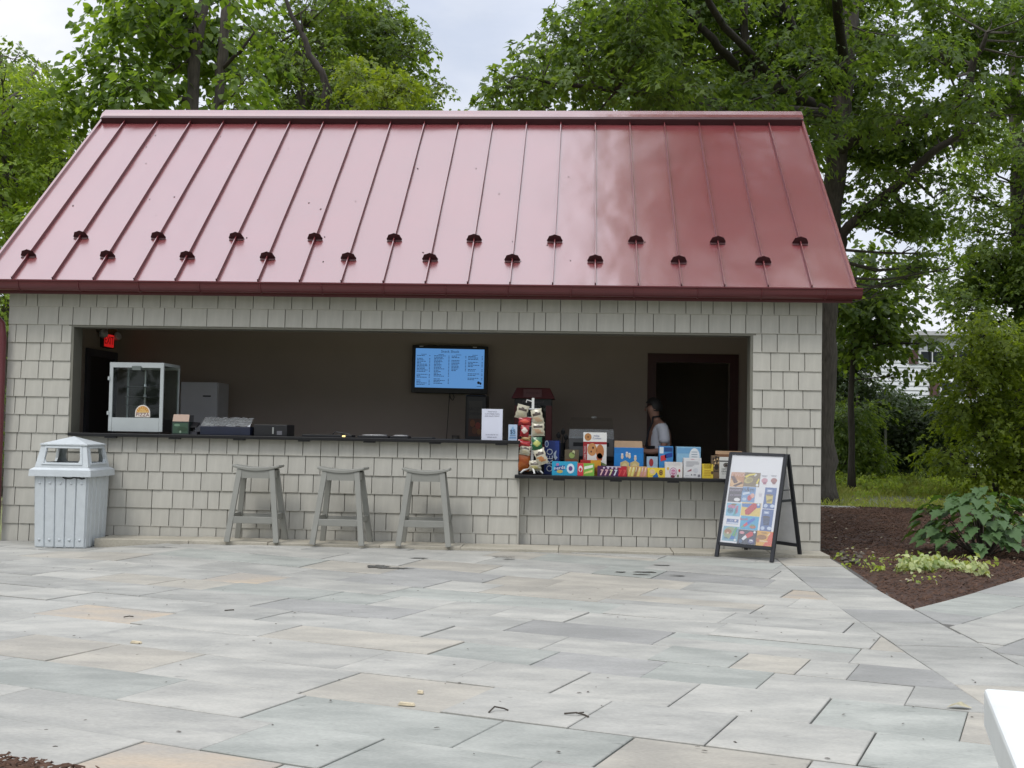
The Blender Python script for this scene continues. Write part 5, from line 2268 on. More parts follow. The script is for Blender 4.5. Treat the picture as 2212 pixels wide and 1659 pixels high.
# --- things along the upper counter
na, nb = at(371, 931, .0), at(408, 931, .0)
nw = float(nb[0]-na[0])
t = thing('napkin_box', 'dark green printed carton with its tan flap standing open beside the pizza warmer', 'carton', ((na[0]+nb[0])/2, .08, UP))
b = MB()
b.box(-nw/2, nw/2, -.08, .08, 0, .125)
b.build('carton', ink(34, 46, 44), t)
b = MB()
b.add([(-nw/2*.95, -.078, .126), (nw/2*.95, -.078, .126), (nw/2*.93, -.055, .195), (-nw/2*.93, -.055, .195), (-nw/2*.95, -.074, .126), (nw/2*.95, -.074, .126), (nw/2*.93, -.051, .195), (-nw/2*.93, -.051, .195)],
      [(0, 1, 2, 3), (7, 6, 5, 4), (0, 4, 5, 1), (1, 5, 6, 2), (2, 6, 7, 3), (3, 7, 4, 0)])
b.build('flap', ink(176, 150, 132), t)
F = Face(nw, .125, -.08)
F.rect(.06, .08, .94, .9, (58, 84, 66))
F.disc(.3, .72, .18, .1, (110, 140, 116), 2)
F.disc(.62, .4, .3, .2, (46, 70, 50), 2)
F.disc(.5, .2, .06, .1, (140, 160, 140), 3)
F.done(t)
# card reader
ca = at(418, 932, .02)
t = thing('card_reader', 'small dark payment terminal on a stand between napkin carton and foil covered tray', 'card reader', (ca[0]-.02, .08, UP))
b = MB()
b.box(-.05, .05, -.05, .06, 0, .03)
b.build('base', ink(60, 60, 66), t)
b = MB()
b.add([(-.06, -.05, .08), (.05, -.05, .085), (.05, .04, .12), (-.06, .04, .125), (-.06, -.05, .065), (.05, -.05, .07), (.05, .04, .1), (-.06, .04, .105)],
      [(0, 1, 2, 3), (7, 6, 5, 4), (0, 4, 5, 1), (1, 5, 6, 2), (2, 6, 7, 3), (3, 7, 4, 0)])
b.build('screen', M['black'], t)
b = MB()
b.tube([(0, 0, .03), (0, .01, .08)], .012, 8)
b.build('stem', M['black'], t)
# foil tray
ta, tb2 = at(432, 933, -.0), at(540, 934, -.0)
tw_ = float(tb2[0]-ta[0])
t = thing('food_tray', 'dark blue food tray under a crumpled clear film lid on the upper counter', 'food tray', ((ta[0]+tb2[0])/2, .16, UP))
b = MB()
b.box(-tw_/2, tw_/2, -.16, .16, 0, .085)
b.build('tray', mat('tray_navy', (0.012, 0.016, 0.035), 0.35), t, bevel=0.004)
b = MB()
vs, fs = [], []
NX, NY = 18, 6
for j in range(NY+1):
    for i in range(NX+1):
        s_, u_ = -1+2*i/NX, j/NY
        z = .088+.085*(u_**.8)+random.uniform(-.005, .005)
        vs.append((s_*(tw_/2-.004)+random.uniform(-.003, .003), -.155+u_*.14, z))
for j in range(NY):
    for i in range(NX):
        p = j*(NX+1)+i
        fs.append((p, p+1, p+NX+2, p+NX+1))
b.add(vs, fs)
b.build('lid', mat('film_lid', (0.42, 0.44, 0.45), 0.22, 0.3, 14, metal=.7, stretch=(.3, 1, 6)), t)
# till drawer
ka, kb = at(548, 934, .05), at(620, 936, .05)
t = thing('till', 'low black cash till on the upper counter right of the food tray', 'till', ((ka[0]+kb[0])/2, .2, UP))
kw = float(kb[0]-ka[0])
b = MB()
b.box(-kw/2, kw/2, -.15, .15, 0, .11)
b.build('case', M['black'], t, bevel=0.004)
b = MB()
b.box(.02, .035, -.158, -.1505, .02, .085)
b.build('handle', M['steel'], t)
b = MB()
b.box(kw/2-.1, kw/2-.05, -.154, -.1505, .012, .05)
b.build('label', ink(110, 110, 116), t)
# low flat trays
for x0, x1, h, lab, topm in ((652, 760, .022, 'flat black tray with a small yellow glow left on the upper counter', None), (772, 838, .02, 'flat dark tray under a clear lid in the middle of the upper counter', 1), (842, 882, .02, 'short flat dark tray beside the clear lidded one', 1), (888, 936, .012, 'thin black pad near the notice on the upper counter', None)):
    a_, c_ = at(x0, 940, .05), at(x1, 941, .05)
    w2 = float(c_[0]-a_[0])
    t = thing('counter_tray', lab, 'tray', ((a_[0]+c_[0])/2, .15, UP))
    b = MB()
    b.box(-w2/2, w2/2, -.1, .1, 0, h)
    b.build('tray', M['black'], t, bevel=0.003)
    if topm:
        b = MB()
        b.lathe([(w2*.42, 0), (w2*.40, .01), (w2*.2, .014)], (0, 0, h), 20, sy=.09/(w2*.42) if w2 > .2 else 1)
        b.build('lid', mat('clear_lid', (0.3, 0.3, 0.3), 0.15) if 'clear_lid' not in bpy.data.materials else bpy.data.materials['clear_lid'], t, smooth=True)
    elif h > .02:
        b = MB()
        b.box(w2*.31, w2*.37, -.104, -.1005, .004, .018)
        b.build('yellow_spot', mat('glowing_yellow', (0.9, 0.7, 0.3), 0.4, 0, emit=(1.0, 0.72, 0.25), estr=1.6), t)  # small emissive yellow spot on the tray front
        b = MB()
        b.tube([(w2*.1, -.06, h+.004), (w2*.16, -.07, h+.03), (w2*.45, -.06, h+.004)], .006, 6)
        b.build('handle', M['black'], t)
# --- wall television with its menu
YT = 2.26
va, vb = at(888, 851, YT), at(1052, 747, YT)
vw = float(at(1052, 851, YT)[0]-va[0])
vh = float(at(970, 747, YT)[2]-at(970, 850, YT)[2])
tv = thing('menu_screen', 'black wall television showing a pale blue snack menu', 'television', (va[0]+vw/2, YT, at(970, 850, YT)[2]), R(0))
tv.rotation_euler = (0, R(0.4), 0)
b = MB()
b.box(-vw/2, vw/2, 0, .05, 0, vh)
b.build('casing', M['black'], tv, bevel=0.006)
b = MB()
b.box(-.1, .1, .05, YB-YT, vh*.3, vh*.7)
b.build('wall_mount', M['black'], tv)
b = MB()
sw, sh_ = vw*.905, vh*.82
b.plane((-sw/2, -.001, vh*.115), (1, 0, 0), (0, 0, 1))
scr = mat('screen_glow', (0.02, 0.02, 0.02), 0.3, 0, emit=S(92, 146, 206), estr=0.8)
sink = mat('screen_text', (0.01, 0.01, 0.02), 0.4, 0)
b.rect(0, 0, sw, sh_, 0, 1)
b.text('Snack Shack', sw*.5, sh_*.93, sh_*.095, 1, 3)
r2_ = random.Random(3)
for cx0, cx1, rows_, wmax in ((.02, .22, 22, .16), (.27, .50, 20, .17), (.525, .745, 12, .13), (.765, .985, 17, .17)):
    b.rect(sw*(cx0+.06), sh_*.845, sw*(cx0+.14), sh_*.855, 1, 2)
    for i in range(rows_):
        if r2_.random() < .12:
            continue
        yy = sh_*(.81-i*.037)
        if yy < .02:
            break
        x = cx0
        end = cx0+wmax*r2_.uniform(.35, 1.0)
        while x < end:      # word lengths
            wl_ = r2_.uniform(.015, .04)
            b.rect(sw*x, yy, sw*min(end, x+wl_), yy+sh_*.014, 1, 2)
            x += wl_+.006
        b.rect(sw*(cx1-.022), yy, sw*(cx1-.006), yy+sh_*.014, 1, 2)
b.disc(sw*.925, sh_*.15, sw*.02, sw*.02, 1, 2)
b.disc(sw*.955, sh_*.13, sw*.014, sw*.018, 1, 2)
b.rect(sw*.90, sh_*.05, sw*.97, sh_*.06, 1, 2)
b.build('screen', [scr, sink], tv)
for fx in (-.405, .30):
    b = MB()
    b.box(vw*fx, vw*(fx+.05), -.006, -.0008, vh-.017, vh-.006)
    b.build('shiny_clip', M['white'], tv)
b = MB()
cxv = -.0
b.tube([(cxv, .03, 0), (cxv+.015, .03, -.05), (cxv+.045, .03, -.08), (cxv+.06, .03, -.04), (cxv+.04, .03, 0)], .005, 6)
b.tube([(cxv, .06, 0), (cxv-.01, .06, -.25), (cxv-.02, .06, -.5), (cxv-.03, .06, vh*0-.62)], .004, 6)
b.build('cable', M['black'], tv)

# --- slush machine with its poster
ma, mb_ = at(1004, 946, 1.5), at(1050, 946, 1.5)
mw = float(mb_[0]-ma[0])
mh = float(at(1027, 853, 1.5)[2]-.901)
t = thing('drink_machine', 'tall black drink machine with a small white and red poster under the screen', 'drink machine', ((ma[0]+mb_[0])/2, 1.66, .901))
b = MB()
b.box(-mw/2, mw/2, -.16, .2, 0, mh)
b.build('case', M['black'], t, bevel=0.02)
F = Face(mw, mh, -.16)
F.rect(.16, .30, .8, .9, (66, 62, 58))
F.rect(.16, .30, .8, .60, (74, 40, 26), 2)
for x, y, r_, c_ in ((.35, .52, .12, (120, 66, 30)), (.6, .48, .12, (134, 50, 34)), (.45, .40, .12, (104, 58, 30)), (.66, .38, .1, (120, 80, 40))):
    F.disc(x, y, r_, r_*.5, c_, 3)
F.text('BACON', .48, .76, .075, (20, 20, 22), 3)
F.text('CHEDDAR', .48, .68, .062, (20, 20, 22), 3, 0, .85)
F.done(t, 'poster')
ja = at(982, 944, 1.5)
t = thing('paper_cups', 'stack of pale paper cups on the back bench left of the drink machine', 'cup stack', (ja[0], 1.6, .901))
b = MB()
b.lathe([(.03, 0), (.04, .1), (.042, .11), (.04, .112), (.043, .13), (.043, .2)], n=14)
b.build('cups', ink(96, 92, 86), t, smooth=True)

# --- popcorn machine
Ypc = 1.42
qa, qb = at(1110, 960, Ypc), at(1190, 960, Ypc)
qw = float(qb[0]-qa[0])
qh = float(at(1150, 838, Ypc)[2]-.901)
t = thing('popcorn_machine', 'dark red popcorn cart with overhanging top and pale sign behind the snack rack', 'popcorn machine', ((qa[0]+qb[0])/2, Ypc+.2, .901))
pcr = mat('popcorn_red', (0.11, 0.012, 0.014), 0.4, 0.08)
b = MB()
b.box(-qw/2, qw/2, -.2, .2, 0, .12)
b.build('base', pcr, t)
for sx in (-1, 1):
    for sy in (-1, 1):
        b = MB()
        x0 = sx*qw/2
        b.box(min(x0, x0-sx*.06), max(x0, x0-sx*.06), sy*.2-(.04 if sy > 0 else 0), sy*.2+(.04 if sy < 0 else 0), .12, qh*.74)
        b.build('post', pcr, t)
b = MB()
b.box(-qw/2+.061, qw/2-.061, -.19, -.186, .12, qh*.74)
b.build('glass', M['glass'], t)
b = MB()
b.box(-qw/2+.02, qw/2-.02, .19, .198, .12, qh*.74)
b.build('rear_panel', mat('popcorn_back', (0.03, 0.025, 0.02), .5), t)
b = MB()
b.box(-qw/2, qw/2, -.2, .2, qh*.74, qh*.84)
b.build('header', M['black'], t)
b = MB()
ov = .035
b.add([(-qw/2-ov, -.24, qh*.84), (qw/2+ov, -.24, qh*.84), (qw/2+ov, .24, qh*.84), (-qw/2-ov, .24, qh*.84),
       (-qw/2+.02, -.21, qh), (qw/2-.02, -.21, qh), (qw/2-.02, .21, qh), (-qw/2+.02, .21, qh)],
      [(3, 2, 1, 0), (4, 5, 6, 7), (0, 1, 5, 4), (1, 2, 6, 5), (2, 3, 7, 6), (3, 0, 4, 7)])
b.build('top', pcr, t, bevel=0.006)
b = MB()
sl = Vector((0, .03, qh*.16)).normalized()
b.plane((-qw*.26, -.246, qh*.86), (1, 0, 0), (0, .12, 1))
b.rect(0, 0, qw*.5, qh*.12, 0, 1)
b.text('POPCORN', qw*.25, qh*.06, .03, 1, 3)
b.build('sign', [ink(110, 60, 62), ink(70, 20, 26)], t)
b = MB()
b.plane((-qw*.42, -.2005, qh*.755), (1, 0, 0), (0, 0, 1))
b.text('Fresh Popped', qw*.42, qh*.035, .042, 0, 3)
b.build('lettering', [ink(96, 90, 92)], t)

# --- hot dog roller cabinet
Yr = 1.35
ha, hb = at(1228, 972, Yr), at(1326, 972, Yr)
hw_ = float(hb[0]-ha[0])
hh = float(at(1280, 902, Yr)[2]-.901)
t = thing('roller_grill', 'steel roller grill under a curved clear hood on the back bench', 'roller grill', ((ha[0]+hb[0])/2, Yr+.2, .901))
b = MB()
b.box(-hw_/2, hw_/2, -.2, .2, 0, hh*.46)
b.build('case', mat('grill_steel', (0.20, 0.20, 0.20), 0.35, 0.1, metal=.8), t, bevel=0.006)
for i in range(4):
    b = MB()
    b.tube([(-hw_/2+.03, -.12+i*.08, hh*.47), (hw_/2-.03, -.12+i*.08, hh*.47)], .014, 8)
    b.build('roller', M['steel'], t)
b = MB()
pr2 = [(-.2, hh*.46), (-.19, hh*.7), (-.14, hh*.92), (-.05, hh), (.2, hh)]
vs = [(-hw_/2*(1-.12*(k/4)), y, z) for k, (y, z) in enumerate(pr2)]+[(hw_/2*(1-.12*(k/4)), y, z) for k, (y, z) in enumerate(pr2)]
b.add(vs, [(i, 5+i, 6+i, i+1) for i in range(4)])
b.build('hood', M['film'], t)
b = MB()
b.box(-hw_/2+.05, hw_/2-.05, -.205, -.2005, hh*.26, hh*.36)
b.build('slot', M['black'], t)
b = MB()
b.box(.0, .055, -.06, -.03, hh+.001, hh+.012)
b.build('hood_handle', M['white'], t)
ua = at(1212, 975, 1.3)
t = thing('utensil_holder', 'dark holder with upright serving utensils left of the roller grill', 'utensil holder', (ua[0], 1.45, .901))
b = MB()
b.lathe([(.04, 0), (.045, .14), (.04, .14)], n=14)
b.build('holder', M['black'], t)
for dx, dz in ((-.02, .24), (.01, .28), (.03, .22)):
    b = MB()
    b.tube([(dx*.4, 0, .1), (dx*1.6, 0, dz-.05)], .006, 6)
    b.lathe([(.0, 0), (.02, .01), (.024, .04), (.0, .07)], (dx*1.6, 0, dz-.05), 8, sy=.4)
    b.build('utensil', M['black'], t)

# --- exit sign with two lamps over the side door
ex = thing('exit_sign', 'lit red EXIT sign with two white emergency lamp heads over the side door', 'exit sign', (0.152, 2.02, 2.035))
b = MB()
b.box(0.0, .045, -.15, .15, 0, .17)
b.build('case', ink(70, 60, 58), ex, bevel=0.004)
b = MB()
b.plane((.0455, -.14, .012), (0, 1, 0), (0, 0, 1))
b.rect(0, 0, .28, .146, 0, 1)
b.text('EXIT', .14, .073, .13, 1, 3)
b.build('sign_face', [mat('exit_glow', (0.4, 0.02, 0.02), .4, 0, emit=(0.85, 0.02, 0.02), estr=.4), ink(40, 6, 6)], ex)
for sy in (-1, 1):
    b = MB()
    b.lathe([(.0, 0), (.03, 0), (.045, .03), (.05, .07), (.044, .078), (.0, .08)], n=14)
    o = b.build('lamp_head', M['white'], ex, smooth=True, loc=(.03, sy*.20, .13))
    o.rotation_euler = (0, R(70), R(-35))
    b = MB()
    b.tube([(.02, sy*.15, .12), (.03, sy*.2, .13)], .012, 8)
    b.build('lamp_arm', M['white'], ex)

# --- person behind the counter
HX, HY = float(at(1424, 940, 1.12)[0]), 1.12
pe = thing('person', 'dark haired person in a white t-shirt and dark apron working behind the low counter', 'person', (HX, HY, 0.03))
pe.scale = (.945, .945, .945)
M['skin'] = mat('skin', (0.33, 0.18, 0.13), 0.55, 0.06, 10)
M['hair'] = mat('dark_hair', (0.012, 0.010, 0.009), 0.6, 0.3, 40, bump=.4, bscale=80)
M['shirt'] = mat('white_cotton', (0.62, 0.63, 0.68), 0.85, 0.05, 8, bump=.3, bscale=14)
M['apron'] = mat('black_apron', (0.012, 0.012, 0.015), 0.8, 0.1)


def skin_obj(name, verts, edges, radii, m, parent, lev=2, root=0):
    me = bpy.data.meshes.new(name)
    me.from_pydata(verts, edges, [])
    o = bpy.data.objects.new(name, me)
    COL.objects.link(o)
    o.parent = parent
    me.materials.append(m)
    sk_ = o.modifiers.new('skin', 'SKIN')
    sk_.use_smooth_shade = True
    for i, r_ in enumerate(radii):
        v = me.skin_vertices[0].data[i]
        v.radius = r_ if hasattr(r_, '__len__') else (r_, r_)
        v.use_root = (i == root)
    s = o.modifiers.new('sub', 'SUBSURF')
    s.levels = lev
    s.render_levels = lev
    return o


# faces -x, a little towards the counter; heights in metres from the floor
sh = 1.28
V_ = [(0, 0, .92), (0.01, 0, 1.05), (0.0, 0, 1.18), (-.015, 0, 1.27), (-.035, 0, 1.335), (-.055, 0, 1.39), (-.07, 0, 1.45), (-.075, 0, 1.52),   # 0-7 spine, neck, head
      (0.02, -.15, sh), (0.05, -.185, 1.13), (0.03, -.19, 1.01), (-.11, -.16, .99), (-.215, -.10, 1.01),        # 8-12 near arm
      (0.0, .15, sh), (-.02, .185, 1.14), (-.05, .18, 1.02), (-.16, .11, 1.03), (-.235, .06, 1.06),              # 13-17 far arm
      (-.0, -.09, .86), (-.01, -.09, .47), (0.01, -.095, .08), (-.12, -.1, .04),                                 # 18-21 legs
      (0.0, .09, .86), (-.01, .09, .47), (0.01, .095, .08), (-.12, .1, .04)]
E_ = [(0, 1), (1, 2), (2, 3), (3, 4), (4, 5), (5, 6), (6, 7), (3, 8), (8, 9), (9, 10), (10, 11), (11, 12), (3, 13), (13, 14), (14, 15), (15, 16), (16, 17),
      (0, 18), (18, 19), (19, 20), (20, 21), (0, 22), (22, 23), (23, 24), (24, 25)]
Rr = [(.12, .15), (.105, .14), (.11, .15), (.09, .13), .052, .056, (.085, .072), (.088, .074), .05, .043, .038, .034, .026, .05, .043, .038, .034, .026,
      .085, .06, .045, .035, .085, .06, .045, .035]
body = skin_obj('body', V_, E_, Rr, M['skin'], pe)
# face: nose, chin, ear, eyes
b = MB()
b.add([(-.152, 0, 1.488), (-.172, 0, 1.452), (-.150, -.012, 1.450), (-.150, .012, 1.450), (-.150, 0, 1.440)], [(0, 1, 2), (0, 3, 1), (1, 4, 2), (1, 3, 4)])
b.build('nose', M['skin'], pe, smooth=True)
for sy in (-1, 1):
    b = MB()
    b.lathe([(.0, 0), (.018, .012), (.02, .04), (.0, .055)], (-.062, sy*.072, 1.445), 8, sy=.5)
    b.build('ear', M['skin'], pe, smooth=True)

for sy in (-1, 1):
    b = MB()
    b.lathe([(.0, -.005), (.009, 0), (.0, .005)], (-.148, sy*.032, 1.488), 8)
    b.build('eye', M['hair'], pe)
# hands: palm and five bent fingers
for hx, hy, hz_, sy in ((-.225, -.095, 1.015, -1), (-.245, .055, 1.065, 1)):
    hv = [(hx+.02, hy, hz_-.005), (hx-.035, hy, hz_+.01)]
    he = [(0, 1)]
    hr = [(.022, .03), (.016, .036)]
    hd = skin_obj('hand', hv, he, hr, M['skin'], pe, 1)
    for k in range(4):
        oy = (-.026+.0175*k)
        ln = (.045, .052, .05, .04)[k]
        skin_obj('finger', [(hx-.03, hy+oy, hz_+.01), (hx-.03-ln*.6, hy+oy, hz_+.018), (hx-.03-ln*.95, hy+oy, hz_-.004), (hx-.03-ln*.85, hy+oy, hz_-.026)], [(0, 1), (1, 2), (2, 3)], [.0095, .009, .0082, .007], M['skin'], hd, 1)
    skin_obj('finger', [(hx, hy-sy*.028, hz_+.008), (hx-.03, hy-sy*.046, hz_+.002), (hx-.055, hy-sy*.036, hz_-.008)], [(0, 1), (1, 2)], [.012, .0105, .008], M['skin'], hd, 1)
# hair: cap of dark hair over crown and nape
b = MB()
vs, fs = [], []
NU, NV = 16, 8
for j in range(NV+1):
    ph = math.pi*.5*(j/NV)*1.25
    for i in range(NU):
        th_ = 2*math.pi*i/NU
        front = math.cos(th_) < -.3
        p2 = ph if not front else min(ph, math.pi*.36)
        x = -.068+(.092 if front else .105)*math.sin(p2)*math.cos(th_)
        y = .084*math.sin(p2)*math.sin(th_)
        z = 1.485+.112*math.cos(p2)
        vs.append((x, y, z+random.uniform(-.003, .003)))
for j in range(NV):
    for i in range(NU):
        fs.append((j*NU+i, (j+1)*NU+i, (j+1)*NU+(i+1) % NU, j*NU+(i+1) % NU))
b.add(vs, fs)
b.build('hair', M['hair'], pe, smooth=True)
SV = [(0.01, 0, .90), (0.01, 0, 1.05), (0.0, 0, 1.18), (-.012, 0, 1.285), (0.02, -.15, sh+.005), (0.045, -.18, 1.15), (0.04, -.188, 1.075), (0.0, .15, sh+.005), (-.018, .18, 1.15), (-.035, .185, 1.08)]
SE = [(0, 1), (1, 2), (2, 3), (3, 4), (4, 5), (5, 6), (3, 7), (7, 8), (8, 9)]
SR = [(.135, .165), (.122, .155), (.128, .165), (.085, .12), .066, .067, .07, .066, .067, .07]
skin_obj('t_shirt', SV, SE, SR, M['shirt'], pe)
b = MB()
b.tube([(-.075, -.055, 1.375), (-.085, -.11, 1.315), (-.125, -.10, 1.22), (-.14, -.09, 1.12), (-.15, -.07, 1.05)], .011, 6)
b.tube([(-.075, -.055, 1.375), (-.02, -.06, 1.385), (0.02, 0, 1.385)], .011, 6)
b.build('apron_strap', M['apron'], pe)
b = MB()
vs = []
for z, w, x in ((1.06, .13, -.142), (.95, .17, -.150), (.8, .18, -.145), (.6, .19, -.14)):
    for s_ in (-1, -.5, 0, .5, 1):
        vs.append((x+abs(s_)**2*.09, s_*w, z))
b.add(vs, [(j*5+i, j*5+i+1, (j+1)*5+i+1, (j+1)*5+i) for j in range(3) for i in range(4)])
b.build('apron', M['apron'], pe, smooth=True)
skin_obj('trousers', [(0, 0, .90), (0, -.09, .84), (-.01, -.09, .47), (.01, -.095, .1), (0, .09, .84), (-.01, .09, .47), (.01, .095, .1)],
         [(0, 1), (1, 2), (2, 3), (0, 4), (4, 5), (5, 6)], [(.14, .16), .1, .075, .06, .1, .075, .06], M['apron'], pe, 1)
# ================================================================== VEGETATION AND BACKGROUND
LEAF = {
    'oval': (np.array([(0, 0, 0), (.24, .42, .05), (0, 1, -.10), (-.24, .42, .05)]), np.array([(0, 1, 2), (0, 2, 3)])),
    'heart': (np.array([(0, .06, 0), (.40, .22, .06), (.30, .62, .03), (0, 1, -.14), (-.30, .62, .03), (-.40, .22, .06)]),
              np.array([(0, 1, 2), (0, 2, 3), (0, 3, 4), (0, 4, 5)])),
    'maple': (np.array([(0, 0, 0), (.46, .30, .05), (.18, .50, .03), (0, 1, -.12), (-.18, .50, .03), (-.46, .30, .05)]),
              np.array([(0, 1, 2), (0, 2, 3), (0, 3, 4), (0, 4, 5)])),
}


def unit(a):
    return a/np.maximum(1e-9, np.linalg.norm(a, axis=-1, keepdims=True))


def leaf_arrays(P, D, N, size, kind):
    """place one leaf at each point: D along the leaf, N its upper side"""
    t, f = LEAF[kind]
    D = unit(D)
    N = unit(N-D*np.sum(N*D, 1, keepdims=True))
    Sd = np.cross(D, N)
    sz = size[:, None, None]
    V = P[:, None, :]+sz*(t[None, :, 0, None]*Sd[:, None, :]+t[None, :, 1, None]*D[:, None, :]+t[None, :, 2, None]*N[:, None, :])
    k = len(t)
    F = f[None]+(np.arange(len(P))*k)[:, None, None]
    return V.reshape(-1, 3), F.reshape(-1, 3)


def foliage(clumps, dens, size, kind, r_, per=13, flat=0.72, spray=0.34, droop=0.35, shell=2.0, updown=0.4):
    """leaf sprays filling clumps (x, y, z, radius)"""
    Vs, Fs, q = [], [], 0
    up_ = np.array([0, 0, 1.0])
    for cx, cy, cz, Rr_ in clumps:
        n = max(3, int(dens*Rr_*Rr_))
        d = unit(r_.normal(size=(n, 3)))
        rad = Rr_*r_.random(n)**(1/shell)
        pos = np.array((cx, cy, cz))+d*rad[:, None]*np.array((1, 1, flat))
        o = unit(d*np.array((1, 1, .35))+np.array((0, 0, .12))+.35*r_.normal(size=(n, 3)))
        nn = unit(up_+updown*o+.32*r_.normal(size=(n, 3)))
        ax = unit(o-nn*np.sum(o*nn, 1, keepdims=True))
        sd_ = np.cross(ax, nn)
        m = per
        t = r_.random((n, m))
        side = np.where(r_.random((n, m)) < .5, -1.0, 1.0)
        lat = side*(0.25+.75*r_.random((n, m)))*spray*.42*(1-.45*t)
        ls = spray*(.7+.6*r_.random((n, 1)))
        p = pos[:, None]+ax[:, None]*(t*ls)[..., None]+sd_[:, None]*lat[..., None]-up_*(droop*spray*t*t)[..., None]+.02*r_.normal(size=(n, m, 3))
        ang = side*(.35+.8*r_.random((n, m)))
        D = ax[:, None]*np.cos(ang)[..., None]+sd_[:, None]*np.sin(ang)[..., None]-up_*(.15+.45*r_.random((n, m)))[..., None]
        N = nn[:, None]+.42*r_.normal(size=(n, m, 3))
        s = size*(.65+.6*r_.random(n*m))
        V, F = leaf_arrays(p.reshape(-1, 3), D.reshape(-1, 3), N.reshape(-1, 3), s, kind)
        Vs.append(V)
        Fs.append(F+q)
        q += len(V)
    return np.concatenate(Vs), np.concatenate(Fs)


TRI = [0]


def plant(name, label, cat, base, trunks, limbs, clumps, dens, size, kind, lm, bark, seed, group=None, twigs=True, **kw):
    """thing > trunk, limb, twigs, crown; everything in world metres, stored relative to the base"""
    r_ = np.random.default_rng(seed)
    t = thing(name, label, cat, base, 0, group)
    B = np.array(base, float)
    wood = []
    for pts, rad in trunks:
        b = MB()
        # smooth the given line and let it wander a little
        pts = [np.array(p, float) for p in pts]
        fine, rf_ = [], []
        for i in range(len(pts)-1):
            for k in range(4):
                s = k/4
                fine.append(pts[i]*(1-s)+pts[i+1]*s+r_.normal(size=3)*rad[i]*.10*(1 if (i or k) else 0))
                rf_.append(rad[i]*(1-s)+rad[i+1]*s)
        fine.append(pts[-1])
        rf_.append(rad[-1])
        wood += [(f, rr_) for f, rr_ in zip(fine, rf_)]
        rf_ = [x*(1+.06*r_.normal()) for x in rf_]
        rf_[0] *= 1.25
        b.tube([f-B for f in fine], rf_, 12)
        b.build('trunk', bark, t, smooth=True)
    for pts, rad in limbs:
        b = MB()
        pts = [np.array(p, float) for p in pts]
        fine, rf_ = [], []
        for i in range(len(pts)-1):
            for k in range(3):
                s = k/3
                fine.append(pts[i]*(1-s)+pts[i+1]*s+r_.normal(size=3)*rad[i]*.25*(1 if (i or k) else 0))
                rf_.append(rad[i]*(1-s)+rad[i+1]*s)
        fine.append(pts[-1])
        rf_.append(rad[-1])
        wood += [(f, rr_) for f, rr_ in zip(fine, rf_)]
        b.tube([f-B for f in fine], rf_, 8)
        b.build('limb', M['barkdark'], t, smooth=True)
    if twigs and wood:
        W = np.array([w[0] for w in wood])
        b = MB()
        for c in clumps:
            c3 = np.array(c[:3])
            dd = np.linalg.norm(W-c3, axis=1)+np.maximum(0, W[:, 2]-c3[2])*.8
            k = int(np.argmin(dd))
            a = W[k]
            if dd[k] > 2.4:        # a far twig springs from a branch hidden in the leaves
                a = c3+(a-c3)*(1.1/dd[k])
            mid_ = (a+c3)/2+np.array((0, 0, -.10*np.linalg.norm(c3-a)))+r_.normal(size=3)*.08
            r0 = min(wood[k][1]*.6, .012+.010*np.linalg.norm(c3-a))
            if dd[k] <= 2.4:
                b.tube([a-B, a*.6+mid_*.4-B, mid_-B, c3-B], [r0, r0*.85, r0*.6, r0*.25], 5)
            for _ in range(5):
                e = c3+unit(r_.normal(size=3))*c[3]*.8*np.array((1, 1, .6))
                s0 = mid_*(.4)+c3*.6
                b.tube([s0-B, (s0+e)/2+r_.normal(size=3)*.05-B, e-B], [r0*.4, r0*.28, r0*.12], 4)
        o = b.build('twigs', bark, t)
        o['kind'] = 'stuff'
    V, F = foliage(clumps, dens, size, kind, r_, **kw)
    TRI[0] += len(F)
    np_mesh('crown', V-B, F, lm, t)
    return t


def field(n, x0, x1, y0, y1, Y0, Y1, R0, R1, seed, keep=lambda x, y: True):
    """clumps spread through a slab of air: photo window x0..x1, y0..y1 at distances Y0..Y1"""
    r_ = random.Random(seed)
    out = []
    tries = 0
    while len(out) < n and tries < n*40:
        tries += 1
        px, py, Y = r_.uniform(x0, x1), r_.uniform(y0, y1), r_.uniform(Y0, Y1)
        if keep(px, py):
            p = at(px, py, Y)
            if p[2] > 0.2:
                out.append((p[0], p[1], p[2], r_.uniform(R0, R1)))
    return out


def proj(p):
    d = np.array(p[:3])-CAMP
    k = FPX/float(d@fw)
    return 1106+float(d@rt2)*k, 829.5-float(d@up2)*k, k


def open_limbs(clumps, lines, pad=10):
    """leaf clumps that would grow straight through a limb sit behind it instead"""
    out = []
    rr_ = random.Random(9)
    for c in clumps:
        x, y, k = proj(c)
        move = None
        for pts in lines:
            for p, q in zip(pts[:-1], pts[1:]):
                a, b_ = proj(p), proj(q)
                ux, uy = b_[0]-a[0], b_[1]-a[1]
                t_ = max(0, min(1, ((x-a[0])*ux+(y-a[1])*uy)/max(1e-6, ux*ux+uy*uy)))
                d_ = math.hypot(x-a[0]-ux*t_, y-a[1]-uy*t_)
                ly = p[1]+(q[1]-p[1])*t_
                if d_ < c[3]*k*.75+pad and c[1] < ly+c[3]:
                    move = max(move or 0, ly+c[3]+rr_.uniform(.1, 1.2))
        if move and rr_.random() < .85:
            w_ = at(x, y, move)
            c = (w_[0], w_[1], w_[2], c[3])
        out.append(c)
    return out


def line(pts):
    return [tuple(at(*p)) for p in pts]


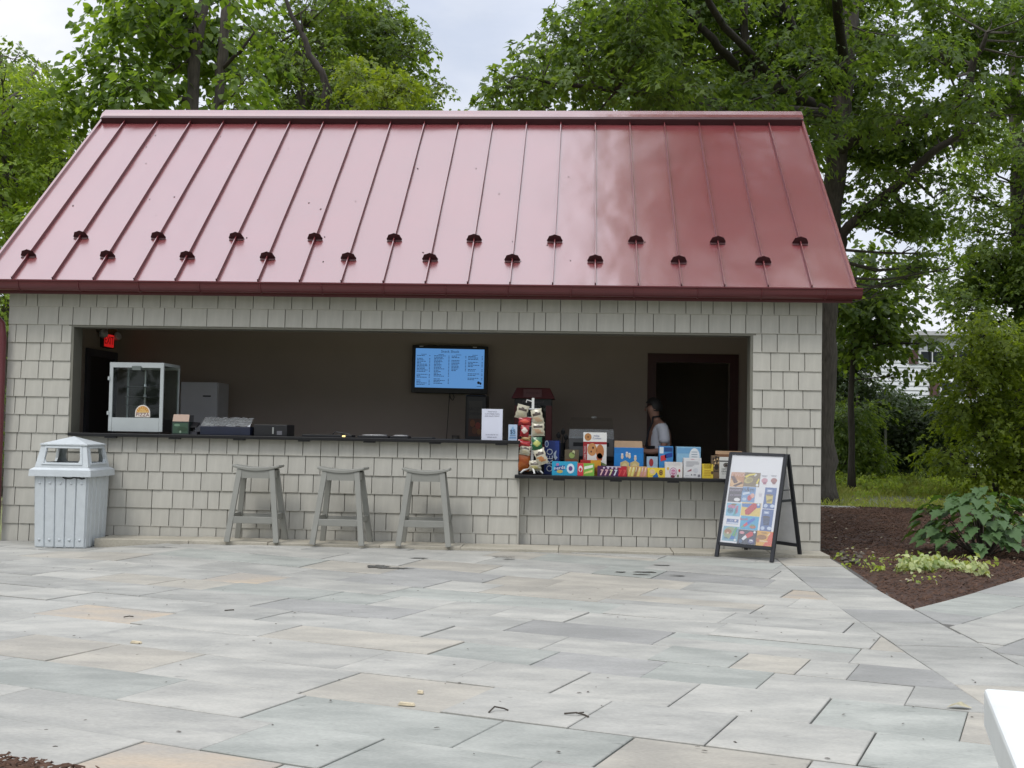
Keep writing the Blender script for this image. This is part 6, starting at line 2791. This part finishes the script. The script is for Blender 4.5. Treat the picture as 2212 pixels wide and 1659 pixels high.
# --- the large maple right behind the building
# ground behind
tbase = (float(at(1779, 1078, 11.2)[0]), 11.2, -0.10)
trunkA = [tbase]+line([(1780, 960, 11.2), (1782, 800, 11.15), (1786, 640, 11.1), (1795, 480, 11.1), (1806, 360, 11.0), (1817, 240, 11.0), (1830, 110, 11.0), (1844, -20, 11.0), (1856, -170, 11.0)])
limbsA = [
    (line([(1808, 335, 11.0), (1840, 298, 10.7), (1880, 282, 10.4), (1935, 270, 10.0), (1990, 254, 9.6), (2060, 222, 9.2), (2092, 178, 9.0), (2110, 122, 8.8), (2132, 70, 8.6)]), [.15, .13, .12, .105, .10, .09, .075, .06, .03]),
    (line([(1798, 560, 11.1), (1825, 510, 11.0), (1868, 455, 10.8), (1940, 400, 10.4), (2015, 330, 10.0), (2070, 290, 9.8), (2130, 250, 9.6)]), [.10, .095, .088, .08, .07, .055, .03]),
    (line([(1812, 260, 11.0), (1700, 190, 9.8), (1600, 150, 8.8), (1555, 100, 8.3), (1505, 50, 8.0), (1450, -5, 7.6), (1400, -60, 7.2)]), [.11, .09, .075, .07, .06, .05, .03]),
    (line([(1700, 190, 9.8), (1606, 130, 9.0), (1610, 60, 9.0), (1614, -20, 9.0)]), [.08, .075, .07, .05]),
    (line([(1822, 190, 11.0), (1760, 130, 10.6), (1720, 80, 10.2), (1690, 10, 9.8), (1660, -80, 9.4)]), [.11, .10, .09, .075, .05]),
    (line([(1814, 250, 11.0), (1640, 230, 8.5), (1480, 215, 7.0), (1330, 195, 6.4), (1200, 180, 6.2), (1110, 165, 6.2)]), [.09, .07, .055, .04, .03, .012]),
    (line([(1700, 190, 9.8), (1560, 60, 7.5), (1480, -100, 5.5), (1430, -260, 4.0)]), [.07, .06, .045, .02]),
]


def leftedge(y):
    xs = [(-260, 1400), (-100, 1330), (0, 1270), (50, 1225), (90, 1170), (130, 1110), (165, 1085), (200, 1115), (245, 1165), (300, 1240)]
    for (a, x0), (b_, x1) in zip(xs[:-1], xs[1:]):
        if a <= y <= b_:
            return x0+(x1-x0)*(y-a)/(b_-a)
    return 1400


clA = field(100, 1060, 1850, -90, 262, 5.6, 9.0, .36, .66, 1, lambda x, y: x > leftedge(y)+45)
clA += field(62, 1330, 1900, -90, 330, 8.5, 12.5, .5, .85, 11, lambda x, y: True)
clA += field(52, 1840, 2290, -90, 290, 7.0, 11.5, .42, .75, 2, lambda x, y: True)
clA += [tuple(at(x, y, Y))+(r_,) for x, y, Y, r_ in ((1082, 158, 6.2, .30), (1062, 168, 6.2, .18), (1100, 190, 6.1, .32), (1085, 205, 6.1, .22), (1120, 150, 6.2, .36), (1150, 205, 6.2, .45), (1140, 120, 6.2, .32), (1190, 80, 6.4, .4), (1215, 50, 6.6, .36), (1165, 232, 6.2, .4), (1260, 12, 6.8, .5), (1115, 226, 6.0, .2), (1060, 236, 5.9, .14), (1030, 237, 5.9, .12), (1090, 237, 5.9, .14))]
clA += field(24, 1830, 2040, 300, 480, 9.5, 11.5, .3, .5, 3)
clA += field(22, 1900, 2070, 400, 640, 10.5, 13.0, .16, .32, 33)
# the part that hangs over the right end of the roof, above the picture
r_ = random.Random(21)
for _ in range(64):
    x, y, z = r_.uniform(6.5, 12.0), r_.uniform(1.2, 5.6), r_.uniform(8.2, 12.0)
    if x > 7.1 + .25*(z-8.2)*(1 if r_.random() < .7 else -1):
        clA.append((x, y, z, r_.uniform(.6, 1.0)))
clA = open_limbs(clA, [trunkA[5:], limbsA[0][0], limbsA[1][0], limbsA[2][0][1:6], limbsA[3][0], limbsA[4][0]])
limbsA.append((line([(1822, 190, 11.0)])+[(9.6, 7.5, 8.4), (9.0, 4.8, 9.0), (8.2, 2.6, 9.4)], [.10, .08, .06, .03]))
plant('maple_tree', 'tall maple with arching limbs and broad green crown behind the right roof end', 'tree', tbase, [(trunkA, [.24, .22, .215, .21, .205, .20, .185, .165, .15, .12])], limbsA, clA,
      84, .12, 'maple', M['maple'], M['bark'], 5, per=12, flat=.5)

# --- vine hung tree at the right edge of the picture
b2 = (float(at(2215, 1040, 17)[0]), 17.0, 0.05)
clB = field(48, 2050, 2290, 250, 640, 15.2, 18.0, .42, .7, 4, lambda x, y: x > 2075-(y-250)*.04)
clB += field(34, 2030, 2290, 520, 800, 15.4, 17.5, .4, .65, 6, lambda x, y: x > 2110-(y-520)*.22)
plant('ivy_clad_tree', 'ivy clad tree with a dark trunk filling the right edge above the bright bush', 'tree', b2,
      [([b2]+line([(2208, 700, 17), (2202, 500, 17), (2196, 300, 17), (2190, 100, 17)]), [.24, .2, .18, .16, .12])], [], clB, 80, .115, 'maple', M['midleaf'], M['barkdark'], 8, per=12)
# --- bright bush below it
b3 = (float(at(2150, 1020, 14.0)[0]), 14.0, 0.0)
clC = field(96, 2020, 2300, 700, 1020, 12.6, 14.6, .34, .54, 7, lambda x, y: x > 2105-(y-700)*.30)
plant('bushy_shrub', 'broad yellow green bush at the right edge below the ivy clad tree', 'shrub', b3,
      [([b3]+line([(2150, 900, 14.0), (2140, 780, 14.0)]), [.06, .05, .03])], [], clC, 78, .11, 'maple', M['bush'], M['barkdark'], 9, per=12)
# --- darker tree between the maple trunk and the gap
b4 = (float(at(1840, 1030, 15)[0]), 15.0, 0.0)
clD = field(40, 1795, 1985, 535, 770, 13.8, 16.0, .32, .55, 10, lambda x, y: x < 1955-(abs(y-640))*.2)
clD += field(6, 1880, 2090, 690, 760, 14.0, 15.0, .2, .34, 12)
clD += field(3, 1930, 2060, 780, 830, 14.0, 15.0, .15, .25, 121)
plant('young_linden', 'dark green young tree with large leaves right of the maple trunk', 'tree', b4,
      [([b4]+line([(1838, 860, 15), (1845, 700, 15), (1850, 580, 15)]), [.08, .07, .05, .02])],
      [(line([(1842, 760, 15), (1930, 740, 14.7), (2040, 745, 14.5)]), [.04, .03, .01])], clD, 62, .15, 'heart', M['midleaf'], M['barkdark'], 13, per=9, spray=.42)
# --- understorey shrubs along the edge of the wood
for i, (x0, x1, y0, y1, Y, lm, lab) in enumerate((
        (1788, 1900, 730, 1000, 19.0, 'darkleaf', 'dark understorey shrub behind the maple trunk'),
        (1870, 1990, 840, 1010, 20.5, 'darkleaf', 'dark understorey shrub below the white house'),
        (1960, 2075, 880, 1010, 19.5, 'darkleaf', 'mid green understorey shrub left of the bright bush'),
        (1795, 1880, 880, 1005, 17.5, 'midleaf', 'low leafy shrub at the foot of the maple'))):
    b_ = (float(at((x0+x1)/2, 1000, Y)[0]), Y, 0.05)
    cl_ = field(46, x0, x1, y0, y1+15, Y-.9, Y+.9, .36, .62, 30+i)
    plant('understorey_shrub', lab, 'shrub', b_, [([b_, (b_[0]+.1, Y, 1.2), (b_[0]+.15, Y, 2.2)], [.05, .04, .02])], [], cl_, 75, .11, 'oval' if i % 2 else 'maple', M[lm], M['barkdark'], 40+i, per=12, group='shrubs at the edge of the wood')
# far wood behind: one mass
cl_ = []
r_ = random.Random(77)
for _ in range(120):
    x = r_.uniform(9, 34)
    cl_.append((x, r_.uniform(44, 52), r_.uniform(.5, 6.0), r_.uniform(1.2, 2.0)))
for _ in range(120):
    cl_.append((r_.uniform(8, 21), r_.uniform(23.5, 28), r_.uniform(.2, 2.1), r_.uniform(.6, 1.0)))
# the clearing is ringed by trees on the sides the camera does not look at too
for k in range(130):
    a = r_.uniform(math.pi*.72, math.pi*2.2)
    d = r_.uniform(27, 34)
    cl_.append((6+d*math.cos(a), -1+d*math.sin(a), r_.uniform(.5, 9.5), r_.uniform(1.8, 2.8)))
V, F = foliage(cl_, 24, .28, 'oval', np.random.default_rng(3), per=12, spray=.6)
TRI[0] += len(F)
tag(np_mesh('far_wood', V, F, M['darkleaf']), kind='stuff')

# --- white house glimpsed through the gap
YH = 31.0
h0, h1 = at(1900, 860, YH), at(2125, 860, YH)
hw2 = float(h1[0]-h0[0])
zt = float(at(2010, 722, YH)[2])
hs = thing('white_house', 'white clapboard house with dark shutters glimpsed between the trees', 'house', (float(h0[0]), YH, 0.1))
M['clap'] = mat('clapboard_white', (0.70, 0.72, 0.74), 0.7, 0.04)
b = MB()
b.box(0, hw2, 0.02, 6, 0, zt)
hwall = b.build('wall', M['clap'], hs)
z = 0.2
while z < zt-.1:
    b = MB()
    b.add([(0, 0.018, z+.16), (hw2, 0.018, z+.16), (hw2, -.012, z), (0, -.012, z), (0, .018, z), (hw2, .018, z)], [(3, 2, 1, 0), (0, 4, 3), (1, 2, 5), (3, 4, 5, 2)])
    b.build('clapboard', M['clap'], hwall)
    z += .16
b = MB()
b.add([(-.3, -.35, zt-.02), (hw2+.3, -.35, zt-.02), (hw2+.3, 3, zt+1.5), (-.3, 3, zt+1.5), (hw2+.3, 6.3, zt-.02), (-.3, 6.3, zt-.02), (-.3, -.35, zt-.16), (hw2+.3, -.35, zt-.16)],
      [(0, 1, 2, 3), (3, 2, 4, 5), (6, 7, 1, 0), (0, 3, 5), (1, 4, 2), (6, 5, 4, 7)])
b.build('roof', mat('pale_roof', (0.46, 0.46, 0.47), 0.7), hs)
M['shutter'] = mat('shutter_dark', (0.10, 0.05, 0.05), 0.6)
M['pane'] = mat('window_pane', (0.03, 0.035, 0.04), 0.08, 0.0)
for px, py0, py1 in ((2030, 822, 858), (2062, 756, 786), (1985, 756, 786)):
    wl0, wl1 = at(px, py1, YH), at(px, py0, YH)
    x = float(wl0[0]-h0[0])
    za, zb2 = float(wl0[2])-.1, float(wl1[2])-.1
    b = MB()
    b.box(x, x+.9, -.045, -.014, za, zb2)
    w = b.build('window', M['white'], hs)
    for k in (0, 1):
        b = MB()
        b.box(x+.06+k*.41, x+.43+k*.41, -.05, -.046, za+.06, zb2-.06)
        b.build('pane', M['pane'], w)
    for sx in (-.36, .92):
        b = MB()
        b.box(x+sx, x+sx+.32, -.05, -.014, za, zb2)
        b.build('shutter', M['shutter'], w)
# thin post in the wood
pp_ = at(1912, 1000, 18.2)
b = MB()
b.tube([(0, 0, 0), (0.01, 0, 1.45)], .03, 8)
o = b.build('metal_post', mat('post_grey', (0.22, 0.22, 0.21), .6), loc=(float(pp_[0]), 18.2, 0.0))
tag(o, 'thin grey upright post in front of the dark understorey', 'post')

# --- left: bright tree, dark tree behind it
b5 = (float(at(40, 800, 8.2)[0]), 8.2, -.08)
clE = field(84, -170, 215, 150, 700, 6.8, 9.6, .36, .62, 14, lambda x, y: x < 60+max(0, 1-abs(y-330)/260)*120 and x < 205-(max(0, 250-y))*.95)
plant('locust_tree', 'bright yellow green tree standing beyond the left roof end', 'tree', b5,
      [([b5]+line([(30, 600, 8.2), (20, 400, 8.2), (10, 220, 8.2)]), [.16, .14, .11, .05])], [], clE, 76, .115, 'oval', M['maple2'], M['bark'], 15, per=15)
b6 = (float(at(30, 900, 15)[0]), 15.0, -.05)
clF = field(30, -150, 85, 75, 240, 14, 16, .4, .7, 16, lambda x, y: y > 70+max(0, x)*.9)
clF += field(22, -100, 290, 200, 420, 13, 15, .6, .95, 161)
plant('elm_tree', 'dark green tree at the far left behind the bright yellow green one', 'tree', b6,
      [([b6]+line([(30, 500, 15), (20, 300, 15), (0, 120, 15)]), [.2, .17, .13, .05])], [], clF, 66, .13, 'oval', M['midleaf'], M['barkdark'], 17, per=13)
b7 = (float(at(-10, 900, 5.5)[0]), 5.6, -.08)
clG = field(12, -110, 18, 640, 1080, 5.3, 6.2, .3, .5, 18)
plant('corner_bush', 'dark green bush past the left wall corner behind the downspout', 'shrub', b7,
      [([b7, (b7[0], b7[1], 1.0)], [.04, .02])], [], clG, 90, .10, 'oval', M['midleaf'], M['barkdark'], 19, per=12)
# --- big leaved tree left of centre
b8 = (float(at(430, 900, 8.6)[0]), 8.6, -.08)
clH = field(54, 225, 545, -90, 270, 7.4, 10.2, .3, .52, 20, lambda x, y: x > 255-max(0, min(1, (y-60)/150))*40)
clH += [tuple(at(x, y, Y))+(r_,) for x, y, Y, r_ in ((165, 110, 8.0, .16), (200, 130, 8.0, .26), (190, 160, 8.0, .2), (220, 170, 8.0, .34), (175, 205, 8.0, .24), (150, 190, 8.1, .16), (140, 235, 8.2, .3), (205, 215, 8.0, .36), (120, 200, 8.3, .16), (170, 245, 8.2, .36), (250, 60, 8.2, .32), (235, 30, 8.2, .26))]
clH = open_limbs(clH, [line([(412, 300, 8.6), (418, 150, 8.6), (435, 40, 8.6), (445, -60, 8.6)]), line([(465, 300, 8.8), (478, 150, 8.8), (488, 30, 8.8), (492, -60, 8.8)])], 4)
plant('catalpa_tree', 'tree with large soft leaves and two slim trunks behind the left half of the roof', 'tree', b8,
      [([b8]+line([(420, 600, 8.6), (412, 300, 8.6), (418, 150, 8.6), (435, 40, 8.6), (445, -60, 8.6)]), [.16, .14, .12, .105, .09, .06]),
       (line([(424, 620, 8.6), (465, 300, 8.8), (478, 150, 8.8), (488, 30, 8.8), (492, -60, 8.8)]), [.10, .10, .09, .08, .06])],
      [(line([(478, 150, 8.8), (520, 110, 8.6), (550, 70, 8.5)]), [.04, .03, .015]), (line([(415, 220, 8.6), (320, 190, 8.2), (220, 165, 8.0)]), [.05, .035, .012])],
      clH, 60, .155, 'heart', M['big'], M['bark'], 21, per=10, spray=.5, droop=.5)
# --- mid trees between
b9 = (float(at(640, 900, 14)[0]), 14.0, -.05)
clI = field(62, 520, 760, -80, 270, 13, 16, .38, .66, 22, lambda x, y: not (545 < x < 640 and y < 60))
plant('slender_maple', 'loose mid green maple behind the middle of the ridge, left of the dark vine', 'tree', b9,
      [([b9]+line([(645, 500, 14), (650, 250, 14), (655, 60, 14)]), [.16, .14, .1, .04])], [], clI, 70, .12, 'maple', M['midleaf'], M['bark'], 23, per=12)
b10 = (float(at(830, 900, 17)[0]), 17.0, 0.0)


def rounded(x, y):
    ed = [(-20, 838), (20, 850), (50, 890), (80, 925), (110, 935), (150, 945), (180, 955), (240, 935), (290, 930)]
    for (a, x0), (b__, x1) in zip(ed[:-1], ed[1:]):
        if a <= y <= b__:
            return 700-(y if y < 60 else 60)*.0 < x < x0+(x1-x0)*(y-a)/(b__-a)-30 and not (x < 800 and y < 10+(800-x)*.35)
    return False


clJ = field(74, 690, 950, -15, 285, 15.5, 18.5, .4, .62, 24, rounded)
clJ += [tuple(at(x, y, 16.5))+(r_,) for x, y, r_ in ((836, 12, .35), (834, -8, .25), (846, 32, .4), (920, 70, .25), (934, 105, .22), (952, 178, .26), (940, 205, .28), (965, 182, .14), (932, 232, .3), (785, 8, .4), (765, -8, .35), (744, 20, .4), (850, 60, .5), (712, -10, .4), (900, 95, .4))]
plant('rounded_maple', 'rounded green maple with a ragged right side next to the open sky', 'tree', b10,
      [([b10]+line([(830, 500, 17), (832, 250, 17), (836, 60, 17)]), [.2, .17, .12, .04])], [], clJ, 72, .125, 'maple', M['midleaf'], M['bark'], 25, per=12)
b11 = (float(at(800, 900, 11.5)[0]), 11.5, -.05)
clK = field(24, 715, 885, 128, 300, 10.8, 12.2, .3, .5, 26, lambda x, y: y > 128+abs(x-800)*.35)
plant('young_tree', 'small yellow green tree just showing above the ridge right of the dark vine', 'tree', b11,
      [([b11]+line([(800, 400, 11.5), (803, 200, 11.5)]), [.08, .06, .02])],
      [(line([(801, 330, 11.5), (770, 232, 11.4), (735, 222, 11.3)]), [.03, .025, .012])], clK, 74, .10, 'maple', M['yellowleaf'], M['barkdark'], 27, per=11)
# --- dark twisted vine
b12 = (float(at(703, 900, 11.0)[0]), 11.0, -.05)
cl_ = field(10, 640, 730, 60, 260, 10.8, 11.3, .18, .3, 28)
plant('dead_vine', 'dark twisted bare stem rising above the ridge between the leafy trees', 'vine', b12,
      [([b12]+line([(704, 500, 11), (704, 300, 11), (702, 235, 11), (706, 190, 11), (694, 155, 11), (668, 118, 11), (655, 75, 11), (632, 38, 11), (618, 0, 11), (600, -60, 11)]), [.09, .085, .08, .08, .075, .07, .06, .05, .042, .035, .02])],
      [(line([(704, 240, 11), (715, 200, 10.9), (700, 150, 10.9)]), [.03, .025, .01]), (line([(655, 75, 11), (650, 30, 10.9), (668, 10, 10.9)]), [.02, .015, .008]), (line([(668, 118, 11), (640, 112, 10.9), (628, 125, 10.9)]), [.015, .012, .006]),
       (line([(632, 38, 11), (660, 20, 11), (690, 24, 11)]), [.015, .01, .006])], cl_, 40, .09, 'oval', M['midleaf'], M['barkdark'], 29, per=8)

# --- grass strip and weeds behind the bed
r_ = np.random.default_rng(50)
n = 42000
X = r_.uniform(7.5, 21, n)
Yg = 8.2+(r_.random(n)**1.15)*13.5
dn = np.sin(X*1.3+.6)*np.sin(Yg*.9+2)+.5*np.sin(X*3.1)*np.cos(Yg*2.3)
bare = (np.abs(Yg-12.6) < 1.5) & (dn < .55)
keep = ~(bare & (r_.random(n) < .85)) & (r_.random(n) < .55+.4*dn+.25*(Yg > 14))
X, Yg = X[keep], Yg[keep]
hgt = (.06+.12*r_.random(len(X)))*(1+1.3*np.clip((Yg-13)/7, 0, 1))
Z = np.array([meadow_z(a, c) for a, c in zip(X, Yg)])
az = r_.random(len(X))*6.283
ln = .35+.5*r_.random(len(X))
wd = .006+.006*r_.random(len(X))
P0 = np.stack([X-np.sin(az)*wd, Yg+np.cos(az)*wd, Z], 1)
P1 = np.stack([X+np.sin(az)*wd, Yg-np.cos(az)*wd, Z], 1)
Pm = np.stack([X+np.cos(az)*hgt*ln*.35, Yg+np.sin(az)*hgt*ln*.35, Z+hgt*.65], 1)
P2 = np.stack([X+np.cos(az)*hgt*ln, Yg+np.sin(az)*hgt*ln, Z+hgt], 1)
V = np.stack([P0, P1, Pm, P2], 1).reshape(-1, 3)
k = np.arange(len(X))*4
F = np.concatenate([np.stack([k, k+1, k+2], 1), np.stack([k, k+2, k+3], 1), np.stack([k+1, k+3, k+2], 1)])
TRI[0] += len(F)
tag(np_mesh('grass', V, F, M['grass']), kind='stuff')
cl_ = []
for _ in range(330):
    y = 13.5+7.0*r_.random()**.6
    x = r_.uniform(8, 20)
    cl_.append((x, y, meadow_z(x, y)+.12+.10*r_.random()*(1+(y-13)/5), .16+.2*r_.random()))
for _ in range(40):
    x, y = r_.uniform(8.5, 14), r_.uniform(8.6, 12)
    cl_.append((x, y, meadow_z(x, y)+.06, .10+.08*r_.random()))
V, F = foliage(cl_, 420, .075, 'oval', r_, per=7, spray=.16, flat=.8, updown=.8)
TRI[0] += len(F)
# some tall stems standing out of the weeds
TV, TF = [], []
for px, y, h in ((1925, 17, .85), (1850, 16.5, .7), (2010, 17.5, .6), (1990, 18.5, .8), (2095, 16, .55), (1975, 17, .6), (2130, 17, .5), (1880, 18, .6)):
    p = at(px, 1000, y)
    z0 = meadow_z(p[0], y)
    m = 22
    t_ = np.linspace(.25, 1, m)
    a_ = t_*14
    P = np.stack([p[0]+.02*np.sin(a_), np.full(m, y), z0+h*t_], 1)
    D = np.stack([np.cos(a_), np.sin(a_), np.full(m, .15)], 1)
    v_, f_ = leaf_arrays(P, D, np.tile((0, 0, 1.0), (m, 1)), .13*(1.15-t_*.7), 'oval')
    TF.append(f_+sum(len(q) for q in TV))
    TV.append(v_)
    v_, f_ = leaf_arrays(np.array([[p[0], y, z0]]), np.array([[0, 0, 1.0]]), np.array([[0, -1.0, 0]]), np.array([h]), 'oval')
    v_ = np.array([p[0], y, z0])+(v_-np.array([p[0], y, z0]))*np.array((.05, 1, 1))
    TF.append(f_+sum(len(q) for q in TV))
    TV.append(v_)
TV, TF = np.concatenate(TV), np.concatenate(TF)
V, F = np.concatenate([V, TV]), np.concatenate([F, TF+len(V)])
tag(np_mesh('weeds', V, F, M['weed']), kind='stuff')

# --- shrub with oak shaped leaves on the mulch; every leaf a part
hb_ = (9.60, 0.55, 0.03)
hy_ = thing('oakleaf_shrub', 'low shrub with broad lobed green leaves growing in the mulch bed', 'shrub', hb_)
right = [(.0, .0), (.16, .07), (.33, .05), (.29, .21), (.50, .33), (.33, .44), (.40, .63), (.21, .66), (.13, .82), (.0, 1.0)]
leaf_me = []
for v_ in range(4):
    b = MB()
    rr_ = random.Random(v_)
    n = len(right)
    vs = []
    fold, cv = rr_.uniform(.10, .30), rr_.uniform(.18, .45)
    for sgn in (1, -1):
        for x, y in right:
            x2 = x*(1+rr_.uniform(-.12, .12))*.92
            vs.append((sgn*x2, y, fold*x2-cv*y*y*.7+rr_.uniform(-.015, .015)))
    for i in range(n):
        y = right[i][1]
        vs.append((0, y, -cv*y*y*.7-.015))
    fs = []
    for i in range(n-1):
        fs.append((2*n+i, i, i+1, 2*n+i+1))
        fs.append((2*n+i, 2*n+i+1, n+i+1, n+i))
    me = bpy.data.meshes.new('leaf')
    me.from_pydata(vs, [], fs)
    me.materials.append(M['hydr'])
    me.polygons.foreach_set('use_smooth', [True]*len(fs))
    leaf_me.append(me)
rr_ = random.Random(5)
stems = MB()
for i in range(240):
    th_ = rr_.uniform(0, 2*math.pi)
    ph = math.acos(rr_.uniform(.0, 1.0))
    k = rr_.uniform(.68, 1.0)
    px, py, pz = .66*k*math.sin(ph)*math.cos(th_), .55*k*math.sin(ph)*math.sin(th_), .12+.56*k*math.cos(ph)
    d = Vector((math.cos(th_)*(.4+math.sin(ph)), math.sin(th_)*(.4+math.sin(ph)), -.15-.35*math.sin(ph)+rr_.uniform(-.2, .2))).normalized()
    nn_ = Vector((px*.7, py*.7, .85)).normalized()+Vector((rr_.uniform(-.3, .3), rr_.uniform(-.3, .3), 0))
    nn_ = (nn_-d*nn_.dot(d)).normalized()
    o = bpy.data.objects.new('leaf', leaf_me[i % 4])
    COL.objects.link(o)
    o.parent = hy_
    s = rr_.uniform(.10, .20)
    sd2 = d.cross(nn_)
    o.matrix_local = Matrix(((sd2.x*s, d.x*s, nn_.x*s, px), (sd2.y*s, d.y*s, nn_.y*s, py), (sd2.z*s, d.z*s, nn_.z*s, pz), (0, 0, 0, 1)))
    if i % 5 == 0:
        stems.tube([(px*.15, py*.15, 0), (px*.55, py*.55, pz*.6), (px, py, pz)], [.008, .006, .003], 5)
stems.build('stems', M['twig'], hy_)['kind'] = 'stuff'

# --- pale variegated plant and small sprouts in the bed
vb_ = tuple(float(c) for c in atz(2032, 1236, .04))
r2g = np.random.default_rng(61)
vp = thing('variegated_plant', 'low plant with cream edged leaves in front of the lobed shrub', 'plant', vb_)
cl_ = [(r2g.uniform(-.27, .27), r2g.uniform(-.10, .12), .03+.07*r2g.random()*(1 if k % 3 else 1.6), .06+.04*r2g.random()) for k in range(15)]
V, F = foliage(cl_, 1500, .05, 'heart', r2g, per=6, spray=.10, flat=.7, updown=.9)
np_mesh('foliage', V, F, M['varieg'], vp)
vb2 = tuple(float(c) for c in atz(2195, 1150, .04))
vp = thing('variegated_plant', 'pale leaved plant at the right edge behind the lobed shrub', 'plant', vb2)
cl_ = [(r2g.uniform(-.2, .5), r2g.uniform(-.2, .2), .06+.10*r2g.random(), .12+.05*r2g.random()) for _ in range(12)]
V, F = foliage(cl_, 800, .06, 'heart', r2g, per=6, spray=.12, flat=.8, updown=.9)
np_mesh('foliage', V, F, M['varieg'], vp)
cl_ = []
for px, py, w in ((1850, 1205, .2), (1880, 1215, .2), (1930, 1215, .15), (1905, 1232, .12), (1990, 1255, .1), (1860, 1225, .15)):
    p = atz(px, py, .03)
    for _ in range(4):
        cl_.append((p[0]+r2g.uniform(-w, w), p[1]+r2g.uniform(-w, w), .05, .05))
V, F = foliage(cl_, 1500, .045, 'oval', r2g, per=5, spray=.07, flat=.6, updown=.9)
tag(np_mesh('bed_weeds', V, F, M['weed']), kind='stuff')
# pale petals and chips scattered in the bed
V, F = [], []
for k in range(150):
    px, py = random.uniform(1790, 2200), random.uniform(1110, 1280)
    p = atz(px, py, .055)
    if (p[0]-7.93)*BEDN[0]+(p[1]+3.15)*BEDN[1] > -.1 or p[0] < 8.0 or p[1] > 7:
        continue
    q = len(V)
    a, s = random.uniform(0, 3), random.uniform(.008, .022)
    for j in range(4):
        V.append((p[0]+math.cos(a+j*1.57)*s, p[1]+math.sin(a+j*1.57)*s*.6, .062+random.uniform(0, .012)))
    F.append((q, q+1, q+2))
    F.append((q, q+2, q+3))
tag(np_mesh('bed_petals', np.array(V), np.array(F), M['deadleaf']), kind='stuff')
# river stones at the wall corner
b = MB()
for k in range(34):
    px, py = random.uniform(1776, 1865), random.uniform(1188, 1222)
    if py < 1188+(px-1776)*.05 or (px < 1790 and py > 1205):
        continue
    p = atz(px, py, .03)
    if p[0] < 8.0:
        continue
    s = random.uniform(.012, .034)
    n0 = len(b.v)
    b.lathe([(0, -.6*s), (.7*s, -.45*s), (s, 0), (.75*s, .45*s), (0, .6*s)], (p[0], p[1], .045), 7, sx=random.uniform(.8, 1.3), sy=random.uniform(.7, 1.1))
    b.v[n0:] = [(x+random.uniform(-.15, .15)*s, y+random.uniform(-.15, .15)*s, z+random.uniform(-.15, .15)*s) for x, y, z in b.v[n0:]]
tag(b.build('corner_gravel', M['stone']), kind='stuff')
# flat step stone behind the bed
sp_ = atz(1800, 1100, 0.02)
b = MB()
b.prism([(-.9, -.28), (.1, -.32), (.42, -.12), (.38, .22), (-.9, .34)], -.12, .05)
o = b.build('step_stone', PV['green'], loc=(float(sp_[0])+.05, float(sp_[1])+.25, -.0), bevel=.01)
tag(o, 'flat blue grey stone slab at the back of the mulch bed by the wall corner', 'stone slab')
print('foliage triangles', TRI[0])
